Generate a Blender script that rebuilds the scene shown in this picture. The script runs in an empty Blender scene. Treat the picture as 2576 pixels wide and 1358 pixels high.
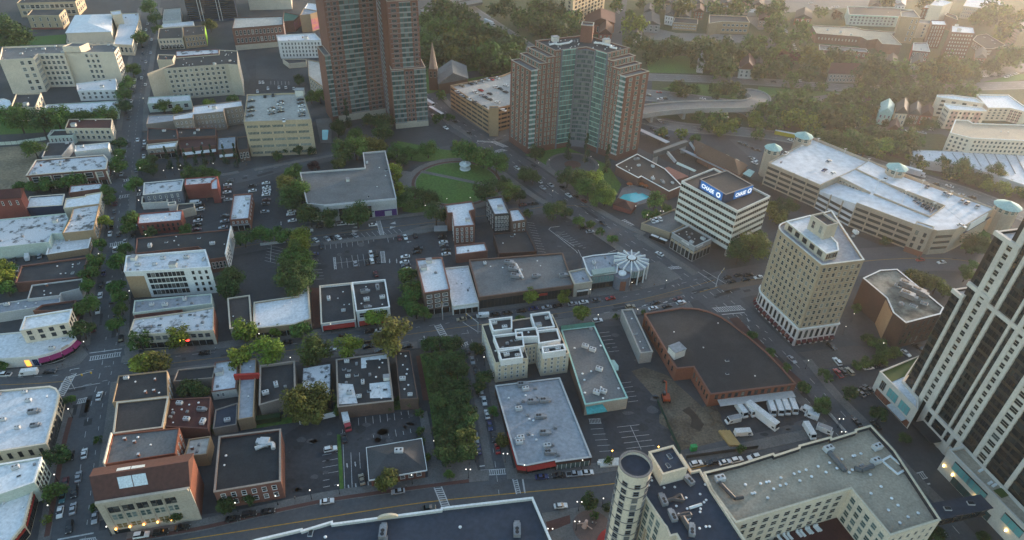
import bpy, math, random
from mathutils import Vector, Matrix
R = random.Random(11)
SC = bpy.context.scene
COL = SC.collection
# ---------------------------------------------------------------- camera model (photo survey frame 2576 x 1358)
FOC, PX, PY = 1717.0, 1288.0, 679.0
CAMH = 200.0
_nd = Vector((1215 - PX, 3020 - PY, FOC)).normalized()
UPI = -_nd
_f = Vector((0, 0, 1))
YH = (_f - UPI * _f.dot(UPI)).normalized()
XH = YH.cross(UPI)
def G(x, y, z=0.0):
 """ground survey: picture point -> world point on the level plane z"""
 r = Vector((x - PX, y - PY, FOC))
 t = (z - CAMH) / r.dot(UPI)
 return Vector((r.dot(XH) * t, r.dot(YH) * t, z))
def proj(p):
 v = XH * p[0] + YH * p[1] + UPI * (p[2] - CAMH)
 return (PX + FOC * v.x / v.z, PY + FOC * v.y / v.z)
def height_at(roof, base, zb=0.0):
 g = G(base[0], base[1], zb)
 best = (1e9, 0)
 for i in range(0, 1600):
  z = zb + i * 0.1
  q = proj((g.x, g.y, z))
  e = (q[0] - roof[0]) ** 2 + (q[1] - roof[1]) ** 2
  if e < best[0]:
   best = (e, z)
 return best[1]
def T(tile, pts):
 if tile == 'D':
  return [tuple(p) for p in pts]
 if isinstance(tile, tuple):
  k = tile[2] * 0.670833
  return [(tile[0] * 0.670833 + x * k, tile[1] * 0.670833 + y * k) for x, y in pts]
 c, r = int(tile[0]), int(tile[1])
 return [(644 * c + p[0] / 4.0, 339.5 * r + p[1] / 4.0) for p in pts]
# ---------------------------------------------------------------- materials
MATS = {}
def nodes_of(m):
 m.use_nodes = True
 nt = m.node_tree
 return nt, nt.nodes, nt.links, nt.nodes['Principled BSDF']
def mat(name, col, rough=0.8, col2=None, scale=0.15, lo=0.35, hi=0.65, fine=0.25, metal=0.0, spec=0.3, objcol=False, bump=0.0, stretch=None):
 """painted / masonry / roofing surface: base colour broken up by two noises"""
 if name in MATS:
  return MATS[name]
 m = bpy.data.materials.new(name)
 nt, N, L, P = nodes_of(m)
 geo = N.new('ShaderNodeNewGeometry')
 vec = geo.outputs['Position']
 if stretch:
  mp = N.new('ShaderNodeMapping')
  mp.inputs['Scale'].default_value = stretch
  L.new(vec, mp.inputs[0])
  vec = mp.outputs[0]
 n1 = N.new('ShaderNodeTexNoise')
 n1.inputs['Scale'].default_value = scale
 n1.inputs['Detail'].default_value = 6
 n1.inputs['Roughness'].default_value = 0.65
 L.new(vec, n1.inputs['Vector'])
 mr = N.new('ShaderNodeMapRange')
 mr.inputs['From Min'].default_value = lo
 mr.inputs['From Max'].default_value = hi
 L.new(n1.outputs['Fac'], mr.inputs['Value'])
 mx = N.new('ShaderNodeMix')
 mx.data_type = 'RGBA'
 c2 = col2 or tuple(c * 0.72 for c in col)
 mx.inputs[7].default_value = (*c2, 1)
 if objcol:
  oi = N.new('ShaderNodeObjectInfo')
  L.new(oi.outputs['Color'], mx.inputs[6])
  ml = N.new('ShaderNodeMix'); ml.data_type = 'RGBA'; ml.blend_type = 'MULTIPLY'
  ml.inputs[0].default_value = 1.0
  ml.inputs[7].default_value = (0.7, 0.7, 0.7, 1)
  L.new(oi.outputs['Color'], ml.inputs[6])
  L.new(ml.outputs[2], mx.inputs[7])
 else:
  mx.inputs[6].default_value = (*col, 1)
 L.new(mr.outputs[0], mx.inputs[0])
 n2 = N.new('ShaderNodeTexNoise')
 n2.inputs['Scale'].default_value = scale * 14
 n2.inputs['Detail'].default_value = 4
 L.new(vec, n2.inputs['Vector'])
 m2 = N.new('ShaderNodeMapRange')
 m2.inputs['From Min'].default_value = 0.3
 m2.inputs['From Max'].default_value = 0.7
 m2.inputs['To Min'].default_value = 1 - fine
 m2.inputs['To Max'].default_value = 1 + fine * 0.5
 L.new(n2.outputs['Fac'], m2.inputs['Value'])
 mm = N.new('ShaderNodeMix')
 mm.data_type = 'RGBA'
 mm.blend_type = 'MULTIPLY'
 mm.inputs[0].default_value = 1.0
 L.new(mx.outputs[2], mm.inputs[6])
 L.new(m2.outputs[0], mm.inputs[7])
 L.new(mm.outputs[2], P.inputs['Base Color'])
 P.inputs['Roughness'].default_value = rough
 P.inputs['Metallic'].default_value = metal
 P.inputs['Specular IOR Level'].default_value = spec
 MATS[name] = m
 return m
def glassmat(name, col=(0.02, 0.025, 0.03), light=(0.22, 0.22, 0.2), thr=0.78, rough=0.12):
 """window glass: most panes dark, some with blinds drawn (varies per window)"""
 if name in MATS:
  return MATS[name]
 m = bpy.data.materials.new(name)
 nt, N, L, P = nodes_of(m)
 geo = N.new('ShaderNodeNewGeometry')
 oi = N.new('ShaderNodeObjectInfo')
 add = N.new('ShaderNodeMath'); add.operation = 'ADD'
 L.new(geo.outputs['Random Per Island'], add.inputs[0])
 L.new(oi.outputs['Random'], add.inputs[1])
 fr = N.new('ShaderNodeMath'); fr.operation = 'FRACT'
 L.new(add.outputs[0], fr.inputs[0])
 mr = N.new('ShaderNodeMapRange')
 mr.inputs['From Min'].default_value = thr
 mr.inputs['From Max'].default_value = 1.0
 L.new(fr.outputs[0], mr.inputs['Value'])
 mx = N.new('ShaderNodeMix'); mx.data_type = 'RGBA'
 mx.inputs[6].default_value = (*col, 1)
 mx.inputs[7].default_value = (*light, 1)
 L.new(mr.outputs[0], mx.inputs[0])
 L.new(mx.outputs[2], P.inputs['Base Color'])
 P.inputs['Roughness'].default_value = rough
 P.inputs['Specular IOR Level'].default_value = 0.6
 MATS[name] = m
 return m
def lampmat(name, col, strength):
 if name in MATS:
  return MATS[name]
 m = bpy.data.materials.new(name)
 nt, N, L, P = nodes_of(m)
 P.inputs['Base Color'].default_value = (*col, 1)
 P.inputs['Emission Color'].default_value = (*col, 1)
 P.inputs['Emission Strength'].default_value = strength
 MATS[name] = m
 return m
# ---------------------------------------------------------------- meshes
class MB:
 def __init__(s):
  s.v, s.f, s.m = [], [], []
 def poly(s, pts, mi=0):
  n = len(s.v)
  s.v.extend([tuple(p) for p in pts])
  s.f.append(list(range(n, n + len(pts))))
  s.m.append(mi)
 def prism(s, pts, z0, z1, mi=0, top=None, bottom=True):
  """pts: ccw xy outline"""
  n = len(s.v); k = len(pts)
  s.v.extend([(p[0], p[1], z0) for p in pts] + [(p[0], p[1], z1) for p in pts])
  for i in range(k):
   j = (i + 1) % k
   s.f.append([n + i, n + j, n + k + j, n + k + i]); s.m.append(mi)
  s.f.append([n + k + i for i in range(k)]); s.m.append(mi if top is None else top)
  if bottom:
   s.f.append([n + i for i in reversed(range(k))]); s.m.append(mi)
 def box(s, c, size, a=0.0, mi=0, top=None):
  """c = centre of base; size (x,y,z); a = turn about z"""
  ca, sa = math.cos(a), math.sin(a)
  hx, hy = size[0] / 2, size[1] / 2
  pts = [(c[0] + x * ca - y * sa, c[1] + x * sa + y * ca) for x, y in ((-hx, -hy), (hx, -hy), (hx, hy), (-hx, hy))]
  s.prism(pts, c[2], c[2] + size[2], mi, top)
 def tube(s, p, q, r0, r1=None, k=8, mi=0, cap=True):
  r1 = r0 if r1 is None else r1
  p, q = Vector(p), Vector(q)
  d = (q - p).normalized()
  a = d.orthogonal().normalized(); b = d.cross(a)
  n = len(s.v)
  for c, r in ((p, r0), (q, r1)):
   for i in range(k):
    t = 2 * math.pi * i / k
    s.v.append(tuple(c + (a * math.cos(t) + b * math.sin(t)) * r))
  for i in range(k):
   j = (i + 1) % k
   s.f.append([n + i, n + j, n + k + j, n + k + i]); s.m.append(mi)
  if cap:
   s.f.append([n + k + i for i in range(k)]); s.m.append(mi)
   s.f.append([n + i for i in reversed(range(k))]); s.m.append(mi)
 def ball(s, c, r, mi=0, k=8, rings=5, sq=1.0):
  n = len(s.v)
  s.v.append((c[0], c[1], c[2] - r * sq))
  for j in range(1, rings):
   ph = -math.pi / 2 + math.pi * j / rings
   for i in range(k):
    t = 2 * math.pi * i / k
    s.v.append((c[0] + r * math.cos(ph) * math.cos(t), c[1] + r * math.cos(ph) * math.sin(t), c[2] + r * sq * math.sin(ph)))
  s.v.append((c[0], c[1], c[2] + r * sq))
  last = len(s.v) - 1
  for i in range(k):
   j = (i + 1) % k
   s.f.append([n, n + 1 + j, n + 1 + i]); s.m.append(mi)
   s.f.append([last, last - k + i, last - k + j]); s.m.append(mi)
  for q in range(rings - 2):
   for i in range(k):
    j = (i + 1) % k
    a = n + 1 + q * k
    s.f.append([a + i, a + j, a + k + j, a + k + i]); s.m.append(mi)
 def mesh(s, name, mats, off=(0, 0, 0), smooth=False):
  me = bpy.data.meshes.new(name)
  me.from_pydata([(x - off[0], y - off[1], z - off[2]) for x, y, z in s.v], [], s.f)
  for m in mats:
   me.materials.append(m)
  me.polygons.foreach_set('material_index', s.m)
  if smooth:
   me.polygons.foreach_set('use_smooth', [True] * len(s.f))
  me.update()
  return me
 def build(s, name, mats, parent=None, off=(0, 0, 0), smooth=False):
  if not isinstance(mats, (list, tuple)):
   mats = [mats]
  return link(name, s.mesh(name, mats, off, smooth), parent)
def link(name, me, parent=None, loc=None, rz=0.0):
 o = bpy.data.objects.new(name, me)
 COL.objects.link(o)
 if parent is not None:
  o.parent = parent
 if loc is not None:
  o.location = loc
 if rz:
  o.rotation_euler = (0, 0, rz)
 return o
def tag(o, label, cat, group=None, kind=None):
 if label:
  o['label'] = label
 if cat:
  o['category'] = cat
 if group:
  o['group'] = group
 if kind:
  o['kind'] = kind
 return o
def thing(name, loc, label, cat, group=None, rz=0.0):
 o = link(name, None, None, loc, rz)
 o.empty_display_size = 0.5
 return tag(o, label, cat, group)
def setting(name, mb, m, smooth=False):
 o = mb.build(name, m, smooth=smooth)
 o['kind'] = 'structure'
 return o
# ---------------------------------------------------------------- plan geometry
def area(p):
 return 0.5 * sum(p[i][0] * p[(i + 1) % len(p)][1] - p[(i + 1) % len(p)][0] * p[i][1] for i in range(len(p)))
def inset(p, d):
 """offset a ccw outline inwards by d"""
 n = len(p); out = []
 for i in range(n):
  a, b, c = Vector(p[i - 1][:2]), Vector(p[i][:2]), Vector(p[(i + 1) % n][:2])
  e1 = (b - a).normalized(); e2 = (c - b).normalized()
  n1 = Vector((-e1.y, e1.x)); n2 = Vector((-e2.y, e2.x))
  k = 1 + n1.dot(n2)
  k = max(k, 0.35)
  out.append(b + (n1 + n2) * (d / k))
 return out
def square_up(pts):
 """make a surveyed 4-corner outline a true rectangle (keeps centre and mean directions)"""
 p = [Vector(q[:2]) for q in pts]
 u = ((p[1] - p[0]) + (p[2] - p[3])); v = ((p[3] - p[0]) + (p[2] - p[1]))
 lu, lv = u.length / 2, v.length / 2
 cr = u.x * v.y - u.y * v.x
 s = 1 if cr > 0 else -1
 u.normalize(); v.normalize()
 up = Vector((-v.y, v.x)) * -s
 w = (u * lu + up * lv).normalized()
 vv = Vector((-w.y, w.x)) * s
 c = sum(p, Vector((0, 0))) / 4
 a, b = w * lu / 2, vv * lv / 2
 return [c - a - b, c + a - b, c + a + b, c - a + b]
# ---------------------------------------------------------------- palette
def WM(k):
 p = dict(
  cream=((0.62, 0.53, 0.39), (0.52, 0.44, 0.33)), creamlight=((0.68, 0.59, 0.47), (0.58, 0.50, 0.40)),
  white=((0.74, 0.74, 0.72), (0.62, 0.62, 0.61)), offwhite=((0.64, 0.63, 0.58), (0.5, 0.49, 0.46)),
  brick=((0.19, 0.088, 0.066), (0.14, 0.064, 0.05)), redbrick=((0.25, 0.07, 0.055), (0.17, 0.05, 0.04)),
  orangebrick=((0.25, 0.09, 0.055), (0.18, 0.07, 0.045)), brownbrick=((0.15, 0.09, 0.07), (0.1, 0.065, 0.05)),
  darkbrick=((0.075, 0.04, 0.032), (0.05, 0.028, 0.024)), tanbrick=((0.38, 0.295, 0.20), (0.30, 0.235, 0.16)),
  yellowbrick=((0.46, 0.37, 0.25), (0.38, 0.31, 0.21)), tan=((0.36, 0.25, 0.15), (0.3, 0.21, 0.13)),
  beige=((0.50, 0.44, 0.35), (0.42, 0.37, 0.29)), stone=((0.45, 0.395, 0.32), (0.35, 0.31, 0.255)),
  grey=((0.3, 0.3, 0.3), (0.22, 0.22, 0.22)), lightgrey=((0.48, 0.48, 0.47), (0.38, 0.38, 0.38)),
  dark=((0.04, 0.04, 0.045), (0.03, 0.03, 0.032)), navy=((0.03, 0.045, 0.09), (0.025, 0.035, 0.07)),
  concrete=((0.36, 0.34, 0.31), (0.28, 0.27, 0.25)), taupe=((0.30, 0.25, 0.21), (0.24, 0.2, 0.17)),
  garage=((0.42, 0.345, 0.265), (0.35, 0.29, 0.225)), pink=((0.48, 0.33, 0.28), (0.42, 0.29, 0.25)), green=((0.08, 0.22, 0.17), (0.06, 0.17, 0.13)),
  palegreen=((0.5, 0.56, 0.5), (0.42, 0.48, 0.43)), slate=((0.15, 0.17, 0.2), (0.12, 0.13, 0.16)),
  red=((0.35, 0.03, 0.025), (0.28, 0.025, 0.02)), blue=((0.02, 0.10, 0.32), (0.02, 0.08, 0.26)), mint=((0.35, 0.55, 0.48), (0.28, 0.46, 0.40)),
  magenta=((0.24, 0.025, 0.10), (0.2, 0.02, 0.085)), teal=((0.06, 0.32, 0.32), (0.05, 0.26, 0.27)), lime=((0.25, 0.5, 0.03), (0.2, 0.42, 0.03)),
 )[k]
 return mat(k + '_wall', p[0], 0.85, p[1], 0.12, 0.3, 0.7, 0.16)
def RM(k):
 p = dict(
  white=((0.60, 0.61, 0.63), (0.40, 0.41, 0.42), 0.07, 0.54, 0.80), clean=((0.72, 0.73, 0.74), (0.6, 0.61, 0.62), 0.06, 0.4, 0.8),
  worn=((0.52, 0.53, 0.55), (0.09, 0.09, 0.09), 0.20, 0.52, 0.62), silver=((0.30, 0.32, 0.35), (0.22, 0.23, 0.25), 0.06, 0.4, 0.7),
  grey=((0.17, 0.17, 0.17), (0.11, 0.11, 0.11), 0.09, 0.35, 0.7), dark=((0.035, 0.035, 0.04), (0.06, 0.06, 0.062), 0.10, 0.45, 0.75),
  tar=((0.026, 0.027, 0.03), (0.046, 0.047, 0.05), 0.12, 0.45, 0.75), navy=((0.035, 0.042, 0.06), (0.05, 0.058, 0.078), 0.05, 0.35, 0.7),
  brown=((0.058, 0.049, 0.047), (0.042, 0.037, 0.036), 0.08, 0.35, 0.7), gravel=((0.42, 0.35, 0.265), (0.32, 0.265, 0.20), 0.10, 0.35, 0.7),
  concrete=((0.44, 0.42, 0.38), (0.33, 0.31, 0.28), 0.05, 0.35, 0.7), maroon=((0.09, 0.03, 0.025), (0.06, 0.022, 0.02), 0.10, 0.35, 0.7),
  rust=((0.105, 0.046, 0.034), (0.075, 0.035, 0.028), 0.06, 0.35, 0.7), shingle=((0.07, 0.07, 0.075), (0.05, 0.05, 0.052), 0.15, 0.35, 0.7),
  blotch=((0.24, 0.235, 0.2), (0.06, 0.06, 0.05), 0.16, 0.40, 0.62), green=((0.05, 0.13, 0.09), (0.04, 0.1, 0.07), 0.1, 0.4, 0.7),
  garden=((0.07, 0.10, 0.02), (0.05, 0.075, 0.02), 0.3, 0.35, 0.7), deck=((0.66, 0.66, 0.68), (0.58, 0.58, 0.59), 0.02, 0.35, 0.7), coral=((0.33, 0.13, 0.09), (0.28, 0.11, 0.08), 0.08, 0.35, 0.7),
  mint=((0.34, 0.50, 0.46), (0.27, 0.42, 0.39), 0.08, 0.35, 0.7), teal=((0.06, 0.32, 0.32), (0.05, 0.27, 0.27), 0.08, 0.35, 0.7),
 )[k]
 return mat(k + '_roofing', p[0], 0.82, p[1], p[2], p[3], p[4], 0.22)
GLASS = glassmat('window_glass')
GLASS_T = glassmat('teal_glass', (0.06, 0.125, 0.12), (0.15, 0.235, 0.22), 0.3, 0.2)
GLASS_D = glassmat('dark_glass', (0.012, 0.016, 0.018), (0.05, 0.06, 0.06), 0.8, 0.08)
GLASS_G = glassmat('green_glass', (0.04, 0.075, 0.075), (0.16, 0.2, 0.19), 0.35, 0.15)
WHITE = mat('white_paint', (0.75, 0.75, 0.73), 0.6, (0.62, 0.62, 0.6), 0.4)
TRIM = mat('cream_trim', (0.62, 0.56, 0.46), 0.7, (0.5, 0.46, 0.38), 0.3)
GREYM = mat('grey_metal', (0.3, 0.31, 0.32), 0.5, (0.2, 0.2, 0.21), 0.6, metal=0.2)
PALEM = mat('pale_metal', (0.55, 0.56, 0.56), 0.5, (0.42, 0.42, 0.42), 0.6)
DARKM = mat('dark_metal', (0.03, 0.03, 0.032), 0.5)
STEEL = mat('galvanised_duct', (0.55, 0.56, 0.57), 0.4, (0.4, 0.41, 0.42), 0.8, metal=0.3)
FRAMES = {'w': WHITE, 'd': DARKM, 'c': TRIM, 'g': GREYM, 's': mat('stone_trim', (0.48, 0.44, 0.36), 0.8)}
WMESH = {}
def window_mesh(w, h, style, glass):
 k = (round(w, 2), round(h, 2), style, glass.name)
 if k not in WMESH:
  b = MB(); t = 0.14
  W, H = w / 2, h / 2
  # frame: four bars standing 9 cm out, a meeting rail, and the pane 4 cm out
  for x0, x1, y0, y1 in ((-W - t, W + t, H, H + t), (-W - t, W + t, -H - t - 0.06, -H), (-W - t, -W, -H, H), (W, W + t, -H, H), (-W, W, -0.05, 0.05)):
   d0 = 0.09 if y1 != -H else 0.16
   a = [(x0, y0), (x1, y0), (x1, y1), (x0, y1)]
   n = len(b.v)
   b.v += [(x, 0, y) for x, y in a] + [(x, -d0, y) for x, y in a]
   for i in range(4):
    j = (i + 1) % 4
    b.f.append([n + i, n + j, n + 4 + j, n + 4 + i]); b.m.append(0)
   b.f.append([n + 4, n + 5, n + 6, n + 7]); b.m.append(0)
  b.poly([(-W, -0.04, -H), (W, -0.04, -H), (W, -0.04, H), (-W, -0.04, H)], 1)
  WMESH[k] = b.mesh('window', [FRAMES[style], glass])
 return WMESH[k]
UNIT = {}
def unit_mesh(kind):
 if kind in UNIT:
  return UNIT[kind]
 b = MB()
 if kind == 'ac':
  b.box((0, 0, 0.3), (3.0, 1.9, 1.5)); b.box((0, 0, 0), (2.6, 1.5, 0.3), mi=1)
  for x in (-0.7, 0.7):
   b.tube((x, 0, 1.8), (x, 0, 1.95), 0.55, k=10, mi=0); b.tube((x, 0, 1.93), (x, 0, 1.96), 0.42, k=10, mi=1)
  me = b.mesh('air_conditioner', [PALEM, DARKM])
 elif kind == 'acg':
  b.box((0, 0, 0.3), (4.2, 2.2, 1.7)); b.box((0, 0, 0), (3.8, 1.8, 0.3), mi=1); b.box((2.6, 0, 0.5), (1.0, 1.6, 1.0))
  for x in (-1.2, 0):
   b.tube((x, 0, 2.0), (x, 0, 2.15), 0.6, k=10, mi=1)
  me = b.mesh('air_conditioner', [GREYM, DARKM])
 elif kind == 'vent':
  b.tube((0, 0, 0), (0, 0, 0.5), 0.28, k=8, mi=1); b.ball((0, 0, 0.62), 0.55, 0, 8, 5, 0.5)
  me = b.mesh('roof_vent', [mat('white_vent', (0.8, 0.8, 0.8), 0.5), GREYM])
 elif kind == 'dark':
  b.box((0, 0, 0), (1.5, 1.2, 0.9)); b.tube((0, 0, 0.9), (0, 0, 1.3), 0.4, k=8)
  me = b.mesh('roof_vent', [GREYM])
 elif kind == 'sky':
  b.box((0, 0, 0), (2.2, 1.4, 0.4)); b.box((0, 0, 0.4), (1.9, 1.1, 0.15), mi=1)
  me = b.mesh('skylight', [PALEM, GLASS])
 elif kind == 'bulk':
  b.box((0, 0, 0), (3.6, 3.0, 2.6)); b.box((0, 0, 2.6), (3.9, 3.3, 0.2), mi=1)
  me = b.mesh('stair_bulkhead', [WM('offwhite'), GREYM])
 elif kind == 'chim':
  b.box((0, 0, 0), (1.1, 0.8, 1.6)); b.box((0, 0, 1.6), (1.3, 1.0, 0.15), mi=1)
  me = b.mesh('chimney', [WM('brick'), PALEM])
 UNIT[kind] = me
 return me
class Bld:
 all = []
 def __init__(s, name, label, cat, pts, h, group=None):
  c = sum((Vector(p[:2]) for p in pts), Vector((0, 0))) / len(pts)
  s.off = Vector((c.x, c.y, 0.0))
  s.root = thing(name, s.off, label, cat, group)
  s.wins = []; s.h = h; s.pts = [Vector(p[:2]) for p in pts]
  if area(s.pts) < 0:
   s.pts = s.pts[::-1]; s.flip = True
  else:
   s.flip = False
  s.rz = h
  Bld.all.append(s)
 def part(s, name, mb, mats, parent=None, label=None, smooth=False):
  o = mb.build(name, mats, parent or s.root, s.off, smooth)
  if label:
   o['label'] = label
  return o
 def edge(s, i, pts=None):
  """edge i counted in the order the outline was given"""
  p = pts or s.pts; n = len(p)
  if pts is None and s.flip:
   i = (n - 2 - i) % n
  return p[i % n], p[(i + 1) % n]
 def vol(s, pts, z0, h, wall, roof, par=0.6, cop=None, name='wall', rname='roof', th=0.35):
  p = [Vector(q[:2]) for q in pts]
  if area(p) < 0:
   p = p[::-1]
  b = MB(); k = len(p)
  hh = h - par if par > 0 else h
  b.v = [(q.x, q.y, z0) for q in p] + [(q.x, q.y, h) for q in p]
  for i in range(k):
   j = (i + 1) % k
   b.f.append([i, j, k + j, k + i]); b.m.append(0)
  if par > 0:
   q2 = inset(p, th); n = len(b.v)
   b.v += [(q.x, q.y, h) for q in q2] + [(q.x, q.y, hh - 0.05) for q in q2]
   for i in range(k):
    j = (i + 1) % k
    b.f.append([k + i, k + j, n + j, n + i]); b.m.append(0)
    b.f.append([n + i, n + j, n + k + j, n + k + i]); b.m.append(0)
   s.part(name, b, [wall])
   rp = q2
  else:
   s.part(name, b, [wall]); rp = p
  r = MB(); r.poly([(q.x, q.y, hh) for q in rp])
  s.part(rname, r, [roof])
  if cop is not None:
   c = MB(); o1 = inset(p, -0.15); o2 = inset(p, 0.5)
   za, zb = h - 0.06, h + 0.16
   n = 0
   c.v = [(q.x, q.y, za) for q in o1] + [(q.x, q.y, zb) for q in o1] + [(q.x, q.y, zb) for q in o2] + [(q.x, q.y, za) for q in o2]
   for i in range(k):
    j = (i + 1) % k
    for a in range(4):
     e = (a + 1) % 4
     c.f.append([a * k + i, a * k + j, e * k + j, e * k + i]); c.m.append(0)
   s.part('coping', c, [cop])
  s.rz = hh
  return p
 def hip(s, pts, h, rise, m, over=0.5, ridge=None):
  """hipped roof over four corners; ridge None = true hip, 0 = gable"""
  p = [Vector(q[:2]) for q in pts]
  if area(p) < 0:
   p = p[::-1]
  p = inset(p, -over)
  if (p[1] - p[0]).length < (p[2] - p[1]).length:
   p = p[1:] + p[:1]
  u = (p[1] - p[0]); L = u.length; w = (p[2] - p[1]).length; u = u / L
  d = w / 2 if ridge is None else ridge
  d = min(d, L / 2 - 0.01)
  a = (p[0] + p[3]) / 2 + u * d; c = (p[1] + p[2]) / 2 - u * d
  b = MB()
  e = [(q.x, q.y, h) for q in p]
  A, C = (a.x, a.y, h + rise), (c.x, c.y, h + rise)
  b.poly([e[0], e[1], C, A]); b.poly([e[2], e[3], A, C]); b.poly([e[1], e[2], C]); b.poly([e[3], e[0], A])
  b.poly([(q[0], q[1], h - 0.25) for q in reversed(e)])
  for i in range(4):
   j = (i + 1) % 4
   b.poly([(e[i][0], e[i][1], h - 0.25), (e[j][0], e[j][1], h - 0.25), e[j], e[i]])
  return s.part('roof', b, [m])
 def facade(s, p0, p1, z0, z1, rows, cols, w=0.5, hh=0.55, style='w', glass=None, m=0.04, wm=None, hm=None):
  d = Vector(p1) - Vector(p0); L = d.length
  if L < 0.5:
   return
  u = d / L; ang = math.atan2(u.y, u.x)
  bay = L * (1 - 2 * m) / cols; fl = (z1 - z0) / rows
  W = wm or bay * w; H = hm or fl * hh
  for r in range(rows):
   for c in range(cols):
    x = L * m + (c + 0.5) * bay
    q = Vector(p0) + u * x
    s.wins.append((Vector((q.x, q.y, z0 + (r + 0.52) * fl)), ang, W, H, style, glass or GLASS))
 def band(s, p0, p1, z0, z1, name, mats, out=0.08, m=0.0, bars=0, barmat=None, kids=True):
  """one strip of glazing or panelling on a wall, with upright bars"""
  d = Vector(p1) - Vector(p0); L = d.length; u = d / L; nrm = Vector((u.y, -u.x))
  a = Vector(p0) + u * (L * m); c = Vector(p1) - u * (L * m)
  def strip(a, c, z0, z1, o):
   b.prism([a, c, c + nrm * o, a + nrm * o][::-1], z0, z1, 0)
  b = MB(); strip(a, c, z0, z1, out)
  ob = s.part(name, b, [mats])
  if bars:
   b = MB()
   for i in range(bars + 1):
    x = a + (c - a) * (i / bars)
    strip(x - u * 0.08, x + u * 0.08, z0, z1, out + 0.06)
   s.part('glazing_bar', b, [barmat or FRAMES['d']], ob).location = (0, 0, 0)
  return ob
 def awning(s, p0, p1, z, depth, drop, m, a=0.0, c=1.0, name='awning'):
  d = Vector(p1) - Vector(p0); u = d.normalized(); nrm = Vector((u.y, -u.x))
  A = Vector(p0) + d * a; C = Vector(p0) + d * c
  b = MB()
  q = [(A.x, A.y, z), (C.x, C.y, z)]
  o1, o2 = C + nrm * depth, A + nrm * depth
  v = [(A.x, A.y, z), (C.x, C.y, z), (o1.x, o1.y, z - drop), (o2.x, o2.y, z - drop)]
  w = [(x, y, zz - 0.15) for x, y, zz in v]
  b.poly(v[::-1]); b.poly(w)
  for i in range(4):
   j = (i + 1) % 4
   b.poly([w[i], w[j], v[j], v[i]])
  return s.part(name, b, [m])
 def units(s, spec, pts=None, z=None, ang=None, seed=None):
  """rooftop plant: spec like 'ac3 vent8 sky2' scattered on the roof, clear of the edges"""
  p = inset(pts or s.pts, 1.6)
  rr = random.Random(seed if seed is not None else int(abs(s.off.x * 7 + s.off.y * 13)))
  z = s.rz if z is None else z
  e = s.edge(0); ang = math.atan2(e[1].y - e[0].y, e[1].x - e[0].x) if ang is None else ang
  used = []
  for w in spec.split():
   k = w.rstrip('0123456789'); n = int(w[len(k):] or 1)
   for _ in range(n):
    for _t in range(60):
     x = rr.uniform(min(q.x for q in p), max(q.x for q in p)); y = rr.uniform(min(q.y for q in p), max(q.y for q in p))
     rad = {'ac': 2.2, 'acg': 3.0, 'bulk': 2.8}.get(k, 0.9)
     if inside((x, y), p) and all((x - a) ** 2 + (y - b2) ** 2 > (rad + c) ** 2 for a, b2, c in used):
      used.append((x, y, rad)); me = unit_mesh(k)
      o = link(me.name.split('.')[0], me, s.root, (x - s.off.x, y - s.off.y, z), ang + (math.pi / 2 if rr.random() < 0.3 else 0)); o.scale = (rr.uniform(.6, .85),) * 3
      break
 def put(s, k, p, z=None, rz=0.0, sc=1.0):
  me = unit_mesh(k); z = s.rz if z is None else z
  o = link(me.name.split('.')[0], me, s.root, (p[0] - s.off.x, p[1] - s.off.y, z), rz)
  o.scale = (sc, sc, sc)
  return o
 def finish(s):
  w = sorted(s.wins, key=lambda q: q[0].x ** 2 + q[0].y ** 2 + (q[0].z - CAMH) ** 2)
  for pos, ang, W, H, st, gl in w[:96]:
   link('window', window_mesh(W, H, st, gl), s.root, pos - s.off, ang)
  rest = w[96:]
  if rest:
   sets = {}
   b = MB(); mats = []
   for pos, ang, W, H, st, gl in rest:
    me = window_mesh(W, H, st, gl); n = len(b.v); ca, sa = math.cos(ang), math.sin(ang)
    for v in me.vertices:
     x, y, z = v.co
     b.v.append((pos.x + x * ca - y * sa, pos.y + x * sa + y * ca, pos.z + z))
    idx = []
    for mm in me.materials:
     if mm not in mats:
      mats.append(mm)
     idx.append(mats.index(mm))
    for f in me.polygons:
     b.f.append([n + i for i in f.vertices]); b.m.append(idx[f.material_index])
   o = s.part('window', b, mats)
   o['kind'] = 'stuff'
def inside(q, p):
 x, y = q[0], q[1]; r = False; n = len(p)
 for i in range(n):
  a, b = p[i], p[(i + 1) % n]
  if (a[1] > y) != (b[1] > y) and x < (b[0] - a[0]) * (y - a[1]) / (b[1] - a[1]) + a[0]:
   r = not r
 return r
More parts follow.
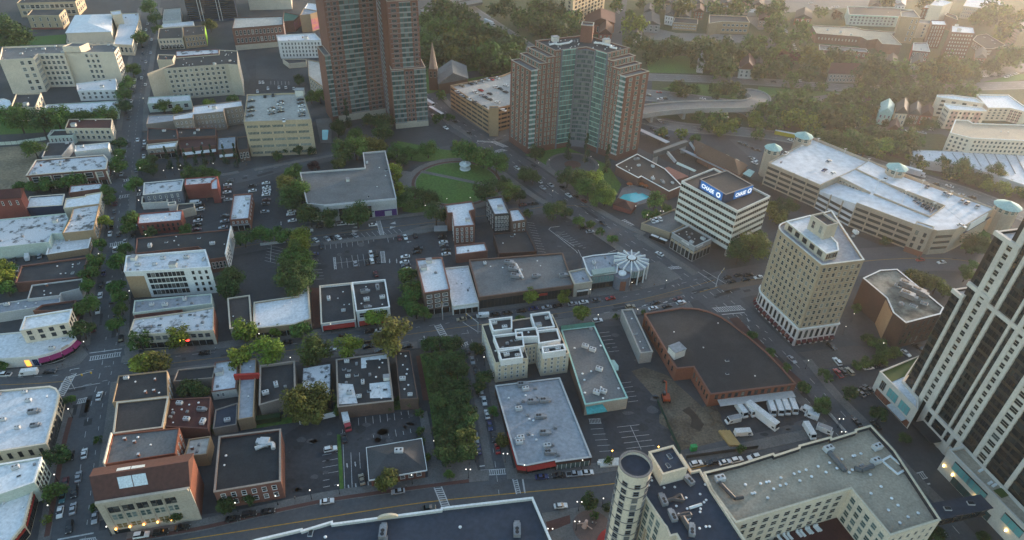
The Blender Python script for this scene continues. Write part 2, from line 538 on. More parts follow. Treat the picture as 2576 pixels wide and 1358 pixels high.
def B(name, label, cat, tile, pts, h=None, base=None, wall='cream', roof='white', par=0.6, cop=None, win=(), sf=(), rect=False,
  units='', group=None, hip=None, gable=None, style='w', aw=(), belts=()):
 """survey a building from its roof corners (and one ground corner for its height), then raise it there"""
 q = T(tile, pts)
 if base:
  h = height_at(q[base[0]], T(tile, [base[1:3]])[0])
 w = [G(x, y, h) for x, y in q]
 if rect:
  w = square_up(w)
 b = Bld(name, label, cat, w, h, group)
 if hip is not None or gable is not None:
  wb = MB(); pp = b.pts
  wb.prism(pp, 0, h); b.part('wall', wb, [WM(wall)])
  if gable is not None:   # gable ends closed by the roof's own end faces
   b.hip(pp, h, gable, RM(roof), 0.4, 0.0)
  else:
   b.hip(pp, h, hip, RM(roof))
 else:
  b.vol(b.pts, 0, h, WM(wall), RM(roof), par, None if cop is None else (WM(cop) if isinstance(cop, str) else cop))
 for e in win:
  o = dict(e[3]) if len(e) > 3 else {}
  z0 = o.pop('z0', 1.0); z1 = o.pop('z1', h - 0.9)
  a, c = b.edge(e[0]); o.setdefault('style', style)
  if 'a' in o or 'b' in o:
   d = c - a; fa, fb = o.pop('a', 0.0), o.pop('b', 1.0)
   if b.flip: fa, fb = 1 - fb, 1 - fa
   a, c = a + d * fa, a + d * fb
  b.facade(a, c, z0, z1, e[1], e[2], **o)
 for e in sf:
  a, c = b.edge(e[0])
  b.band(a, c, 0.3, 3.1, 'storefront', GLASS_D, 0.07, 0.04, bars=max(3, int((c - a).length / 3)), barmat=FRAMES[style])
  if len(e) > 1:
   b.band(a, c, 3.3, 4.2, 'shop_sign', WM(e[1]), 0.18, 0.05)
 for e in aw:
  a, c = b.edge(e[0])
  b.awning(a, c, e[1], e[2], e[3], WM(e[4]), *(e[5:] or (0.04, 0.96)))
 for e in belts:
  a, c = b.edge(e[0]); b.band(a, c, e[1], e[2], 'cornice', WM(e[3]), e[4] if len(e) > 4 else 0.25)
 if units:
  b.units(units)
 return b
# ================================================================ upper left quarter
W = lambda e, r, c, **k: (e, r, c, k)
B('school', 'long yellow brick school with two rows of windows at the top left', 'school', '00', [(165, 30), (755, 15), (830, -60), (250, -50)], h=13, wall='yellowbrick', roof='dark', win=[W(0, 2, 11, w=0.75), W(1, 2, 4)], units='vent3')
B('school', 'yellow brick school wing with dark roof in front of the longer school', 'school', '00', [(268, 154), (592, 152), (655, 88), (325, 92)], base=(0, 312, 300), wall='yellowbrick', roof='dark', win=[W(0, 2, 4, w=0.2), W(1, 2, 3)], belts=[(0, 0.05, 1.6, 'redbrick', 0.1)])
bt = B('theatre', 'white theatre with a big pale hipped roof beside the avenue', 'theatre', '00', [(662, 330), (1115, 315), (1125, 140), (760, 152)], h=13, wall='creamlight', roof='clean', hip=4, rect=False)
B('annex', 'low cream rear annex of flat roofs in front of the white theatre', 'building', '00', [(668, 425), (1145, 405), (1110, 335), (675, 345)], h=6, wall='creamlight', roof='worn', units='ac2 bulk1', win=[W(0, 1, 6)])
B('commercial_building', 'L shaped cream building with grey white roof beside the hipped theatre', 'building', '00', [(1140, 442), (1328, 452), (1345, 380), (1402, 190), (1392, 128), (1228, 135), (1190, 255)], h=9, wall='cream', roof='white', win=[W(1, 2, 3), W(2, 2, 8), W(0, 1, 4)], units='vent3 dark2')
B('stage_tower', 'tall blank cream block behind the hipped theatre roof', 'building', '00', [(1130, 150), (1222, 140), (1212, 100), (1108, 112)], h=17, wall='cream', roof='white')
lf = B('loft_building', 'big eight storey cream loft building with a courtyard notch and chunky cornice', 'building', '00', [(-12, 602), (335, 582), (378, 540), (640, 534), (652, 522), (1150, 524), (1192, 470), (1125, 432), (20, 470)], base=(0, 40, 992), wall='creamlight', roof='grey', par=1.2,
 win=[W(0, 5, 2, a=0.5, b=0.98, w=0.45), W(1, 6, 4, w=0.6), W(2, 6, 5, w=0.6), W(4, 6, 3, a=0.35, b=0.68, w=0.5), W(5, 7, 3, w=0.7)], units='ac6 vent12 dark4')
a, c = lf.edge(4); lf.vol([a - (c - a) * 0.02, a + (c - a) * 0.33, a + (c - a) * 0.33 + Vector((2, 9)), a + Vector((2, 9))], lf.h - 1, lf.h + 4, WM('creamlight'), RM('grey'), name='penthouse')
B('shop_house', 'white three storey building with a red stepped side wall below the loft building', 'building', '00', [(778, 912), (1170, 900), (1165, 788), (765, 838)], base=(0, 800, 1022), wall='white', roof='white', win=[W(0, 2, 6, w=0.4), W(1, 2, 4)], units='sky2 bulk1 vent3')
B('shop_house', 'dark roofed house with cream parapets at the left edge below the loft building', 'building', '00', [(105, 1075), (352, 1078), (412, 930), (160, 940)], h=10, wall='cream', roof='dark', par=1.0, units='bulk1 vent2', win=[W(0, 2, 4), W(1, 2, 3)])
B('pavilion', 'small white octagonal roof at the left picture edge', 'building', '00', [(-30, 1095), (60, 1090), (110, 1050), (100, 1010), (40, 990), (-30, 995)], h=7, wall='white', roof='clean')
B('row_shops', 'low row of shops with patched white roofs behind the garden trees', 'building', '00', [(378, 1140), (1175, 1118), (1190, 1012), (470, 1050)], h=6, wall='palegreen', roof='white', units='ac2 sky2 vent4', win=[W(0, 1, 12)])
B('shop_house', 'maroon roofed cream building on the avenue corner above the sandy lot', 'building', '00', [(652, 1290), (1118, 1290), (1128, 1192), (690, 1196)], h=9, wall='cream', roof='maroon', units='bulk1 vent2', win=[W(0, 2, 8), W(1, 2, 4)])
B('shed', 'low dark roofed shed beside the maroon roofed corner building', 'building', '00', [(475, 1365), (655, 1360), (660, 1298), (515, 1305)], h=5, wall='offwhite', roof='dark', win=[W(0, 1, 4)])
B('commercial_building', 'yellow cream two storey building with arched cornice across the avenue from the theatre', 'building', '00', [(1585, 392), (1838, 382), (1832, 268), (1598, 282)], base=(0, 1605, 500), wall='cream', roof='brown', win=[W(0, 2, 7, w=0.5)], units='chim1 vent2', sf=[(0,)])
B('commercial_building', 'brown brick building with lime green side beside the yellow cream one', 'building', '00', [(1846, 365), (2062, 342), (2062, 255), (1838, 268)], base=(0, 1868, 492), wall='tan', roof='brown', win=[W(0, 2, 6, w=0.4)], units='chim2 vent2')
a, c = Bld.all[-1].edge(1); Bld.all[-1].band(a, c, 0.5, Bld.all[-1].h - 0.4, 'painted_panel', WM('lime'), 0.1)
B('store', 'low store with white torn roof and awnings behind the yellow cream building', 'building', '00', [(1620, 275), (1950, 245), (1945, 212), (1635, 240)], h=5, wall='white', roof='white')
B('store', 'low tan roofed hall beside parked cars at the top of the avenue', 'building', '00', [(1635, 215), (1820, 205), (1815, 80), (1650, 95)], h=6, wall='offwhite', roof='concrete', units='vent3')
tb = B('office_tower', 'dark navy tower with pale frame lines at the top edge of the picture', 'tower', '00', [(1790, -250), (2300, -260), (2300, -330), (1800, -320)], base=(0, 1940, 205), wall='navy', roof='dark')
a, c = tb.edge(0)
for k in range(22):
 tb.band(a, c, 2 + k * tb.h / 22, 2 + k * tb.h / 22 + 1.3, 'window_band', GLASS_D, 0.12)
for f in (0.24, 0.3, 0.62, 0.68):
 p = a + (c - a) * f; q = a + (c - a) * (f + 0.012)
 tb.band(p, q, 0, tb.h, 'pilaster', WM('lightgrey'), 0.5)
B('apartment_tower', 'pale cream blank walled tower at the top edge right of the navy tower', 'tower', 'D', [(612, -60), (722, -62), (722, -80), (615, -78)], base=(0, 632, 25), wall='creamlight', roof='white')
ap = B('apartment_block', 'beige seven storey apartment block with rows of balconies and black roof', 'building', '00', [(1480, 738), (1638, 690), (2288, 642), (2395, 652), (2388, 508), (2205, 500), (2200, 545), (1760, 580), (1745, 640)], base=(3, 2490, 955), wall='beige', roof='tar',
 win=[W(1, 6, 11, w=0.5, hh=0.5), W(3, 6, 4, w=0.5)], units='vent14 ac2')
B('shop_house', 'cream corner house with chimney behind the beige apartment block', 'building', '00', [(1578, 600), (1735, 600), (1762, 550), (1590, 545)], h=13, wall='cream', roof='dark', units='chim1')
B('shop_house', 'low dark roofs with a white patch behind the beige apartment block', 'building', '00', [(1770, 565), (2200, 535), (2195, 490), (1770, 510)], h=9, wall='brick', roof='worn', units='vent2')
B('row_shops', 'white low building with sawtooth parapets in front of the beige apartment block', 'building', '00', [(1482, 1042), (1920, 1010), (1912, 952), (1495, 975)], base=(0, 1500, 1135), wall='palegreen', roof='white', win=[W(0, 1, 5, w=0.5)], units='vent3')
B('warehouse', 'grey stucco store with pale flat roof right of the avenue', 'building', '00', [(1470, 1248), (1738, 1215), (1932, 1170), (1905, 1140), (1490, 1158)], h=6, wall='taupe', roof='silver', units='vent3 ac1')
sr = B('row_houses', 'stepped row of taupe three storey houses with white roofs and fire escapes', 'building', '00', [(1742, 1205), (1940, 1185), (1945, 1150), (2250, 1120), (2255, 1090), (2440, 1065), (2428, 1008), (1945, 1065), (1935, 1120), (1742, 1160)], base=(5, 2445, 1250), wall='taupe', roof='white', win=[W(0, 3, 4, w=0.25, hh=0.4), W(2, 3, 7, w=0.25, hh=0.4), W(4, 3, 4, w=0.25, hh=0.4)], units='bulk1 chim1 vent2')
B('store', 'small mural walled red brick building left of the tall glass tower', 'building', '10', [(265, 215), (380, 205), (440, 150), (280, 115)], base=(0, 290, 330), wall='brick', roof='green', units='')
a, c = Bld.all[-1].edge(1); Bld.all[-1].band(a, c, 1.0, 9.0, 'mural', mat('mural_paint', (0.35, 0.08, 0.22), 0.7, (0.5, 0.22, 0.1), 0.25, fine=0.4), 0.1)
B('store', 'second mural walled building of brown brick hard against the tall tower', 'building', '10', [(442, 150), (545, 140), (640, 110), (480, 80)], base=(0, 455, 330), wall='tan', roof='silver', units='vent2')
a, c = Bld.all[-1].edge(1); Bld.all[-1].band(a, c, 1.0, 11.0, 'mural', MATS['mural_paint'], 0.1)
B('apartment_block', 'white four storey apartment house with fire escapes left of the tall tower', 'building', '10', [(222, 412), (660, 405), (590, 335), (205, 352)], base=(0, 258, 588), wall='white', roof='white', win=[W(0, 4, 12, w=0.3, hh=0.5), W(3, 4, 2, w=0.3)], style='g', units='chim2 bulk1', cop='lightgrey')
B('department_store', 'large red brown brick store with flat tan roof above the white apartment house', 'building', 'D', [(583, 72), (712, 62), (712, 40), (590, 44)], base=(0, 592, 128), wall='brick', roof='concrete', cop='dark', win=[W(0, 2, 12, z0=5, w=0.5), W(1, 2, 4, z0=5)], units='vent6', belts=[(0, 0.1, 4.5, 'beige', 0.15)])
B('store', 'white gabled corner building with pale roof beside the murals', 'building', '10', [(480, 90), (620, 110), (615, 40), (520, 30)], h=9, wall='white', roof='white')
B('store', 'long low dark roofed garage behind the beige parking structure', 'building', '10', [(330, 640), (505, 625), (505, 590), (265, 590)], h=4, wall='beige', roof='dark')
B('school', 'tan brick school building with white lower front hard left of the tall tower', 'building', '10', [(528, 760), (720, 905), (720, 640), (520, 596)], h=11, wall='tanbrick', roof='concrete', win=[W(0, 3, 8)])
# beige parking structure
pg = B('parking_garage', 'beige five level parking structure with cars on the roof near the tall tower', 'parking garage', 'D', [(613, 306), (783, 300), (762, 232), (621, 237)], base=(0, 631, 394), wall='yellowbrick', roof='concrete', par=1.0)
for e, n in ((0, 5), (1, 3)):
 a, c = pg.edge(e); d = c - a
 for lv in range(5):
  z = 1.2 + lv * (pg.h - 1.5) / 5
  for k in range(n):
   pg.band(a + d * (0.03 + k * 0.94 / n), a + d * (0.03 + (k + 0.86) * 0.94 / n), z + 0.5, z + 2.0, 'window_band', GLASS_G, 0.06, bars=8, barmat=WM('creamlight'))
pg.put('bulk', (pg.edge(2)[0] + (pg.edge(0)[0] - pg.edge(2)[0]) * 0.05), rz=0.1, sc=1.5)
# ================================================================ left column, middle
B('shed', 'low dark flat roofed workshop behind the sandy lot', 'building', '01', [(418, 218), (622, 205), (740, 62), (480, 75)], h=5, wall='lightgrey', roof='dark', units='ac1')
B('commercial_building', 'cream windowed rear building at the top of the sandy lot', 'building', '01', [(480, 12), (730, 0), (790, -60), (540, -50)], h=6, wall='palegreen', roof='dark', win=[W(0, 1, 6, w=0.4)])
B('commercial_building', 'white roofed avenue building with blank pale wall facing the sandy lot', 'building', '01', [(748, 168), (1088, 130), (1098, 72), (755, 105)], h=10, wall='offwhite', roof='white', units='ac1 vent2', win=[W(1, 2, 3)])
bc = B('commercial_building', 'two storey brick and cream corner building with wide windows and white cornice', 'building', '01', [(262, 408), (1068, 342), (1085, 246), (1045, 200), (360, 252)], base=(1, 1112, 497), wall='brick', roof='worn', cop='creamlight', win=[W(0, 1, 7, z0=4.6, w=0.7, hh=0.7), W(1, 1, 3, z0=4.6, w=0.7)], sf=[(0,), (1,)], units='dark4 ac2 chim1')
a, c = bc.edge(0)
for k in range(8):
 p = a + (c - a) * (k * 0.988 / 7); bc.band(p, p + (c - a) * 0.016, 0.1, bc.h - 1.2, 'pier', WM('creamlight'), 0.3)
B('store', 'low brick store with white roof on the corner below the brick and cream building', 'building', '01', [(690, 582), (1030, 536), (1025, 478), (708, 506)], h=6, wall='brick', roof='white', units='vent3 dark1')
B('row_house', 'red brick gabled house with maroon roof at the left edge, upper part', 'building', '01', [(-120, 648), (205, 628), (232, 540), (-120, 570)], h=13, wall='redbrick', roof='maroon', gable=3, win=[W(0, 1, 4, z0=8, w=0.2)])
B('row_house', 'red brick house with flat maroon roof and white window frames at the left edge', 'building', '01', [(-120, 785), (188, 765), (236, 672), (-120, 695)], base=(1, 235, 836), wall='redbrick', roof='maroon', cop='white', win=[W(0, 2, 5, w=0.2)])
B('warehouse', 'white roofed hall with a tall navy blue wall beside the red brick house', 'building', '01', [(243, 732), (628, 706), (650, 594), (300, 620)], base=(0, 275, 822), wall='navy', roof='clean', cop='creamlight')
B('store', 'plain white roofed store between the navy walled hall and the avenue', 'building', '01', [(636, 736), (1000, 690), (1025, 570), (858, 598), (850, 612), (662, 636)], h=7, wall='cream', roof='clean', win=[W(1, 1, 4)])
B('store', 'wide store with flaking white roof and a roof hood behind the small car park', 'building', '01', [(-120, 1140), (492, 1076), (520, 990), (622, 988), (690, 842), (660, 786), (-120, 858)], h=7, wall='palegreen', roof='worn', units='bulk1 dark3 vent3')
B('store', 'flaking white roofed avenue store with tan front in the middle left block', 'building', '01', [(624, 988), (940, 956), (1000, 692), (735, 732), (700, 850)], h=8, wall='tan', roof='worn', win=[W(1, 1, 7)], units='dark2 vent2')
B('store', 'white roofed avenue store with an orange lit front above the dark roofs', 'building', '01', [(466, 1202), (888, 1136), (936, 962), (515, 1020)], base=(0, 476, 1272), wall='tan', roof='white', cop='white', units='vent4 dark1', win=[W(1, 1, 4)])
B('store', 'large charcoal roofed store with red brick rear wall on the left block', 'building', '02', [(148, 132), (835, 72), (885, -128), (215, -42)], base=(0, 160, 240), wall='brick', roof='dark', units='vent5 sky2', cop='brick')
B('store', 'black tar roofed store below the charcoal roofed one', 'building', '02', [(272, 292), (602, 256), (612, 232), (800, 186), (835, 84), (318, 150)], h=6, wall='lightgrey', roof='tar', units='vent3 chim1')
B('store', 'pale mint flat roofed rear extension at the left edge', 'building', '02', [(-60, 440), (305, 385), (600, 322), (608, 258), (272, 292), (-60, 345)], h=5, wall='lightgrey', roof='silver', units='ac1 vent3')
B('store', 'narrow dark roofed shop with maroon parapet beside the avenue trees', 'building', '02', [(330, 410), (725, 405), (765, 300), (420, 348)], h=7, wall='brick', roof='tar', par=0.9)
wc = B('corner_shop', 'white corner shop with curved front and magenta awning', 'shop', '02', [(-120, 900), (372, 868), (480, 842), (600, 800), (700, 745), (765, 680), (690, 540), (200, 620), (-120, 650)], base=(1, 405, 972), wall='offwhite', roof='white', units='ac2 vent2')
for e in (1, 2, 3, 4):
 a, c = wc.edge(e); wc.awning(a, c, 4.0, 1.6, 1.3, WM('magenta'), 0, 1); wc.band(a, c, 0.3, 2.6, 'storefront', GLASS_D, 0.1, 0.02, bars=3)
a, c = wc.edge(3); wc.band(a, c, 4.6, 5.6, 'shop_sign', WM('stone'), 0.15, 0.15)
a, c = wc.edge(0); wc.band(a + (c - a) * 0.86, a + (c - a) * 0.97, 0.3, 3.6, 'storefront', GLASS_D, 0.1, 0.02, bars=3, barmat=WM('blue')); wc.band(a + (c - a) * 0.7, a + (c - a) * 0.8, 0.3, 3.4, 'shop_sign', lampmat('orange_sign', (0.7, 0.25, 0.04), 0.6), 0.15)
q = [G(x, y, wc.h + 6.5) for x, y in T('02', [(203, 608), (692, 525), (718, 400), (250, 466)])]
wc.vol(square_up(q), wc.h - 0.7, wc.h + 6.5, WM('creamlight'), RM('clean'), name='upper_storey', rname='upper_roof', cop=WM('white'))
p = square_up(q); wc.facade(p[0], p[1], wc.h + 0.3, wc.h + 6, 2, 4, w=0.35, style='d'); wc.facade(p[1], p[2], wc.h + 0.3, wc.h + 6, 2, 3, w=0.35, style='d')
wl = B('store', 'large white roofed cream building at the left edge below the crossing', 'building', 'D', [(-30, 1140), (116, 1116), (141, 1030), (149, 990), (141, 977), (125, 971), (-30, 985)], base=(3, 162, 1020), wall='cream', roof='white', cop='creamlight', units='ac4 acg3 vent2', win=[W(1, 2, 5, w=0.6, hh=0.6), W(2, 2, 3, w=0.6), W(0, 1, 5, w=0.3)], style='d', sf=[(1, 'dark')])
B('store', 'white roofed pale green building at the left edge, second up from the bottom', 'building', 'D', [(-30, 1253), (86, 1213), (105, 1150), (-30, 1172)], base=(1, 113, 1256), wall='palegreen', roof='clean', cop='white', win=[W(1, 3, 5, w=0.4)], style='d', units='sky1 ac1 dark1')
B('corner_building', 'white roofed cream building with small square windows in the bottom left corner', 'building', 'D', [(-30, 1375), (26, 1362), (60, 1320), (83, 1230), (-30, 1254)], base=(3, 112, 1247), wall='cream', roof='clean', cop='creamlight', win=[W(2, 4, 8, w=0.45), W(1, 3, 3, w=0.5)], style='d', sf=[(2, 'red'), (1, 'red')], units='vent3')
# ================================================================ block right of the avenue
B('row_shops', 'beige restaurant front with white roof behind the cone trees', 'building', '01', [(1476, 145), (1765, 118), (1790, 62), (1480, 96)], h=7, wall='taupe', roof='clean', cop='beige', win=[W(0, 1, 4, z0=3.5)], sf=[(0, 'brick')], units='vent3')
B('store', 'dark roofed store with red brick front behind the beige restaurant', 'building', '01', [(1480, 52), (1792, 38), (1775, -60), (1485, -75)], h=8, wall='brick', roof='tar', units='ac1 dark1')
B('store', 'maroon roofed low shops behind the cone trees', 'building', '01', [(1812, 142), (2178, 102), (2172, 15), (1795, 40)], h=6, wall='brick', roof='maroon', units='dark2', aw=[(0, 3.6, 2.2, 0.8, 'white')])
B('store', 'black roofed shops between the maroon roofs and the stepped row houses', 'building', '01', [(1790, 25), (2172, 5), (2170, -75), (1778, -68)], h=7, wall='brick', roof='tar', units='ac2 sky1')
B('store', 'pale blue grey roofed shop behind the tall cone trees', 'building', '01', [(2188, 148), (2372, 132), (2372, 8), (2190, 22)], h=7, wall='brownbrick', roof='silver', units='dark2 vent2', aw=[(0, 3.6, 2.0, 0.8, 'white')])
B('store', 'narrow black roofed building beside the beige parking structure', 'building', '01', [(2395, 152), (2500, 138), (2490, 8), (2382, 18)], h=8, wall='brownbrick', roof='tar', win=[W(0, 1, 3)])
B('store', 'long white and grey roofed building with slate blue rear wall in the plaza block', 'building', '01', [(1440, 602), (1822, 562), (1848, 446), (1450, 482)], base=(1, 1862, 690), wall='slate', roof='worn', units='vent2 dark1', cop='offwhite', win=[W(0, 2, 6, w=0.25)])
B('store', 'dark red brick building with patchy white roof facing the plaza street', 'building', '01', [(1856, 505), (2120, 484), (2190, 412), (1866, 434)], h=9, wall='redbrick', roof='worn', units='sky1 vent1')
B('store', 'narrow maroon end building with white roof beside the parked cars', 'building', '01', [(2122, 545), (2192, 540), (2188, 425), (2120, 460)], h=9, wall='redbrick', roof='white')
B('store', 'white walled building with coffee brown flat roof on the avenue', 'building', '01', [(1424, 688), (1682, 672), (1690, 602), (1430, 620)], base=(0, 1442, 752), wall='offwhite', roof='brown', cop='creamlight')
B('shed', 'small dark roofed lean to behind the coffee brown roof', 'building', '01', [(1690, 708), (1772, 695), (1768, 668), (1690, 680)], h=6, wall='offwhite', roof='tar', cop='creamlight')
B('shed', 'black roofed rear workshop with beige side beside the parked white van', 'building', '01', [(1775, 765), (1958, 725), (1952, 678), (1785, 692)], h=5, wall='beige', roof='tar')
B('shop_house', 'red painted two storey building with bright white roof on the avenue', 'building', '01', [(1382, 892), (1822, 856), (1836, 754), (1393, 790)], base=(0, 1412, 1010), wall='redbrick', roof='white', win=[W(0, 2, 8, w=0.3)], units='vent6 dark1', style='d')
B('row_house', 'orange brick building with arched windows and white roof in the middle of the car park', 'building', '01', [(2312, 856), (2506, 840), (2538, 588), (2350, 600)], base=(0, 2345, 968), wall='orangebrick', roof='white', cop='brick', win=[W(0, 1, 4, z0=4.5, w=0.35, hh=0.6), W(1, 1, 6, z0=4.5, w=0.25)], sf=[(0, 'grey')], units='ac3 dark2')
wlong = B('store', 'long black roofed building with white right end wall behind the five storey white block', 'building', '01', [(1360, 1190), (1990, 1120), (2062, 1165), (2108, 1250), (2270, 1228), (2326, 946), (1375, 1036)], h=8, wall='brick', roof='tar', units='ac2 sky2 vent4', win=[W(3, 1, 4, w=0.6)])
a, c = wlong.edge(4); wlong.band(a, c, 0.1, wlong.h + 2, 'end_wall', WM('white'), 0.5); wlong.facade(a + Vector((0.5, 0)), a + (c - a) * 0.5 + Vector((0.5, 0)), 1, wlong.h, 3, 4, w=0.35, style='d')
w5 = B('loft_building', 'white five storey loft block with big gridded windows and a brown blank end', 'building', '02', [(1248, 18), (1432, 12), (2118, -30), (2066, -205), (1272, -142)], base=(1, 1522, 275), wall='white', roof='white', par=1.0, cop='white', units='ac6 bulk2 vent3 dark3',
 win=[W(1, 4, 9, a=0.02, b=0.62, w=0.72, hh=0.62), W(1, 4, 3, a=0.66, b=0.98, w=0.3, hh=0.45), W(2, 4, 4, w=0.35)], style='d')
a, c = w5.edge(0); w5.band(a, c, 0.1, w5.h - 2.6, 'blank_panel', WM('tan'), 0.12)
B('store', 'pale grey roofed low building with sooty stain in front of the white loft block', 'building', '02', [(1335, 432), (2130, 335), (2128, 235), (1352, 306)], h=7, wall='palegreen', roof='silver', units='ac3 dark5')
B('store', 'low brick strip with maroon roof behind the striped silver roof', 'building', '02', [(1350, 490), (1840, 425), (1835, 395), (1350, 450)], h=6, wall='brick', roof='maroon')
ss = B('row_shops', 'beige corner shops with a striped silver roof dotted with round vents', 'building', '02', [(1288, 655), (2146, 606), (2150, 372), (1840, 425), (1345, 492)], base=(1, 2188, 752), wall='beige', roof='worn', win=[W(0, 1, 11, z0=4.2, w=0.65, hh=0.6)], sf=[(0,)], units='vent12 dark8 sky2', style='g')
a, c = ss.edge(1); ss.band(a, c, 0.1, ss.h - 0.3, 'end_wall', WM('orangebrick'), 0.15)
a, c = ss.edge(0); d = c - a
ss.band(a + d * 0.55, a + d * 0.63, 3.1, 4.0, 'shop_sign', lampmat('yellow_sign', (0.9, 0.7, 0.05), 1.0), 0.25); ss.band(a + d * 0.635, a + d * 0.68, 3.1, 4.0, 'shop_sign', lampmat('red_sign', (0.9, 0.04, 0.03), 1.2), 0.25)
B('store', 'coffee roofed low store left of the white L shaped roof', 'building', '02', [(2312, 592), (2535, 568), (2512, 254), (2290, 286)], h=6, wall='taupe', roof='brown', cop='beige', units='sky2 vent1')
B('bank', 'cream shop with white L shaped roof and chamfered corner', 'building', '12', [(-30, 592), (385, 546), (460, 520), (546, 490), (525, 156), (430, 170), (424, 262), (-20, 325)], h=6, wall='tan', roof='white', cop='beige', sf=[(0,), (2,)], units='sky1 vent2')
# restaurant
rs = B('restaurant', 'dark roofed restaurant with low white front and red awning', 'restaurant', '12', [(655, 545), (1002, 500), (962, 128), (640, 160)], base=(0, 668, 626), wall='white', roof='dark', par=1.0, cop='creamlight', units='ac2 vent4', aw=[(0, 3.4, 1.5, 1.2, 'red')])
rs2 = B('restaurant', 'taller white stepped front with dark roof and red awning right of the low restaurant', 'restaurant', '12', [(1008, 418), (1346, 374), (1300, 96), (966, 126)], base=(0, 1018, 580), wall='white', roof='dark', par=1.0, cop='white', units='acg3 ac2 vent3', win=[W(0, 1, 3, z0=4.6, z1=8.6, w=0.7, hh=0.6)], aw=[(0, 3.4, 1.5, 1.2, 'red')])
for b_ in (rs, rs2):
 a, c = b_.edge(0); b_.band(a, c, 0.3, 2.6, 'storefront', GLASS_D, 0.08, 0.05, bars=8)
# ================================================================ centre
b3 = B('apartment_block', 'brick three storey house with scalloped parapet and white roof on the street', 'building', 'D', [(1067, 738), (1132, 728), (1112, 647), (1046, 652)], base=(0, 1077, 794), wall='brownbrick', roof='white', win=[W(0, 3, 3, w=0.6, hh=0.5, z0=3.5)], sf=[(0,)], units='bulk2 dark1', cop='brick')
B('store', 'white roofed single storey store between the brick house and the long brown roof', 'building', 'D', [(1138, 770), (1205, 761), (1178, 668), (1116, 674)], base=(0, 1140, 793), wall='offwhite', roof='white', par=0.9, sf=[(0, 'white')], units='vent5 dark1')
bb = B('store', 'long store with flat brown roof, white ducts and dark glass shopfronts', 'building', 'D', [(1205, 748), (1443, 717), (1415, 636), (1180, 654)], base=(0, 1212, 777), wall='brownbrick', roof='grey', par=0.7, cop='brownbrick', units='acg2 ac2 vent4')
for x, y in ((1280, 664), (1290, 680), (1296, 698)): bb.put('acg', G(x, y, bb.rz), rz=-.2)
mb = MB(); mb.tube(G(1298, 664, bb.rz + .9), G(1316, 700, bb.rz + .9), .6, k=6); bb.part('air_duct', mb, [STEEL])
a, c = bb.edge(0); bb.band(a, c, 0.3, 5.0, 'storefront', GLASS_D, 0.08, 0.01, bars=26); bb.band(a + (c - a) * 0.58, a + (c - a) * 0.72, 3.2, 4.4, 'shop_sign', WM('red'), 0.4)
an = B('store', 'small stone fronted bank with pale blue roof beside the glass pavilion', 'building', '22', [(628, 145), (808, 118), (735, -20), (570, 15)], base=(1, 806, 250), wall='stone', roof='silver', par=0.8, units='sky1', cop='stone')
a, c = an.edge(0); an.band(a + (c - a) * .2, a + (c - a) * .8, 0.2, 4.2, 'entrance', GLASS_D, 0.1, bars=4); an.band(a + (c - a) * .18, a + (c - a) * .82, 3.0, 3.9, 'shop_sign', WM('white'), 0.3)
rb = B('apartment_block', 'brick apartment house with white roof left of the car park behind the park', 'building', '11', [(1990, 920), (2202, 904), (2148, 762), (2206, 746), (2174, 660), (1894, 696), (1926, 782), (1972, 780)], base=(0, 2006, 1105), wall='brick', roof='white', par=0.9, win=[W(0, 4, 4, w=0.35), W(1, 4, 4, w=0.3), W(7, 4, 4, w=0.3)], units='bulk1 vent2')
B('store', 'low brick building with plain white roof in front of the brick apartment house', 'building', '11', [(2010, 1206), (2330, 1166), (2300, 1082), (2002, 1112)], base=(0, 2012, 1290), wall='brick', roof='clean', cop='brick', units='dark1')
B('apartment_block', 'black painted four storey house with white roof and dormers beside the park', 'building', '11', [(2396, 802), (2552, 790), (2476, 612), (2314, 634)], base=(0, 2408, 985), wall='dark', roof='white', par=0.9, cop='dark', win=[W(0, 4, 5, w=0.5), W(3, 3, 4, w=0.3)], units='bulk1 vent2')
B('apartment_block', 'small brown house with stained white roof right of the black painted house', 'building', '21', [(0, 872), (146, 850), (66, 735), (-30, 745)], h=10, wall='brownbrick', roof='white', par=0.9, units='vent2', win=[W(0, 2, 3, w=0.3)])
B('shed', 'black roofed yard building with a curved metal skylight behind the long store', 'building', '21', [(-130, 1190), (250, 1170), (150, 960), (-190, 990)], h=5, wall='darkbrick', roof='tar', units='sky1 vent2')
# library
lb = B('library', 'broad concrete library with grey roof, white front and purple banner', 'library', 'D', [(815, 516), (997, 499), (969, 379), (913, 384), (918, 422), (755, 434), (772, 512)], base=(1, 1000, 541), wall='lightgrey', roof='grey', par=0.8, cop='lightgrey', units='bulk1 sky2 ac1 vent3')
a, c = lb.edge(0); d = c - a
lb.band(a, c, lb.h - 2.6, lb.h - 0.1, 'fascia', WM('lightgrey'), 0.9)
lb.band(a + d * 0.19, a + d * 0.64, 0.3, lb.h - 3.0, 'window_wall', GLASS_D, 0.1, bars=9, barmat=GREYM)
lb.band(a + d * 0.68, a + d * 0.82, 0.3, 4.2, 'banner', mat('purple_print', (0.07, 0.02, 0.16), 0.7, (0.05, 0.015, 0.12)), 0.12); lb.band(a + d * 0.92, a + d * 0.99, 0.3, 4.2, 'banner', MATS['purple_print'], 0.12); lb.band(a + d * 0.82, a + d * 0.92, 3.4, 4.2, 'banner', MATS['purple_print'], 0.12)
B('library_wing', 'low concrete courtyard wing joined to the left of the library', 'library', '11', [(470, 690), (690, 690), (670, 488), (480, 500)], h=5, wall='concrete', roof='grey', par=0.7, units='vent2')
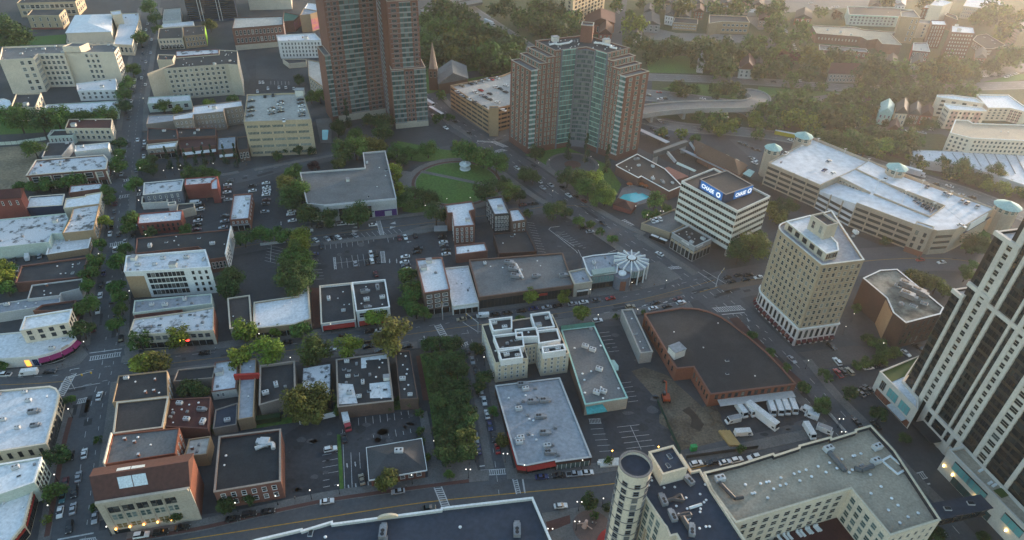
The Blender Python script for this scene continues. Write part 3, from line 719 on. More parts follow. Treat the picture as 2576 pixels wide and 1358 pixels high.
# lofts with white roof terraces
lo = B('apartment_block', 'cream U shaped apartment house with white parapets and roof terraces', 'building', 'D', [(1246, 913), (1329, 901), (1319, 870), (1350, 865), (1363, 897), (1432, 888), (1390, 790), (1212, 816)], base=(0, 1243, 962), wall='cream', roof='dark', par=0.5,
 win=[W(0, 4, 5, w=0.32, hh=0.48), W(4, 4, 4, w=0.32, hh=0.48), W(3, 4, 3, w=0.4), W(2, 4, 3, w=0.4), W(1, 4, 3, w=0.4), W(7, 4, 9, w=0.32)], units='ac2 vent4')
def terrace(b, tile, pts, z1, floor='dark', wall='white'):
 p = [G(x, y, z1) for x, y in T(tile, pts)]
 b.vol(p, b.h - 0.5, z1, WM(wall), RM(floor), 1.1, WM('white'), name='terrace_wall', rname='terrace_floor')
 return p
zz = lo.h + 2.6
p = terrace(lo, '12', [(2385, 615), (2576, 590), (2576, 470), (2345, 498)], zz); lo.units('ac2 acg1', p, lo.h + 1.5, seed=1)
p = terrace(lo, '12', [(2440, 800), (2700, 770), (2680, 625), (2385, 660)], zz, 'brown', 'white'); lo.units('sky1 dark3', p, lo.h + 1.5, seed=2)
p = terrace(lo, '22', [(-110, 910), (110, 880), (80, 780), (-140, 815)], zz); lo.units('ac3 dark1', p, lo.h + 1.5, seed=3)
p = terrace(lo, '22', [(235, 595), (430, 570), (375, 420), (185, 445)], zz); lo.units('bulk1 ac2', p, lo.h + 1.5, seed=4)
p = terrace(lo, '22', [(40, 680), (270, 670), (245, 575), (30, 600)], zz + 0.4, 'brown'); lo.units('vent2', p, lo.h + 2, seed=5)
p = terrace(lo, '22', [(270, 740), (490, 705), (455, 590), (255, 610)], zz, 'brown')
p = terrace(lo, '22', [(315, 840), (545, 805), (520, 745), (300, 775)], zz); lo.units('ac3', p, lo.h + 1.5, seed=6)
# grey roofed restaurant row and its neighbours
gr = B('store', 'wide pale grey roofed store with a grease stained row of roof fans and red front', 'building', 'D', [(1325, 1171), (1398, 1157), (1398, 1162), (1488, 1150), (1408, 950), (1246, 970), (1302, 1168)], base=(3, 1489, 1172), wall='darkbrick', roof='silver', par=0.35, cop='lightgrey', units='')
a, c = gr.edge(0); gr.awning(a, c, 4.2, 1.2, 1.2, WM('red'), 0, 1); gr.band(a, c, 0.3, 2.8, 'storefront', GLASS_D, 0.08, bars=6)
a, c = gr.edge(2); gr.band(a, c, 0.4, 3.0, 'storefront', GLASS_G, 0.08, 0.05, bars=7, barmat=WHITE)
a, c = gr.edge(6); gr.awning(a + (c - a) * 0.0, a + (c - a) * 1.0, 4.0, 0.9, 1.0, WM('red'))
a, c = gr.edge(5); d = c - a; gr.band(a + d * 0.6, c, 2.6, 4.2, 'shop_sign', WM('red'), 0.3)
for x, y, k in ((700, 400, 'acg'), (735, 440, 'ac'), (710, 560, 'dark'), (800, 570, 'acg'), (845, 520, 'dark'), (925, 560, 'acg'), (665, 645, 'ac'), (755, 705, 'dark'), (880, 725, 'acg'), (915, 715, 'dark'), (660, 590, 'dark'), (565, 530, 'vent'), (835, 430, 'dark'), (735, 505, 'vent'), (775, 745, 'vent'), (815, 760, 'vent'), (925, 890, 'acg'), (975, 870, 'dark'), (685, 940, 'ac'), (672, 985, 'ac'), (805, 912, 'vent'), (845, 955, 'vent'), (765, 893, 'dark'), (635, 943, 'vent'), (955, 1022, 'ac'), (1010, 1005, 'dark'), (975, 1090, 'acg'), (1035, 830, 'dark'), (1065, 1110, 'dark')):
 gr.put(k, G(1140.4 + x * 0.247, 872 + y * 0.247, gr.rz), rz=0.2 if len(k) == 2 else 0.12, sc=0.85)
gs = B('store', 'long grey roofed store edged with mint trim and a teal corner canopy', 'building', 'D', [(1472, 1018), (1579, 1001), (1496, 820), (1412, 830)], base=(1, 1576, 1028), wall='brownbrick', roof='grey', par=0.4, cop='mint')
a, c = gs.edge(0); gs.band(a, c, 0.1, gs.h - 0.2, 'front_panel', WM('stone'), 0.12)
b_ = MB(); pp = [G(x, y, 5.2) for x, y in ((1473, 1015), (1515, 1014), (1528, 1033), (1477, 1041))]
b_.prism([p[:2] for p in pp] if area(pp) > 0 else [p[:2] for p in pp][::-1], 4.6, 5.0); gs.part('canopy', b_, [RM('teal')])
pp = [G(x, y, 4.0) for x, y in ((1532, 905), (1545, 905), (1556, 920), (1556, 930), (1543, 932))]
b_ = MB(); b_.prism([p[:2] for p in pp] if area(pp) > 0 else [p[:2] for p in pp][::-1], 3.4, 4.0); gs.part('canopy', b_, [RM('mint')])
a, c = gs.edge(2); gs.awning(a, c, gs.h + 0.2, 1.0, -1.4, WM('green'), 0, 1, 'sign_board')
for x, y, k in ((735, 780, 'ac'), (808, 815, 'ac'), (875, 1010, 'ac'), (795, 1028, 'vent'), (708, 1052, 'vent'), (728, 1115, 'vent'), (850, 1245, 'ac'), (915, 1235, 'ac'), (895, 1190, 'vent'), (732, 1245, 'vent'), (915, 1300, 'vent'), (1070, 1200, 'vent'), (890, 770, 'vent'), (628, 795, 'vent'), (792, 600, 'dark')):
 q = T('22', [(x, y)])[0]; gs.put(k, G(q[0], q[1], gs.rz), rz=-0.4, sc=0.9)
B('store', 'long narrow grey building with rough blank side wall beside the brick hall', 'building', '22', [(1292, 838), (1416, 822), (1214, 392), (1102, 402)], base=(0, 1284, 945), wall='concrete', roof='grey', par=0.5, cop='concrete', units='vent3 sky1')
# brick hall with curved front
po = B('post_office', 'large brick hall with a vast dark roof and a curved street front', 'post office', 'D', [(1787, 992), (2003, 966), (1970, 928), (1931, 887), (1885, 848), (1838, 812), (1815, 797), (1788, 785), (1760, 777), (1738, 775), (1714, 774), (1621, 789), (1702, 927), (1745, 923)], base=(12, 1696, 958), wall='orangebrick', roof='tar', par=0.5, cop='brick',
 win=[W(0, 1, 12, z0=3.4, z1=6.6, w=0.4, hh=0.6), W(11, 1, 9, z0=2, z1=6, w=0.25), W(13, 1, 6, z0=2, z1=6, w=0.25)], style='d', units='vent4 sky2')
po.put('bulk', G(1700, 892, po.rz), rz=0.5, sc=1.5)
a, c = po.edge(0); po.awning(a + (c - a) * 0.1, a + (c - a) * 0.98, 3.4, 3.2, 0.3, WM('lightgrey'), 0, 1, 'loading_canopy')
# tower-foot office
of = B('office_building', 'dark brick four storey office with lichen stained roof and white parapet edge', 'building', '32', [(1388, 532), (1736, 442), (1766, 378), (1300, -8), (1128, 2), (958, 82), (1196, 282), (1262, 430)], h=15, wall='darkbrick', roof='blotch', par=0.5, cop='white', win=[W(0, 3, 6, w=0.3)], style='d')
for x, y, k in ((1380, 170, 'acg'), (1390, 275, 'acg'), (1500, 240, 'acg'), (1310, 160, 'sky'), (1460, 365, 'sky'), (1570, 340, 'sky'), (1335, 355, 'dark')):
 q = T('32', [(x, y)])[0]; of.put(k, G(q[0], q[1], of.rz), rz=-0.7, sc=1.4)
a, c = of.edge(6); of.band(a, c, 0.1, of.h - 1.0, 'stair_panel', WM('tan'), 0.25)
# pool clubhouse
ch = B('clubhouse', 'low brick clubhouse with dark brown roof and white edge beside the pool', 'building', '21', [(1045, 302), (1060, 318), (1272, 432), (1300, 415), (1580, 568), (1712, 512), (1540, 340), (1260, 190)], h=6, wall='brick', roof='brown', par=0.5, cop='white', units='acg2 ac4 vent4')
cr = B('clubhouse_hall', 'coral roofed brick hall standing on the edge of the clubhouse', 'building', '21', [(1606, 462), (1780, 415), (1575, 318), (1412, 366)], base=(0, 1600, 512), wall='brick', roof='coral', par=0, units='')
a, c = cr.edge(3); cr.band(a, c, cr.h - 2.6, cr.h - 1.2, 'window_band', GLASS_D, 0.08, 0.1, bars=6)
# bottom left
B('store', 'dark tar roofed corner building with tan gable end below the crossing', 'building', '02', [(1128, 1332), (1692, 1268), (1684, 1010), (1190, 1062)], h=8, wall='tan', roof='tar', par=0.5, units='chim3 ac1 vent2', win=[W(1, 2, 3, w=0.3), W(3, 2, 6)])
B('store', 'low black roofed store on the street right of the tan gabled corner building', 'building', '02', [(1740, 1120), (2140, 1085), (2170, 960), (1790, 1000)], h=5, wall='taupe', roof='tar', units='')
B('store', 'coffee coloured flat roof with pale front edge below the tar roofed corner', 'building', 'D', [(284, 1091), (409, 1075), (424, 998), (294, 1012)], h=8, wall='tan', roof='brown', par=0.5, cop='beige', win=[W(3, 1, 6)])
B('store', 'striped maroon and brown flat roof with a line of exhaust fans', 'building', 'D', [(411, 1072), (523, 1078), (530, 998), (424, 1003)], h=6, wall='brick', roof='maroon', par=0.5, units='acg1 ac3 vent5 dark3')
g2 = B('store', 'grey ribbed roof with cream street front and orange brick end above the brown gabled roof', 'building', 'D', [(264, 1168), (441, 1140), (451, 1075), (283, 1092)], h=10, wall='orangebrick', roof='grey', par=0.5, units='chim3 vent2', win=[W(1, 2, 3, w=0.25)])
a, c = g2.edge(3); g2.band(a, c, 0.1, g2.h + 1.0, 'street_front', WM('creamlight'), 0.4)
B('shed', 'small tan yard building with brick stair behind the brown gabled roof', 'building', 'D', [(462, 1148), (520, 1142), (530, 1096), (475, 1104)], h=6, wall='tan', roof='concrete', units='dark2 chim1')
ad = B('theatre', 'stone fronted old theatre with brown pitched roof and skylights at bottom left', 'theatre', 'D', [(243, 1264), (475, 1227), (484, 1142), (238, 1180)], base=(0, 277, 1346), wall='orangebrick', roof='rust', gable=4.5)
a, c = ad.edge(0); d = c - a; L = d.length
ad.band(a - d * 0.01, c + d * 0.01, 0.05, ad.h + 0.6, 'stone_front', WM('stone'), 0.5)
u = d / L; nn = Vector((u.y, -u.x)); a2, c2 = a + nn * 0.52, c + nn * 0.52
ad.band(a2, c2, ad.h - 0.4, ad.h + 0.9, 'cornice', WM('stone'), 0.7)
for k in range(5):
 f0 = 0.09 + k * 0.155
 for r_, (zb, n_) in enumerate(((0.72, 2), (0.5, 2))):
  for j in range(2):
   x0 = f0 + j * 0.062
   p, q = a2 + d * x0, a2 + d * (x0 + 0.05)
   if r_ == 0:
    for t in range(2):
     ad.facade(p, q, ad.h * 0.68 + t * 1.3, ad.h * 0.68 + t * 1.3 + 1.2, 1, 1, w=0.95, hh=0.85, style='d', m=0)
   else:
    ad.facade(p, q, ad.h * 0.44, ad.h * 0.44 + 2.6, 1, 1, w=0.9, hh=0.9, style='s', glass=GLASS_G, m=0)
 ad.facade(a2 + d * f0, a2 + d * (f0 + 0.12), 2.6, 5.2, 1, 2, w=0.8, hh=0.8, style='s', glass=glassmat('tan_shutter', (0.16, 0.12, 0.05), (0.2, 0.15, 0.07)), m=0)
 ad.band(a2 + d * (f0 - 0.03), a2 + d * (f0 - 0.018), 1.2, ad.h - 0.6, 'pilaster', WM('stone'), 0.2)
 lm = MB(); pz = a2 + d * (f0 - 0.02) + nn * 0.5; lm.ball((pz.x, pz.y, 3.2), 0.34); ad.part('wall_lamp', lm, [lampmat('amber_lamp', (1.0, 0.42, 0.08), 1.6)])
ad.band(a2 + d * 0.03, a2 + d * 0.2, 0.2, 2.0, 'storefront', GLASS_D, 0.1)
mk = MB()
for x0, x1, t0, t1 in ((0.27, 0.42, 0.18, 0.4), (0.43, 0.58, 0.18, 0.4), (0.27, 0.42, 0.58, 0.78), (0.43, 0.58, 0.58, 0.78)):
 e0, e1 = ad.edge(0); e3 = ad.edge(3)[0]; dv = e3 - e0
 pts = []
 for fx, ft in ((x0, t0), (x1, t0), (x1, t1), (x0, t1)):
  q = e0 + (e1 - e0) * fx + dv * ft
  z = ad.h + 4.5 * (1 - abs(ft - 0.5) / 0.5) + 0.18
  pts.append((q.x, q.y, z))
 mk = MB(); mk.poly(pts); lowp = [(x, y, z - 0.4) for x, y, z in pts]
 for i in range(4):
  mk.poly([lowp[i], lowp[(i + 1) % 4], pts[(i + 1) % 4], pts[i]])
 ad.part('skylight', mk, [mat('skylight_panel', (0.62, 0.68, 0.68), 0.3, (0.55, 0.6, 0.6))])
bk = B('commercial_building', 'brick building with black tar roof and silver ducts left of the small car park', 'building', 'D', [(538, 1238), (706, 1210), (706, 1079), (551, 1098)], base=(1, 719, 1252), wall='brick', roof='tar', par=0.9, cop='taupe', win=[W(0, 2, 6, w=0.4)], style='w', units='vent3')
mb = MB(); z = bk.rz + 1.0
pth = [T('13', [p])[0] for p in ((-10, 440), (90, 400), (150, 385), (170, 390), (175, 440))]
for i in range(len(pth) - 1):
 mb.tube(G(*pth[i], z), G(*pth[i + 1], z), 0.75, k=6)
mb.box(G(*T('13', [(90, 390)])[0], bk.rz), (3.2, 3.0, 1.8)); mb.box(G(*T('13', [(40, 385)])[0], bk.rz), (2, 2, 1.6)); bk.part('air_duct', mb, [STEEL])
# the drive-through bank
hb = B('bank', 'small bank with a hipped black shingle roof and white eaves', 'bank', 'D', [(933, 1203), (1069, 1180), (1057, 1107), (926, 1129)], h=4.6, wall='brick', roof='shingle', hip=3.0, rect=True, win=[W(0, 1, 6, w=0.5), W(1, 1, 4, w=0.4)])
o1 = inset(hb.pts, -0.75); o2 = inset(hb.pts, -0.55); mb = MB()
for i in range(4):
 j = (i + 1) % 4
 mb.prism([o1[i], o1[j], o2[j], o2[i]], 4.2, 4.75)
hb.part('eaves_gutter', mb, [WHITE])
hb.put('ac', sum(hb.pts, Vector((0, 0))) / 4 + Vector((1, 1)), 6.6, 0.1)
# the big dark blue roof at the bottom edge
db = B('market_hall', 'wide building with a navy blue flat roof along the bottom edge', 'building', 'D', [(540, 1390), (644, 1357), (760, 1330), (760, 1334), (836, 1311), (836, 1317), (1110, 1281), (1110, 1277), (1340, 1251), (1406, 1405), (540, 1420)], h=12, wall='offwhite', roof='navy', par=1.2, cop='white')
for x, y, k, t in ((550, 1295, 'sky', '13'), (700, 1340, 'vent', '13'), (2055, 1240, 'vent', '13'), (50, 1280, 'acg', '23'), (1280, 1300, 'acg', '13'), (1305, 1350, 'dark', '13')):
 q = T(t, [(x, y)])[0]; db.put(k, G(q[0], q[1], db.rz), rz=1.6, sc=1.0)
p = [G(*T('13', [q])[0], 12.3) for q in ((1222, 1158), (1430, 1132))]
mb = MB(); u = (p[1] - p[0]).normalized(); c = (p[0] + p[1]) / 2; r_ = (p[1] - p[0]).length / 2
for s_ in range(12):
 t0, t1 = math.pi * s_ / 12, math.pi * (s_ + 1) / 12
 q0 = c + u * r_ * math.cos(t0) + Vector((0, 0, r_ * 0.55 * math.sin(t0))); q1 = c + u * r_ * math.cos(t1) + Vector((0, 0, r_ * 0.55 * math.sin(t1)))
 n_ = Vector((-u.y, u.x, 0)) * 0.8
 mb.poly([c, q0, q1]); mb.poly([c + n_, q1 + n_, q0 + n_]); mb.poly([q0, q0 + n_, q1 + n_, q1])
db.part('arched_pediment', mb, [WM('cream')])
def lerp2(a, b, t): return a + (b - a) * t
G1 = (300, 1300, 800 / 2173)
B('house', 'white roofed house with ivy on its pale rear wall in the lower left block', 'building', G1, [(1338, 462), (1592, 426), (1620, 126), (1376, 160)], base=(0, 1352, 548), wall='offwhite', roof='white', cop='brick', win=[W(0, 1, 2, a=0.1, b=0.55, w=0.4)], units='bulk1 dark1')
b = B('store', 'long pale blue grey roof with a maroon rooftop sign beside the ivy clad house', 'building', G1, [(1604, 742), (1766, 716), (1796, 116), (1632, 128)], h=6, wall='tan', roof='silver', units='vent2')
p_ = G(*T(G1, [(1708, 326)])[0], b.rz); mb = MB(); mb.box((p_.x, p_.y, b.rz), (9.5, 1.0, 2.6), 0.12); b.part('roof_sign', mb, [WM('red')])
B('store', 'low black roofed annex below the ivy clad house', 'building', G1, [(1352, 835), (1592, 790), (1606, 568), (1378, 640)], h=4, wall='taupe', roof='navy', par=0.5, units='ac1')
B('store', 'wide black roofed store with tan side wall left of the scratched white roof', 'building', '12', [(32, 1362), (398, 1258), (388, 916), (40, 962)], h=6.5, wall='taupe', roof='tar', par=1.0, cop='taupe', units='ac2 dark1')
B('store', 'small store with scratched and flaking white roof between two black roofs', 'building', '12', [(455, 1228), (752, 1310), (756, 930), (465, 978)], h=5, wall='dark', roof='worn', par=0.4, units='sky1 dark2 vent2')
b = B('store', 'black tar roof patched with white squares and many vents in the lower middle block', 'building', '12', [(822, 1380), (1382, 1318), (1325, 832), (806, 902)], h=6.5, wall='brownbrick', roof='tar', par=0.5, cop='taupe', units='ac5 sky5 vent7 bulk1 dark3')
for pts in ([(1055, 868), (1322, 838), (1328, 890), (1105, 908), (1110, 985), (1060, 990)], [(826, 1140), (975, 1150), (1022, 1340), (828, 1352)], [(1142, 1142), (1358, 1118), (1376, 1282), (1148, 1290)]):
 q = [G(x, y, b.rz + 0.02) for x, y in T('12', pts)]; mb = MB(); mb.poly(q if area(q) > 0 else q[::-1]); b.part('roof_patch', mb, [mat('patch_white', (0.6, 0.61, 0.62), 0.8, (0.25, 0.25, 0.25), 0.5, 0.5, 0.7)])
B('store', 'narrow black roofed building with a row of white turbine vents beside the tree lined square', 'building', '12', [(1445, 1300), (1632, 1292), (1548, 808), (1400, 815)], h=6, wall='brownbrick', roof='tar', par=0.4, units='vent7 ac3')
# ================================================================ upper right: hospital hill, houses, apartments
b = B('apartment_tower', 'tall tan apartment slab with rows of balconies at the top edge', 'apartment tower', 'D', [(1448, -75), (1532, -105), (1500, -120), (1416, -92)], base=(0, 1450, 68), wall='yellowbrick', roof='grey', win=[W(0, 14, 9, w=0.55, hh=0.55), W(3, 14, 2, w=0.3)], style='d')
b = B('church', 'dark red church with steep maroon roofs beyond the V shaped tower', 'church', '20', [(742, 255), (1032, 232), (1036, 130), (738, 155)], h=9, wall='redbrick', roof='maroon', gable=6, win=[W(0, 1, 6, w=0.3, hh=0.7)])
B('church_hall', 'red brick gabled hall with pale window in front of the dark red church', 'church', '20', [(870, 340), (1005, 345), (1010, 255), (880, 250)], h=8, wall='redbrick', roof='maroon', gable=5, win=[W(0, 2, 3, w=0.4)], style='c')
for lab, pts, h_, wl, rf_, gb_ in (('grey shingled house with steep gable right of the top street', [(1318, 235), (1490, 250), (1480, 150), (1320, 140)], 8, 'grey', 'shingle', 3.5), ('pale brick gabled house above the grey shingled house', [(1330, 120), (1430, 120), (1432, 60), (1335, 60)], 8, 'taupe', 'shingle', 3.5),
  ('white house with dark gable on the hillside near the top', [(1545, 150), (1625, 165), (1640, 85), (1550, 75)], 9, 'white', 'shingle', 4), ('white corner house with grey roof at the top edge', [(1690, 20), (1800, 20), (1800, -30), (1700, -30)], 8, 'white', 'shingle', 3), ('tan gabled house among trees at the top edge', [(1825, 40), (1930, 40), (1935, -20), (1830, -20)], 8, 'tan', 'shingle', 3.5), ('pale blue house at the top edge', [(1965, 40), (2070, 45), (2075, -15), (1970, -20)], 8, 'lightgrey', 'shingle', 3.5), ('white house with porch at the top edge right of the pale blue one', [(2100, 50), (2215, 50), (2220, -10), (2105, -15)], 8, 'white', 'shingle', 3.5), ('cream house with brown roof at the top edge', [(2240, 60), (2400, 60), (2390, -10), (2250, -15)], 9, 'cream', 'rust', 3.5), ('orange brick house between trees on the upper hillside', [(1840, 110), (1930, 115), (1935, 60), (1845, 60)], 8, 'orangebrick', 'rust', 3),
  ('pale blue turreted house hidden in dark trees above the slip road', [(1872, 620), (1940, 630), (1935, 560), (1880, 550)], 9, 'lightgrey', 'silver', 4), ('small house with a crimson roof above the slip road', [(2290, 690), (2450, 700), (2450, 610), (2300, 600)], 8, 'offwhite', 'maroon', 6)):
 B('house', lab, 'house', '20', pts, h=h_, wall=wl, roof=rf_, gable=gb_, win=[W(0, 2, 3, w=0.4), W(1, 2, 2, w=0.4)])
B('shed', 'white flat roofed shed beside the upper car park', 'shed', '20', [(2375, 122), (2480, 125), (2485, 80), (2380, 75)], h=4, wall='lightgrey', roof='clean')
B('school', 'low tan brick school block with white window bands, upper right', 'school', '20', [(1618, 225), (1868, 242), (1872, 190), (1640, 172)], base=(0, 1622, 300), wall='tan', roof='dark', cop='beige', win=[W(0, 2, 8, w=0.7, hh=0.3)])
B('school', 'wide tan brick school hall with big dark roof, upper right', 'school', '20', [(1985, 235), (2110, 215), (2395, 225), (2360, 165), (1985, 148)], base=(2, 2350, 340), wall='tan', roof='dark', cop='beige', win=[W(1, 2, 6, w=0.6, hh=0.35)])
B('school_wing', 'blank tan brick projecting wing of the wide school hall', 'school', '20', [(1978, 240), (2112, 240), (2110, 200), (1978, 195)], base=(0, 1975, 345), wall='tan', roof='dark')
b = B('hospital', 'pale mint glazed apartment terrace with three rows of balconies, upper right', 'apartment block', '30', [(815, 145), (1312, 165), (1460, 100), (1240, 72), (800, 62)], base=(0, 822, 265), wall='palegreen', roof='brown', cop='offwhite', win=[W(0, 3, 12, w=0.55, hh=0.6)], style='w', units='sky2 vent2')
a, c = b.edge(0); b.band(a, c, b.h - 1.0, b.h - 0.1, 'canopy', WM('mint'), 1.2, 0.02)
B('hospital', 'broad low brown brick hospital block with stepped flat roof', 'hospital', '30', [(490, 335), (935, 368), (1000, 402), (1105, 388), (1150, 440), (1345, 452), (1240, 340), (1290, 320), (960, 296), (870, 272), (440, 252)], base=(0, 500, 440), wall='brick', roof='gravel', cop='beige', win=[W(0, 1, 12, w=0.2, hh=0.2)], units='ac2 bulk1')
B('hospital', 'low brick extension with white gutter in front of the broad hospital block', 'hospital', '30', [(520, 500), (1015, 525), (985, 490), (680, 465), (515, 450)], h=6, wall='brick', roof='grey', cop='lightgrey', win=[W(0, 1, 10, w=0.3)])
B('hospital', 'tan brick hospital tower with one cream side', 'hospital', '30', [(1340, 165), (1535, 180), (1470, 100), (1335, 118)], base=(0, 1290, 440), wall='tan', roof='grey', cop='beige', win=[W(0, 4, 2, a=0.5, b=1, w=0.2)])
B('hospital', 'cream walled hospital block with a few small windows', 'hospital', '30', [(1455, 225), (1640, 240), (1640, 200), (1470, 190)], base=(0, 1415, 380), wall='cream', roof='grey', win=[W(0, 4, 2, w=0.2)])
B('hospital', 'brick hospital tower with a white plant room on top', 'hospital', '30', [(1650, 245), (1800, 250), (1780, 205), (1640, 200)], base=(0, 1600, 500), wall='brick', roof='clean', win=[W(0, 6, 5, w=0.2)])
B('hospital', 'tall brick hospital tower with pale stair core, largest of the brick towers', 'hospital', '30', [(1845, 320), (2085, 335), (2070, 270), (1850, 250)], base=(0, 1745, 590), wall='brick', roof='white', win=[W(0, 7, 8, w=0.25, hh=0.25)], units='bulk2')
B('hospital', 'rear brick hospital tower with white and green roof boxes', 'hospital', '30', [(1560, 75), (1760, 90), (1780, 50), (1600, 40)], base=(0, 1545, 200), wall='brick', roof='white', units='bulk2', win=[W(0, 3, 6, w=0.2)])
B('hospital', 'brick hospital block with tan edged dark roof behind the tall brick tower', 'hospital', '30', [(1780, 150), (1910, 200), (1900, 160), (1800, 125)], base=(1, 1880, 330), wall='brick', roof='dark', cop='beige')
B('hospital', 'small hospital entrance block with red end wall', 'hospital', '30', [(1455, 505), (1630, 520), (1600, 430), (1465, 430)], base=(0, 1425, 620), wall='brick', roof='concrete', cop='offwhite', win=[W(0, 2, 5, w=0.5)], units='sky1')
a, c = Bld.all[-1].edge(3); Bld.all[-1].band(a, c, 0.2, Bld.all[-1].h - 1, 'red_panel', WM('red'), 0.1)
B('hospital', 'low brick wing with skylights right of the tall brick tower', 'hospital', '30', [(2060, 400), (2190, 490), (2260, 490), (2400, 455), (2200, 340), (2100, 355)], h=7, wall='brownbrick', roof='brown', cop='beige', units='sky3', win=[W(1, 2, 4), W(0, 2, 6)])
B('office_building', 'beige four storey office block with pale roof in the far right corner', 'office building', '30', [(1965, 60), (2300, 100), (2372, 48), (2330, 0), (2010, -20)], base=(0, 1935, 190), wall='beige', roof='white', cop='creamlight', win=[W(0, 3, 16, w=0.4, hh=0.4), W(1, 3, 5, w=0.4, hh=0.4)], units='bulk1')
b = B('apartment_tower', 'tan round fronted apartment tower with curved balconies at the right edge', 'apartment tower', '30', [(2470, 280), (2500, 240), (2560, 215), (2700, 220), (2700, 300), (2540, 320)], base=(0, 2430, 480), wall='tanbrick', roof='gravel')
for k in range(7):
 for e in (0, 1, 5):
  a, c = b.edge(e); b.band(a, c, 2 + k * b.h / 7.5, 3 + k * b.h / 7.5, 'balcony', WM('pink'), 1.2)
B('apartment_tower', 'pale tower top with green plant room at the top right edge', 'building', '30', [(1630, 50), (1760, 60), (1860, 20), (1700, -20)], h=20, wall='creamlight', roof='white', units='bulk1')
B('house', 'half timbered mansion with a long red brown roof above the slip road', 'house', '30', [(612, 735), (960, 745), (965, 650), (640, 645)], h=8, wall='taupe', roof='maroon', gable=5, win=[W(0, 2, 9, w=0.5)], style='w')
for lab, pts, h_, wl, rf_, gb_ in (('mint green gabled house behind the railway, leftmost of the row', [(1118, 1130), (1255, 1145), (1270, 1050), (1140, 1030)], 9, 'mint', 'mint', 4), ('cream gabled house with brown roof between mint and mauve houses', [(1285, 1135), (1405, 1140), (1415, 1050), (1300, 1040)], 10, 'cream', 'brown', 5), ('mauve roofed dark house in the row behind the railway', [(1420, 1140), (1535, 1150), (1540, 1065), (1435, 1060)], 9, 'brownbrick', 'shingle', 4), ('dark red house with white porch, rightmost of the row', [(1538, 1155), (1655, 1165), (1665, 1095), (1550, 1085)], 8, 'redbrick', 'maroon', 4), ('small white house with crimson roof by the railway', [(1205, 1300), (1330, 1310), (1320, 1235), (1235, 1225)], 6, 'white', 'maroon', 4), ('low white tent roofed shed among bushes', [(760, 1240), (900, 1270), (890, 1190), (740, 1180)], 4, 'lightgrey', 'clean', 2),
  ('dark house with white windows at the edge of the top car park', [(270, 180), (440, 185), (440, 110), (290, 105)], 7, 'brick', 'brown', 4)):
 B('house', lab, 'house', '30', pts, h=h_, wall=wl, roof=rf_, gable=gb_, win=[W(0, 2, 3, w=0.4), W(1, 2, 3, w=0.4)])
for lab, pts, bs, rf_, wn in (('rear wing of the cream and pink apartments with white roof', [(1705, 975), (2170, 1040), (2090, 985), (1860, 955), (1700, 955)], (0, 1655, 1170), 'clean', 10), ('front wing of the cream and pink apartments with narrow white roof', [(1780, 1060), (1830, 1100), (2200, 1118), (2150, 1080), (1775, 1042)], (1, 1740, 1290), 'clean', 8), ('right wing of the cream and pink apartments with wide white roof', [(2215, 1082), (2440, 1085), (2576, 1118), (2640, 1110), (2420, 955), (2100, 952)], (0, 2160, 1215), 'clean', 6)):
 b = B('apartment_block', lab, 'apartment block', '30', pts, base=bs, wall='creamlight', roof=rf_, cop='white', win=[W(1, 4, wn, w=0.35, hh=0.35), W(0, 4, 4, w=0.35, hh=0.35)], style='d')
 a, c = b.edge(1)
 for t in (0.08, 0.4, 0.72): b.band(lerp2(a, c, t), lerp2(a, c, t + 0.18), 0.1, b.h - 1.2, 'pink_panel', WM('pink'), 0.03)
b = B('apartment_block', 'cream and pink apartments with gravel roof in front of the white roofed ones', 'apartment block', '30', [(1835, 1335), (1885, 1205), (2012, 1210), (2060, 1240), (2700, 1262), (2700, 1420), (2050, 1390)], h=16, wall='creamlight', roof='gravel', cop='white', units='vent3')
a, c = b.edge(5); b.facade(a, c, 1, 15, 5, 14, w=0.35, hh=0.4, style='d'); a, c = b.edge(6); b.facade(a, c, 1, 15, 5, 4, w=0.35, hh=0.4, style='d')
b = B('warehouse', 'long low warehouse with worn white ribbed roof behind the railway', 'warehouse', '31', [(1462, 235), (2060, 330), (2576, 500), (2750, 480), (2750, 200), (2100, 175), (1455, 145)], h=6, wall='lightgrey', roof='white', par=0.3, units='dark6')
for k in range(9):
 p0, p1 = G(*T('31', [(1750 + k * 105, 180)])[0], 6).to_2d(), G(*T('31', [(1800 + k * 115, 240 + k * 24)])[0], 6).to_2d()
 mb = MB(); mb.tube((*p0, 5.9), (*p1, 5.9), 0.3, k=5); b.part('roof_seam', mb, [GREYM])
FARH = []
for t_, x, y, wl, rf_ in (('20', 1560, 10, 'cream', 'shingle'), ('20', 1640, 60, 'grey', 'brown'), ('20', 1740, 150, 'white', 'shingle'), ('20', 2480, 30, 'beige', 'brown'), ('20', 2540, 180, 'taupe', 'maroon'), ('20', 1250, 330, 'white', 'shingle'), ('20', 2480, 640, 'brick', 'brown'), ('30', 60, 560, 'taupe', 'maroon'), ('30', 1240, 620, 'pink', 'brown'), ('30', 1010, 1010, 'white', 'shingle'), ('30', 1500, 620, 'beige', 'shingle'), ('30', 1080, 40, 'brick', 'brown'), ('30', 1330, 30, 'white', 'silver'), ('30', 2140, 560, 'brick', 'grey')):
 b = B('house', 'far house', 'house', t_, [(x - 55, y + 20), (x + 55, y + 24), (x + 60, y - 50), (x - 48, y - 54)], h=7, wall=wl, roof=rf_, gable=3.5, win=[W(0, 2, 3, w=0.4), W(1, 2, 2, w=0.4)]); FARH.append((b.root, wl + ' walled gabled house', 'on the far hillside', *T(t_, [(x, y)])[0]))
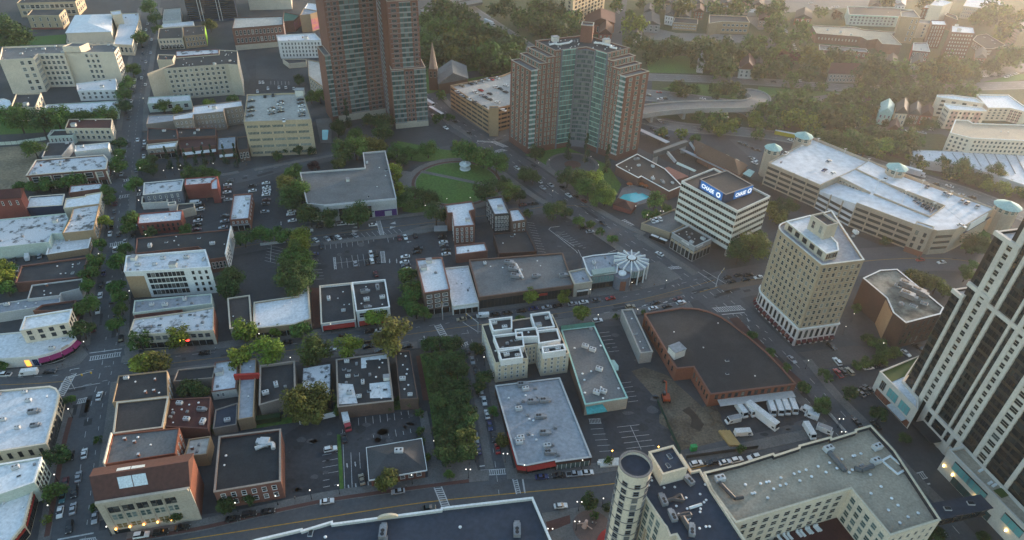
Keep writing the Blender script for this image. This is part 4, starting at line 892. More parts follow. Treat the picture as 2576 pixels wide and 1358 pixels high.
# ================================================================ ground, roads, pavements, markings
ASP = mat('asphalt', (0.066, 0.068, 0.073), 0.88, (0.044, 0.046, 0.050), 0.045, 0.35, 0.65, 0.14)
LOT = mat('lot_asphalt', (0.058, 0.060, 0.066), 0.9, (0.038, 0.039, 0.044), 0.05, 0.35, 0.65, 0.2)
ROAD = mat('road_asphalt', (0.092, 0.095, 0.102), 0.85, (0.064, 0.066, 0.072), 0.06, 0.3, 0.7, 0.16)
HWY = mat('highway_concrete', (0.17, 0.165, 0.155), 0.85, (0.12, 0.115, 0.11), 0.05, 0.3, 0.7, 0.15)
WALK = mat('pavement_concrete', (0.16, 0.155, 0.15), 0.9, (0.11, 0.106, 0.103), 0.12, 0.3, 0.7, 0.25)
PAVR = mat('brick_paving', (0.12, 0.055, 0.045), 0.9, (0.085, 0.042, 0.036), 0.3, 0.3, 0.7, 0.3)
GRASS = mat('lawn', (0.068, 0.15, 0.026), 0.95, (0.08, 0.13, 0.032), 0.06, 0.35, 0.7, 0.35)
ROUGH = mat('rough_grass', (0.055, 0.075, 0.025), 0.95, (0.075, 0.075, 0.035), 0.04, 0.35, 0.7, 0.4)
SAND = mat('sand', (0.27, 0.215, 0.14), 0.95, (0.14, 0.12, 0.085), 0.05, 0.35, 0.65, 0.35)
RAIL = mat('rail_ballast', (0.075, 0.055, 0.048), 0.95, (0.055, 0.042, 0.038), 0.1, 0.3, 0.7, 0.4)
DIRT = mat('bare_earth', (0.16, 0.13, 0.095), 0.95, (0.085, 0.068, 0.05), 0.09, 0.35, 0.65, 0.4)
PAINT = mat('road_paint', (0.50, 0.50, 0.49), 0.8, (0.22, 0.22, 0.22), 0.9, 0.45, 0.75, 0.3)
YPAINT = mat('yellow_road_paint', (0.42, 0.24, 0.04), 0.8, (0.25, 0.15, 0.04), 0.9, 0.45, 0.75, 0.3)
POOLW = mat('pool_water', (0.08, 0.55, 0.55), 0.12, (0.06, 0.48, 0.5), 0.3, fine=0.05, spec=0.6)
g = MB(); g.poly([(-1800, -200, -0.01), (1800, -200, -0.01), (1800, 2200, -0.01), (-1800, 2200, -0.01)]); setting('ground', g, ASP)
LAY = [0]
def sheet(name, tile, pts, m, lift=None):
 """a level sheet, each a few millimetres above the last"""
 LAY[0] += 1; z = lift if lift is not None else 0.004 + LAY[0] * 0.0015
 q = [G(x, y, 0) for x, y in T(tile, pts)]; q = q if area(q) > 0 else q[::-1]
 b = MB(); b.poly([(v.x, v.y, z) for v in q]); return setting(name, b, m)
def slab(name, tile, pts, m, hgt=0.13):
 q = [G(x, y, 0).to_2d() for x, y in T(tile, pts)]; q = q if area(q) > 0 else q[::-1]
 b = MB(); b.prism(q, 0.0, hgt + LAY[0] * 0.0003); LAY[0] += 1; return setting(name, b, m)
def ribbon(pts, w, z, m, name, hgt=0.0):
 p = [Vector(v[:2]) for v in pts]; l, r = [], []
 for i in range(len(p)):
  a = p[max(0, i - 1)]; c = p[min(len(p) - 1, i + 1)]; u = (c - a).normalized(); n = Vector((-u.y, u.x)) * w / 2
  l.append(p[i] + n); r.append(p[i] - n)
 b = MB(); out = r + l[::-1]
 if hgt:
  for i in range(len(p) - 1): b.prism([r[i], r[i + 1], l[i + 1], l[i]], 0.0, z + hgt, bottom=False)
 else:
  n = len(p); b.v = [(v.x, v.y, z) for v in r] + [(v.x, v.y, z) for v in l]
  for i in range(n - 1): b.f.append([i, i + 1, n + i + 1, n + i]); b.m.append(0)
 return setting(name, b, m)
def W2(tile, pts): return [G(x, y, 0).to_2d() for x, y in T(tile, pts)]
def smooth(p, k=5):
 out = []
 for i in range(len(p) - 1):
  a, b, c, d = p[max(0, i - 1)], p[i], p[i + 1], p[min(len(p) - 1, i + 2)]
  for j in range(k):
   t = j / k; out.append(0.5 * ((2 * b) + (c - a) * t + (2 * a - 5 * b + 4 * c - d) * t * t + (3 * b - a - 3 * c + d) * t ** 3))
 return out + [p[-1]]
# soft ground first
sheet('rough_grass', 'D', [(1060, -60), (1288, 110), (1330, 150), (1640, 200), (1640, 330), (1900, 330), (2100, 400), (2576, 480), (2800, 520), (3100, -150), (1500, -150)], ROUGH)
sheet('lawn', '00', [(-100, 470), (660, 440), (665, 345), (240, 375), (-100, 420)], GRASS)
sheet('lawn', '00', [(-100, 1360), (480, 1330), (1180, 1190), (1180, 1120), (380, 1140), (-100, 1100)], GRASS)
sheet('sandy_lot', '01', [(-100, 620), (120, 560), (290, 520), (360, 250), (470, 90), (-100, 130)], SAND)
sheet('lawn', '10', [(1650, 700), (1720, 960), (1960, 860), (2576, 720), (2576, 500), (2100, 90), (1660, 100)], GRASS)
sheet('car_park', '10', [(2130, 720), (2140, 790), (2480, 730), (2440, 690)], LOT)
sheet('railway_cutting', (2300, 440, 600 / 2546), [(380, 240), (370, 470), (560, 560), (1000, 760), (1500, 960), (2546, 1358), (2546, 1100), (1800, 850), (1050, 490), (700, 340)], RAIL)
sheet('railway_cutting', '31', [(-50, 640), (400, 800), (700, 930), (1350, 1200), (1440, 1180), (1350, 1080), (600, 780), (0, 520)], RAIL)
sheet('railway_bank', '30', [(-100, 1180), (2576, 1358 + 600), (2576, 1358 + 760), (1400, 1358 + 260), (600, 1358), (-100, 1270)], RAIL)
sheet('lawn', '31', [(1930, 1150), (2240, 1130), (2240, 960), (2000, 960)], GRASS)
sheet('lawn', '30', [(-100, 870), (300, 905), (760, 930), (760, 950), (420, 990), (150, 960), (-100, 960)], GRASS)
sheet('lawn', '20', [(1500, 890), (1700, 840), (2200, 860), (2370, 960), (2300, 1000), (1750, 960)], GRASS)
sheet('lawn', '20', [(1330, 560), (1860, 560), (1860, 740), (1380, 730)], GRASS)
sheet('lawn', '30', [(2080, 830), (2576, 740), (2576, 800), (2200, 850)], GRASS)
# car parks
sheet('car_park', '11', [(540, 1110), (1560, 990), (1830, 950), (2000, 1290), (2060, 1358), (560, 1358)], LOT)
sheet('car_park', '12', [(540, 0), (2000, 0), (1480, 330), (640, 150), (540, 160)], LOT)
sheet('car_park', '11', [(-80, 1100), (330, 1080), (260, 1358), (-120, 1358)], LOT)
sheet('car_park', '01', [(1960, 680), (2576, 500), (2576, 960), (2300, 980), (2300, 830), (1880, 960)], LOT)
sheet('car_park', '11', [(-80, 440), (330, 400), (440, 900), (-80, 940)], LOT)
sheet('car_park', '21', [(150, 830), (640, 810), (1090, 1140), (700, 1220), (640, 1170), (250, 1200)], LOT)
sheet('car_park', '13', [(290, 300), (470, 190), (820, 120), (850, 860), (310, 930)], LOT)
sheet('car_park', '13', [(870, 250), (950, 130), (1600, 60), (1660, 560), (1180, 810), (895, 850)], LOT)
sheet('car_park', '22', [(850, 575), (1080, 560), (1280, 960), (1440, 1260), (1700, 1358 + 420), (980, 1358 + 480), (900, 1358 + 150), (1170, 1358)], LOT)
sheet('lorry_yard', '33', [(-560, -60), (330, -110), (660, 290), (320, 430), (-220, 420), (-420, 200)], LOT)
sheet('building_site', '23', [(1200, -340), (1500, 0), (1690, 480), (1880, 530), (2330, 470), (2200, 300), (2100, 150), (1960, 60), (1560, -300), (1330, -380)], DIRT)
sheet('excavated_pit', '23', [(1700, 60), (1780, 20), (1880, 120), (1960, 150), (1890, 270), (1780, 210)], mat('pit_earth', (0.06, 0.045, 0.035), 0.95, (0.04, 0.03, 0.024), 0.3))
sheet('car_park', '32', [(310, 830), (860, 760), (1080, 790), (1120, 900), (520, 1000)], mat('worn_lot', (0.095, 0.085, 0.08), 0.9, (0.07, 0.064, 0.062), 0.1))
sheet('car_park', '32', [(540, 1010), (1180, 900), (1540, 840), (1200, 1040), (1060, 1200), (880, 1290)], LOT)
# roads
S1 = smooth(W2('D', [(150, 1500), (178, 1358), (222, 1050), (262, 890), (290, 620), (316, 400), (331, 280), (350, 170), (372, 60), (384, 0), (396, -60)]))
S2 = smooth(W2('D', [(-60, 972), (150, 962), (300, 934), (500, 907), (700, 886), (900, 862), (1060, 838), (1250, 812), (1430, 786), (1600, 757), (1740, 722), (1800, 705)]))
S3 = smooth(W2('D', [(150, 1412), (350, 1378), (644, 1332), (1019, 1272), (1206, 1251), (1330, 1239), (1545, 1218), (1700, 1190), (1850, 1155), (2000, 1118), (2110, 1080)]))
S4 = smooth(W2('D', [(560, 628), (700, 604), (850, 586), (1000, 568), (1170, 548), (1300, 530), (1400, 515), (1480, 520)]))
S5 = smooth(W2('D', [(1060, 238), (1120, 295), (1200, 345), (1300, 415), (1400, 485), (1500, 552), (1600, 614), (1680, 662), (1760, 716), (1830, 772), (1905, 848), (1992, 935), (2090, 1040), (2200, 1165), (2330, 1290), (2420, 1390), (2520, 1500)]))
S6 = smooth(W2('D', [(320, 478), (480, 463), (600, 446), (700, 420), (800, 398), (870, 390), (1000, 386), (1080, 384), (1180, 370), (1245, 350), (1300, 330)]))
S7 = smooth(W2('D', [(1175, 830), (1195, 880), (1214, 980), (1236, 1100), (1250, 1200), (1256, 1250)]))
S8 = smooth(W2('D', [(1760, 735), (1850, 712), (1960, 692), (2150, 660), (2300, 650), (2420, 655), (2600, 690)]))
RZ = 0.09
for nm, p, w in (('avenue', S1, 16), ('street', S6, 14), ('street', S4, 14), ('street', S7, 11), ('street', S8, 22), ('street', S2, 19), ('street', S3, 17.5), ('street', S5, 19)):
 RZ += 0.002; ribbon(p, w, RZ, ROAD, nm)
HW = [('highway', W2('D', [(1090, -40), (1185, 30), (1290, 100), (1400, 170), (1560, 228), (1700, 246), (1850, 268), (1960, 300)]), 24), ('highway', W2('D', [(1560, 285), (1700, 318), (1850, 330), (2000, 350), (2150, 395), (2330, 455), (2450, 492), (2620, 560)]), 17),
  ('slip_road', W2('D', [(1560, 192), (1640, 194), (1780, 199), (1930, 207), (2050, 216), (2155, 222), (2310, 224), (2450, 218), (2650, 212)]), 17), ('slip_road', W2('30', [(150, 960), (420, 1000), (750, 955), (1200, 905)]), 9), ('street', W2('D', [(1575, -60), (1565, 0), (1558, 50), (1550, 95), (1552, 140)]), 11),
  ('street', W2('D', [(1932, 120), (1965, 60), (1930, 0), (1900, -40)]), 10), ('street', W2('30', [(1000, 1300), (1700, 1320), (1900, 1358 + 20), (2600, 1358 + 160)]), 10), ('access_road', W2('30', [(1440, 700), (1500, 850)]), 12), ('access_road', W2('20', [(2560, 300), (2500, 250), (2300, 120), (2150, 160)]), 16)]
for nm, p, w in HW:
 RZ += 0.002; ribbon(smooth(p), w, RZ, HWY if nm != 'street' else ROAD, nm)
sheet('plaza_paving', '01', [(1420, 440), (1560, 300), (2500, 230), (2560, 330), (2100, 400), (1830, 430)], mat('plaza_grey', (0.075, 0.072, 0.075), 0.9, (0.055, 0.053, 0.055), 0.2))
sheet('car_park', '30', [(130, 130), (1100, 60), (1000, -60), (200, -60)], HWY); sheet('car_park', '20', [(1330, 350), (1300, 250), (1650, 330), (2360, 350), (2320, 430), (1420, 400)], HWY)
sheet('car_park', '30', [(2050, 780), (2100, 720), (2576, 640), (2576, 720), (2150, 830)], HWY)
sheet('car_park', '20', [(1310, 1170), (1560, 1190), (1950, 1290), (2060, 1358), (1300, 1358)], ROAD)
sheet('car_park', '21', [(2180, 40), (2300, 50), (2560, 120), (2480, 300), (2400, 230)], ROAD); sheet('car_park', '10', [(-100, 930), (480, 900), (380, 800), (-60, 790)], LOT); sheet('car_park', '00', [(2440, 480), (2576, 470), (2576, 900), (2460, 640)], LOT)
# raised pavements
def walk(tile, pts, w=4.0, m=None, name='pavement'): LAY[0] += 1; return ribbon(smooth(W2(tile, pts), 3), w, 0.0, m or WALK, name, 0.20 + LAY[0] * 0.0004)
for p in ([(306, 905), (420, 886), (560, 868), (700, 848), (790, 838), (920, 820), (1000, 808)], [(1005, 808), (1060, 796), (1180, 780), (1300, 766), (1440, 746), (1540, 734)], [(1230, 838), (1330, 822), (1480, 802), (1620, 782), (1740, 768)], [(330, 950), (480, 930), (620, 915), (780, 898), (930, 880), (1050, 868)], [(-30, 946), (110, 930), (190, 912)]):
 walk('D', p, 4.4)
for p in ([(318, 1352), (430, 1334), (520, 1318), (640, 1290), (800, 1255), (930, 1235), (1040, 1220), (1180, 1200), (1230, 1196)], [(1275, 1192), (1390, 1190), (1500, 1178), (1560, 1170)], [(1730, 1155), (1860, 1130), (1960, 1108), (2060, 1086)]):
 walk('D', p, 4.6);
for p in ([(318, 1361), (430, 1342), (520, 1326), (640, 1298), (800, 1263), (930, 1243), (1040, 1228), (1180, 1210)],): walk('D', p, 1.4, PAVR, 'brick_kerb_strip')
for p in ([(172, 1030), (150, 1130), (128, 1250), (108, 1380)], [(215, 870), (222, 790), (240, 660), (256, 560), (266, 490), (280, 400)], [(313, 870), (316, 780), (324, 690), (330, 600), (334, 500), (340, 430)], [(298, 330), (318, 200), (340, 90), (352, 20)], [(366, 330), (370, 240), (385, 140), (404, 20)], [(292, 960), (280, 1050), (262, 1180), (252, 1310)]):
 walk('D', p, 3.6)
for p in ([(178, 1050), (158, 1130), (137, 1250), (118, 1350)],): walk('D', p, 1.6, PAVR, 'brick_kerb_strip')
for p in ([(690, 584), (860, 562), (1000, 545), (1110, 532)], [(580, 602), (690, 588)], [(775, 617), (900, 603), (1016, 590), (1090, 578)], [(1010, 590), (1060, 574), (1094, 569)], [(640, 428), (760, 404), (840, 392)], [(430, 455), (560, 440), (600, 432)]): walk('D', p, 3.2)
for p in ([(1330, 395), (1400, 440), (1470, 505), (1560, 560), (1620, 590)], [(1245, 420), (1340, 492), (1440, 548), (1550, 620), (1640, 680)], [(1600, 590), (1690, 650), (1750, 690)], [(1690, 790), (1800, 800)], [(1185, 345), (1120, 300), (1075, 255)], [(1225, 330), (1150, 280), (1110, 240)], [(2030, 905), (2110, 1000), (2200, 1090), (2280, 1180), (2400, 1300)], [(1880, 860), (1980, 970), (2070, 1065)]): walk('D', p, 4.0)
for p in ([(1845, 800), (1890, 850), (1960, 920), (2010, 965)],): walk('D', p, 4.5, PAVR, 'brick_pavement')
for p in ([(1185, 890), (1200, 990), (1216, 1090), (1232, 1180)], [(1222, 860), (1240, 980), (1262, 1100), (1285, 1190)]): walk('D', p, 3.0)
slab('corner_pavement', '13', [(1720, 560), (1840, 560), (2200, 560), (2250, 700), (2160, 770), (1880, 800), (1740, 800)], WALK)
slab('corner_pavement', '22', [(800, 270), (1240, 210), (1560, 140), (1700, 70), (1480, -90), (1300, -40), (830, 130)], WALK)
slab('traffic_island', '22', [(1340, 330), (1690, 250), (1720, 230), (1690, 215), (1330, 290)], mat('brown_island', (0.13, 0.10, 0.08), 0.9)); slab('traffic_island', '22', [(2050, 170), (2130, 205), (2576, 130), (2576, 85), (2150, 140)], mat('brown_island', (0.13, 0.10, 0.08)))
slab('corner_pavement', '02', [(400, 965), (620, 945), (780, 720), (890, 850), (800, 950), (640, 1000)], WALK); slab('corner_pavement', '02', [(1250, 800), (1290, 700), (1400, 790), (1400, 870), (1330, 900), (1260, 880)], WALK)
slab('garden_strip', '13', [(815, 300), (850, 300), (885, 860), (845, 870)], GRASS); slab('hedge_bed', '13', [(-30, 240), (820, 110), (1620, 30), (1600, 0), (820, 60), (-30, 170)], GRASS)
slab('square_lawn', '13', [(1740, -60), (2140, -100), (2200, 545), (1890, 570), (1820, 540)], GRASS); slab('square_lawn', '12', [(1650, 850), (1980, 800), (2140, 1290), (1740, 1310)], GRASS)
slab('brick_path', '12', [(1610, 870), (1650, 860), (1740, 1310), (1680, 1310)], PAVR); slab('brick_path', '12', [(555, 180), (635, 180), (650, 580), (560, 600)], PAVR)
slab('path', '13', [(1640, 100), (1720, 60), (1820, 560), (1740, 580)], WALK)
# park oval
oc = W2('11', [(2020, 480)])[0]; e1 = W2('11', [(1590, 490)])[0] - oc; e2 = W2('11', [(2010, 275)])[0] - oc
ov = lambda s, n=40: [oc + e1 * s * math.cos(t) + e2 * s * math.sin(t) for t in [2 * math.pi * i / n for i in range(n)]]
for nm, s, h_, m in (('park_path', 1.22, 0.21, WALK), ('park_brick_ring', 1.06, 0.23, PAVR), ('park_kerb', 0.99, 0.25, WALK), ('park_lawn', 0.96, 0.29, GRASS)):
 q = ov(s); b = MB(); b.prism(q if area(q) > 0 else q[::-1], 0.0, h_); setting(nm, b, m)
p = W2('11', [(1660, 370), (2440, 530)]); ribbon(p, 3.0, 0.0, WALK, 'park_path', 0.33)
slab('park_planting', '11', [(1440, 560), (1600, 560), (1800, 700), (1720, 800), (1480, 770)], GRASS); slab('park_planting', '11', [(1420, 60), (1900, 150), (2380, 180), (2500, 380), (2480, 420), (2300, 260), (1960, 240), (1660, 270), (1420, 240)], GRASS)
slab('plaza_paving', '11', [(1420, 350), (1600, 380), (1560, 560), (1440, 560)], WALK)
# forecourts, pool
slab('forecourt_planting', '21', [(130, 200), (520, 110), (960, 300), (1100, 500), (1000, 720), (620, 560), (480, 420), (260, 260)], GRASS)
b = MB(); c_ = W2('21', [(610, 300)])[0]; r_ = (W2('21', [(840, 300)])[0] - c_).length
for rr, zz_, m, nm in ((1.15, 0.24, WALK, 'forecourt_kerb'), (1.0, 0.26, ROAD, 'forecourt_drive'), (0.36, 0.31, PAVR, 'forecourt_island')):
 b = MB(); b.prism([c_ + Vector((math.cos(t), math.sin(t))) * r_ * rr for t in [2 * math.pi * i / 32 for i in range(32)]], 0.0, zz_); setting(nm, b, m)
slab('forecourt_drive', '10', [(900, 1290), (1080, 1240), (1300, 1300), (1220, 1400), (960, 1400)], ROAD, 0.16);
slab('pool_terrace', '21', [(1060, 640), (1110, 540), (1200, 500), (1400, 560), (1420, 600), (1380, 680), (1200, 720)], mat('pool_paving', (0.27, 0.225, 0.205), 0.9, (0.2, 0.17, 0.16), 0.2), 0.3)
slab('pool_water', '21', [(1075, 645), (1120, 605), (1250, 582), (1270, 598), (1310, 590), (1390, 632), (1340, 650), (1190, 700)], POOLW, 0.34)
slab('pool_water', '10', [(665, 1310), (730, 1310), (720, 1410), (668, 1410)], POOLW, 0.3); slab('pool_terrace', '10', [(600, 1200), (760, 1190), (760, 1440), (650, 1440)], WALK, 0.22)
slab('brick_plaza', '23', [(340, 1180), (580, 1110), (590, 1190), (370, 1280)], PAVR); slab('plaza_paving', '23', [(300, 1090), (560, 1050), (720, 1020), (1000, 1040), (1000, 1400), (420, 1500), (360, 1358)], WALK, 0.1)
b = MB(); c_ = W2('23', [(800, 1230)])[0]; r_ = (W2('23', [(990, 1230)])[0] - c_).length; b.prism([c_ + Vector((math.cos(t), math.sin(t))) * r_ for t in [2 * math.pi * i / 32 for i in range(32)]], 0.0, 0.2); setting('plaza_circle', b, mat('pink_paving', (0.16, 0.11, 0.095), 0.9, (0.12, 0.085, 0.075), 0.3))
# painted markings
MK = MB(); YM = MB(); ZM = [0.135]
def seg_(a, c, w=0.22, mk=None, z=0.13):
 a, c = Vector(a[:2]), Vector(c[:2]); u = (c - a).normalized(); n = Vector((-u.y, u.x)) * w / 2
 (mk or MK).poly([(*(a - n), z), (*(c - n), z), (*(c + n), z), (*(a + n), z)])
def xwalk(tile, a, c, wpx, k):
 """ladder crossing from kerb a to kerb c; wpx = point giving its width"""
 a, c, w = W2(tile, [a, c, wpx]); v = w - a; u = c - a; z = 0.136
 seg_(a, c, 0.35, z=z); seg_(a + v, c + v, 0.35, z=z)
 for i in range(k):
  t = a + u * ((i + .5) / k); seg_(t, t + v, u.length / k * 0.42, z=z + 0.002)
def stalls(tile, a, c, d, k, w=0.16, z=0.12):
 a, c, e = W2(tile, [a, c, d]); v = e - a
 for i in range(k + 1): t = a + (c - a) * (i / k); seg_(t, t + v, w, z=z)
def line(tile, pts, w=0.22, mk=None, dash=0, z=0.134):
 p = W2(tile, pts)
 for i in range(len(p) - 1):
  L = (p[i + 1] - p[i]).length; u = (p[i + 1] - p[i]) / L
  if dash:
   s = 0
   while s < L: seg_(p[i] + u * s, p[i] + u * min(L, s + dash), w, mk, z); s += dash * 3
  else: seg_(p[i], p[i + 1], w, mk, z)
def along_(path, off, w, mk, dash=0, z=0.134, lo=0.0, hi=1.0):
 n = len(path); k0, k1 = int(lo * (n - 1)), int(hi * (n - 1)); s = 0;
 for i in range(k0, k1):
  u = (path[i + 1] - path[i]).normalized(); o = Vector((-u.y, u.x)) * off
  L = (path[i + 1] - path[i]).length
  if not dash: seg_(path[i] + o, path[i + 1] + o, w, mk, z)
  else:
   t = 0
   while t < L:
    if (s + t) % (dash * 3) < dash: seg_(path[i] + o + u * t, path[i] + o + u * min(L, t + 1.0), w, mk, z)
    t += 1.0
   s += L
xwalk('02', (905, 875), (1222, 828), (895, 915), 13); xwalk('02', (770, 1040), (640, 1270), (860 - 190, 1075), 10); xwalk('02', (785, 1305), (880, 1285), (770, 1350), 5)
line('02', [(900, 838), (1228, 795)], 0.5); line('02', [(628, 1140), (600, 1225)], 0.6); line('02', [(800, 990), (708, 1005), (705, 1020)], 0.3); line('02', [(1010, 1140), (690, 1200)], 0.25)
xwalk('12', (1795, 560), (1885, 715), (1855, 545), 9); xwalk('12', (2010, 790), (2140, 750), (2000, 765), 6); line('12', [(1690, 665), (1712, 775)], 0.5); line('12', [(2080, 525), (2225, 620)], 0.25)
xwalk('13', (2255, 660), (2510, 645), (2260, 712), 12); line('13', [(2250, 620), (2365, 603)], 0.5); xwalk('13', (1785, 815), (1870, 1025), (1860, 808), 10); xwalk('23', (0, 720), (45, 900), (40, 712), 9); line('23', [(105, 735), (130, 890)], 0.55)
xwalk('22', (2010, 385), (2300, 360), (2060, 425), 13); line('22', [(2110, 450), (2340, 430)], 0.5); xwalk('21', (1080, 860), (1180, 920), (1130, 850), 5); xwalk('21', (1490, 1340), (1700, 1320), (1530, 1358), 9)
for a, c in (((1870, 20), (2060, 150)), ((1920, 0), (2150, 140))): line('22', [a, c], 0.28)
for a, c in (((1615, 155), (1660, 200)), ((1665, 140), (1715, 185)), ((1720, 255), (1790, 330)), ((1800, 270), (1860, 320)), ((2110, 205), (2180, 265)), ((2195, 215), (2250, 265)), ((2210, 440), (2570, 720)), ((2290, 440), (2576, 640))): line('22', [a, c], 0.25, dash=1.6)
line('22', [(1245, 390), (1560, 345), (1740, 310)], 0.2)
xwalk('33', (1350, 730), (1560, 670), (1395, 795), 11); line('33', [(1435, 835), (1630, 793)], 0.6); line('33', [(1530, 825), (1685, 1000)], 0.18)
xwalk('11', (1210, 865), (1250, 1010), (1248, 862), 14); xwalk('11', (2230, 55), (2230, 70), (2380, 65), 2); xwalk('11', (2350, 65), (2490, 125), (2400, 60), 9); xwalk('11', (2340, 175), (2480, 140), (2390, 190), 8); xwalk('01', (1190, 640), (1420, 605), (1200, 612), 9); xwalk('01', (1100, 1130), (1340, 1085), (1105, 1095), 12); xwalk('01', (1240, 450), (1310, 440), (1240, 470), 3); xwalk('03', (800, 1358), (965, 1335), (820, 1390), 8); line('03', [(580, 1358), (945, 1290)], 0.55)
for tri in (((970, 930), (1035, 940), (1030, 915)), ((970, 985), (1035, 965), (965, 958)), ((1345, 895), (1408, 898), (1400, 872)), ((1345, 948), (1408, 925), (1350, 922))):
 q = W2('11', tri); MK.poly([(*v, 0.136) for v in (q if area(q) > 0 else q[::-1])])
along_(S1, 0.0, 0.18, MK, 2.6); along_(S1, -4.2, 0.14, MK, 2.0, lo=0.05); along_(S2, 0.3, 0.22, YM, lo=0.0, hi=0.12); along_(S2, 0.3, 0.18, YM, lo=0.22); along_(S2, 4.2, 0.16, MK, 2.2); along_(S2, -4.2, 0.16, MK, 2.2); along_(S3, 0.2, 0.35, YM, lo=0.1, hi=0.78); along_(S4, -0.5, 0.18, YM); along_(S5, 0.0, 0.22, MK, 3.0); along_(S5, 4.5, 0.18, MK, 3.0); along_(S5, -4.5, 0.18, MK, 3.0); along_(S6, 0, 0.18, MK, 3); along_(S8, 0, 0.3, YM); along_(S7, 0, 0.14, MK, 2)
for nm, p, w in HW:
 if nm in ('highway', 'slip_road') and w > 10:
  pp = smooth(p)
  for o in ((-w / 2 + 1.5, 0), (w / 2 - 1.5, 0), (-w / 6, 3), (w / 6, 3)): along_(pp, o[0], 0.22, MK, o[1], z=0.15)
line('13', [(870, 250), (895, 850)], 0.16); line('13', [(955, 480), (968, 840)], 0.2); line('13', [(1040, 480), (1050, 640)], 0.16)
stalls('13', (820, 480), (835, 800), (668, 507), 5); stalls('13', (1030, 135), (1530, 60), (1035, 210), 7); stalls('13', (1190, 370), (1560, 285), (1180, 300), 5)
R7 = (1000, 700, 720 / 2444)
stalls(R7, (742, 735), (1360, 668), (746, 800), 9); stalls(R7, (1537, 645), (1610, 640), (1550, 710), 1); stalls(R7, (942, 890), (1225, 858), (962, 1040), 4); line(R7, [(880, 975), (1240, 932)], 0.16, z=0.12); xwalk(R7, (850, 900), (865, 1055), (872, 898), 8); xwalk(R7, (1450, 825), (1465, 975), (1495, 820), 10)
stalls(R7, (20, 745), (-30, 940), (210, 790), 5); line(R7, [(60, 745), (48, 960)], 0.2, z=0.12); stalls(R7, (990, 610), (1680, 540), (1040, 665), 10)
stalls(R7, (560, 985), (600, 1180), (690, 980), 5)
stalls('21', (150, 880), (260, 1170), (225, 890), 11); stalls('21', (450, 990), (660, 1150), (530, 975), 8); line('21', [(480, 920), (390, 930), (370, 950), (415, 985), (640, 1165), (660, 1190)], 0.3, z=0.12); line('21', [(440, 995), (660, 1145), (700, 1230)], 0.25, z=0.12); line('21', [(1090, 1140), (960, 1190)], 0.25, z=0.12)
stalls('22', (880, 635), (975, 825), (980, 625), 5); stalls('22', (1100, 1140), (1165, 1330), (1200, 1128), 4)
stalls('23', (792, 245), (880, 470), (918, 238), 4); stalls('23', (1055, 225), (1150, 440), (1330, 195), 4); line('23', [(1190, 210), (1300, 450)], 0.18, z=0.12); xwalk('23', (780, 190), (900, 185), (770, 145), 8)
stalls('10', (150, 815), (330, 820), (150, 850), 5, 0.2)
for t, x, y, dx, dy in (('13', 918, 615, 4, 26), ('13', 1000, 600, 4, 26), ('13', 932, 830, 3, 24), ('13', 1005, 815, 3, 24), ('13', 1130, 795, 3, 24), (R7, 1565, 950, 2, 30), (R7, 1655, 945, -2, -30), (R7, 1810, 705, -30, 3), (R7, 183, 465, -2, -26), ('22', 1330, 360, 24, -8), ('22', 1545, 325, 24, -8), ('22', 2375, 505, 12, 22)):
 a, c, e1_, e2_ = W2(t, [(x - dx, y - dy), (x + dx, y + dy), (x + dx * .1 + dy * .35, y + dy * .1 - dx * .35), (x + dx * .1 - dy * .35, y + dy * .1 + dx * .35)])
 seg_(a, a + (c - a) * .6, 0.4, z=0.138); q = [e1_, c, e2_]; MK.poly([(*v, 0.138) for v in (q if area(q) > 0 else q[::-1])])
setting('road_markings', MK, PAINT); setting('yellow_lines', YM, YPAINT)
# worn patches, repairs and tar seams in the paving
PT, PL = MB(), MB(); rp = random.Random(21)
for path, w, k in ((S1, 14, 26), (S2, 17, 30), (S3, 15, 22), (S5, 17, 30), (S4, 12, 14), (S6, 12, 10), (S8, 18, 12)):
 for _ in range(k):
  i = rp.randrange(len(path) - 1); u = (path[i + 1] - path[i]).normalized(); n = Vector((-u.y, u.x)); c = path[i] + (path[i + 1] - path[i]) * rp.random() + n * rp.uniform(-w / 2, w / 2) * .8; a = u * rp.uniform(.6, 5); b_ = n * rp.uniform(.4, 1.4)
  (PT if rp.random() < .6 else PL).poly([(*(c - a - b_), .1305), (*(c + a - b_), .1305), (*(c + a + b_), .1305), (*(c - a + b_), .1305)])
for t_, pts in (('11', [(560, 1130), (1800, 970), (1950, 1300), (580, 1340)]), ('13', [(300, 320), (820, 150), (840, 850), (320, 900)]), ('13', [(890, 260), (1600, 70), (1640, 320), (1100, 420)]), ('22', [(900, 600), (1080, 600), (1700, 1700), (1100, 1700)]), ('21', [(200, 850), (620, 830), (1050, 1130), (300, 1180)]), ('33', [(-400, -40), (300, -80), (600, 280), (-200, 400)])):
 p = T(t_, pts); xs = [q[0] for q in p]; ys = [q[1] for q in p]; m_ = 0
 while m_ < 22:
  x, y = rp.uniform(min(xs), max(xs)), rp.uniform(min(ys), max(ys))
  if not inside((x, y), p): continue
  m_ += 1; c = G(x, y).to_2d(); k = rp.randint(6, 9); r_ = rp.uniform(.5, 2.6); e_ = rp.uniform(.4, 1)
  (PT if rp.random() < .65 else PL).poly([(c.x + r_ * math.cos(6.283 * j / k) * rp.uniform(.7, 1.2), c.y + r_ * e_ * math.sin(6.283 * j / k) * rp.uniform(.7, 1.2), .1303) for j in range(k)])
setting('asphalt_stains', PT, mat('dark_patch', (0.044, 0.045, 0.049), 0.85)); setting('asphalt_repairs', PL, mat('pale_patch', (0.10, 0.10, 0.104), 0.9))
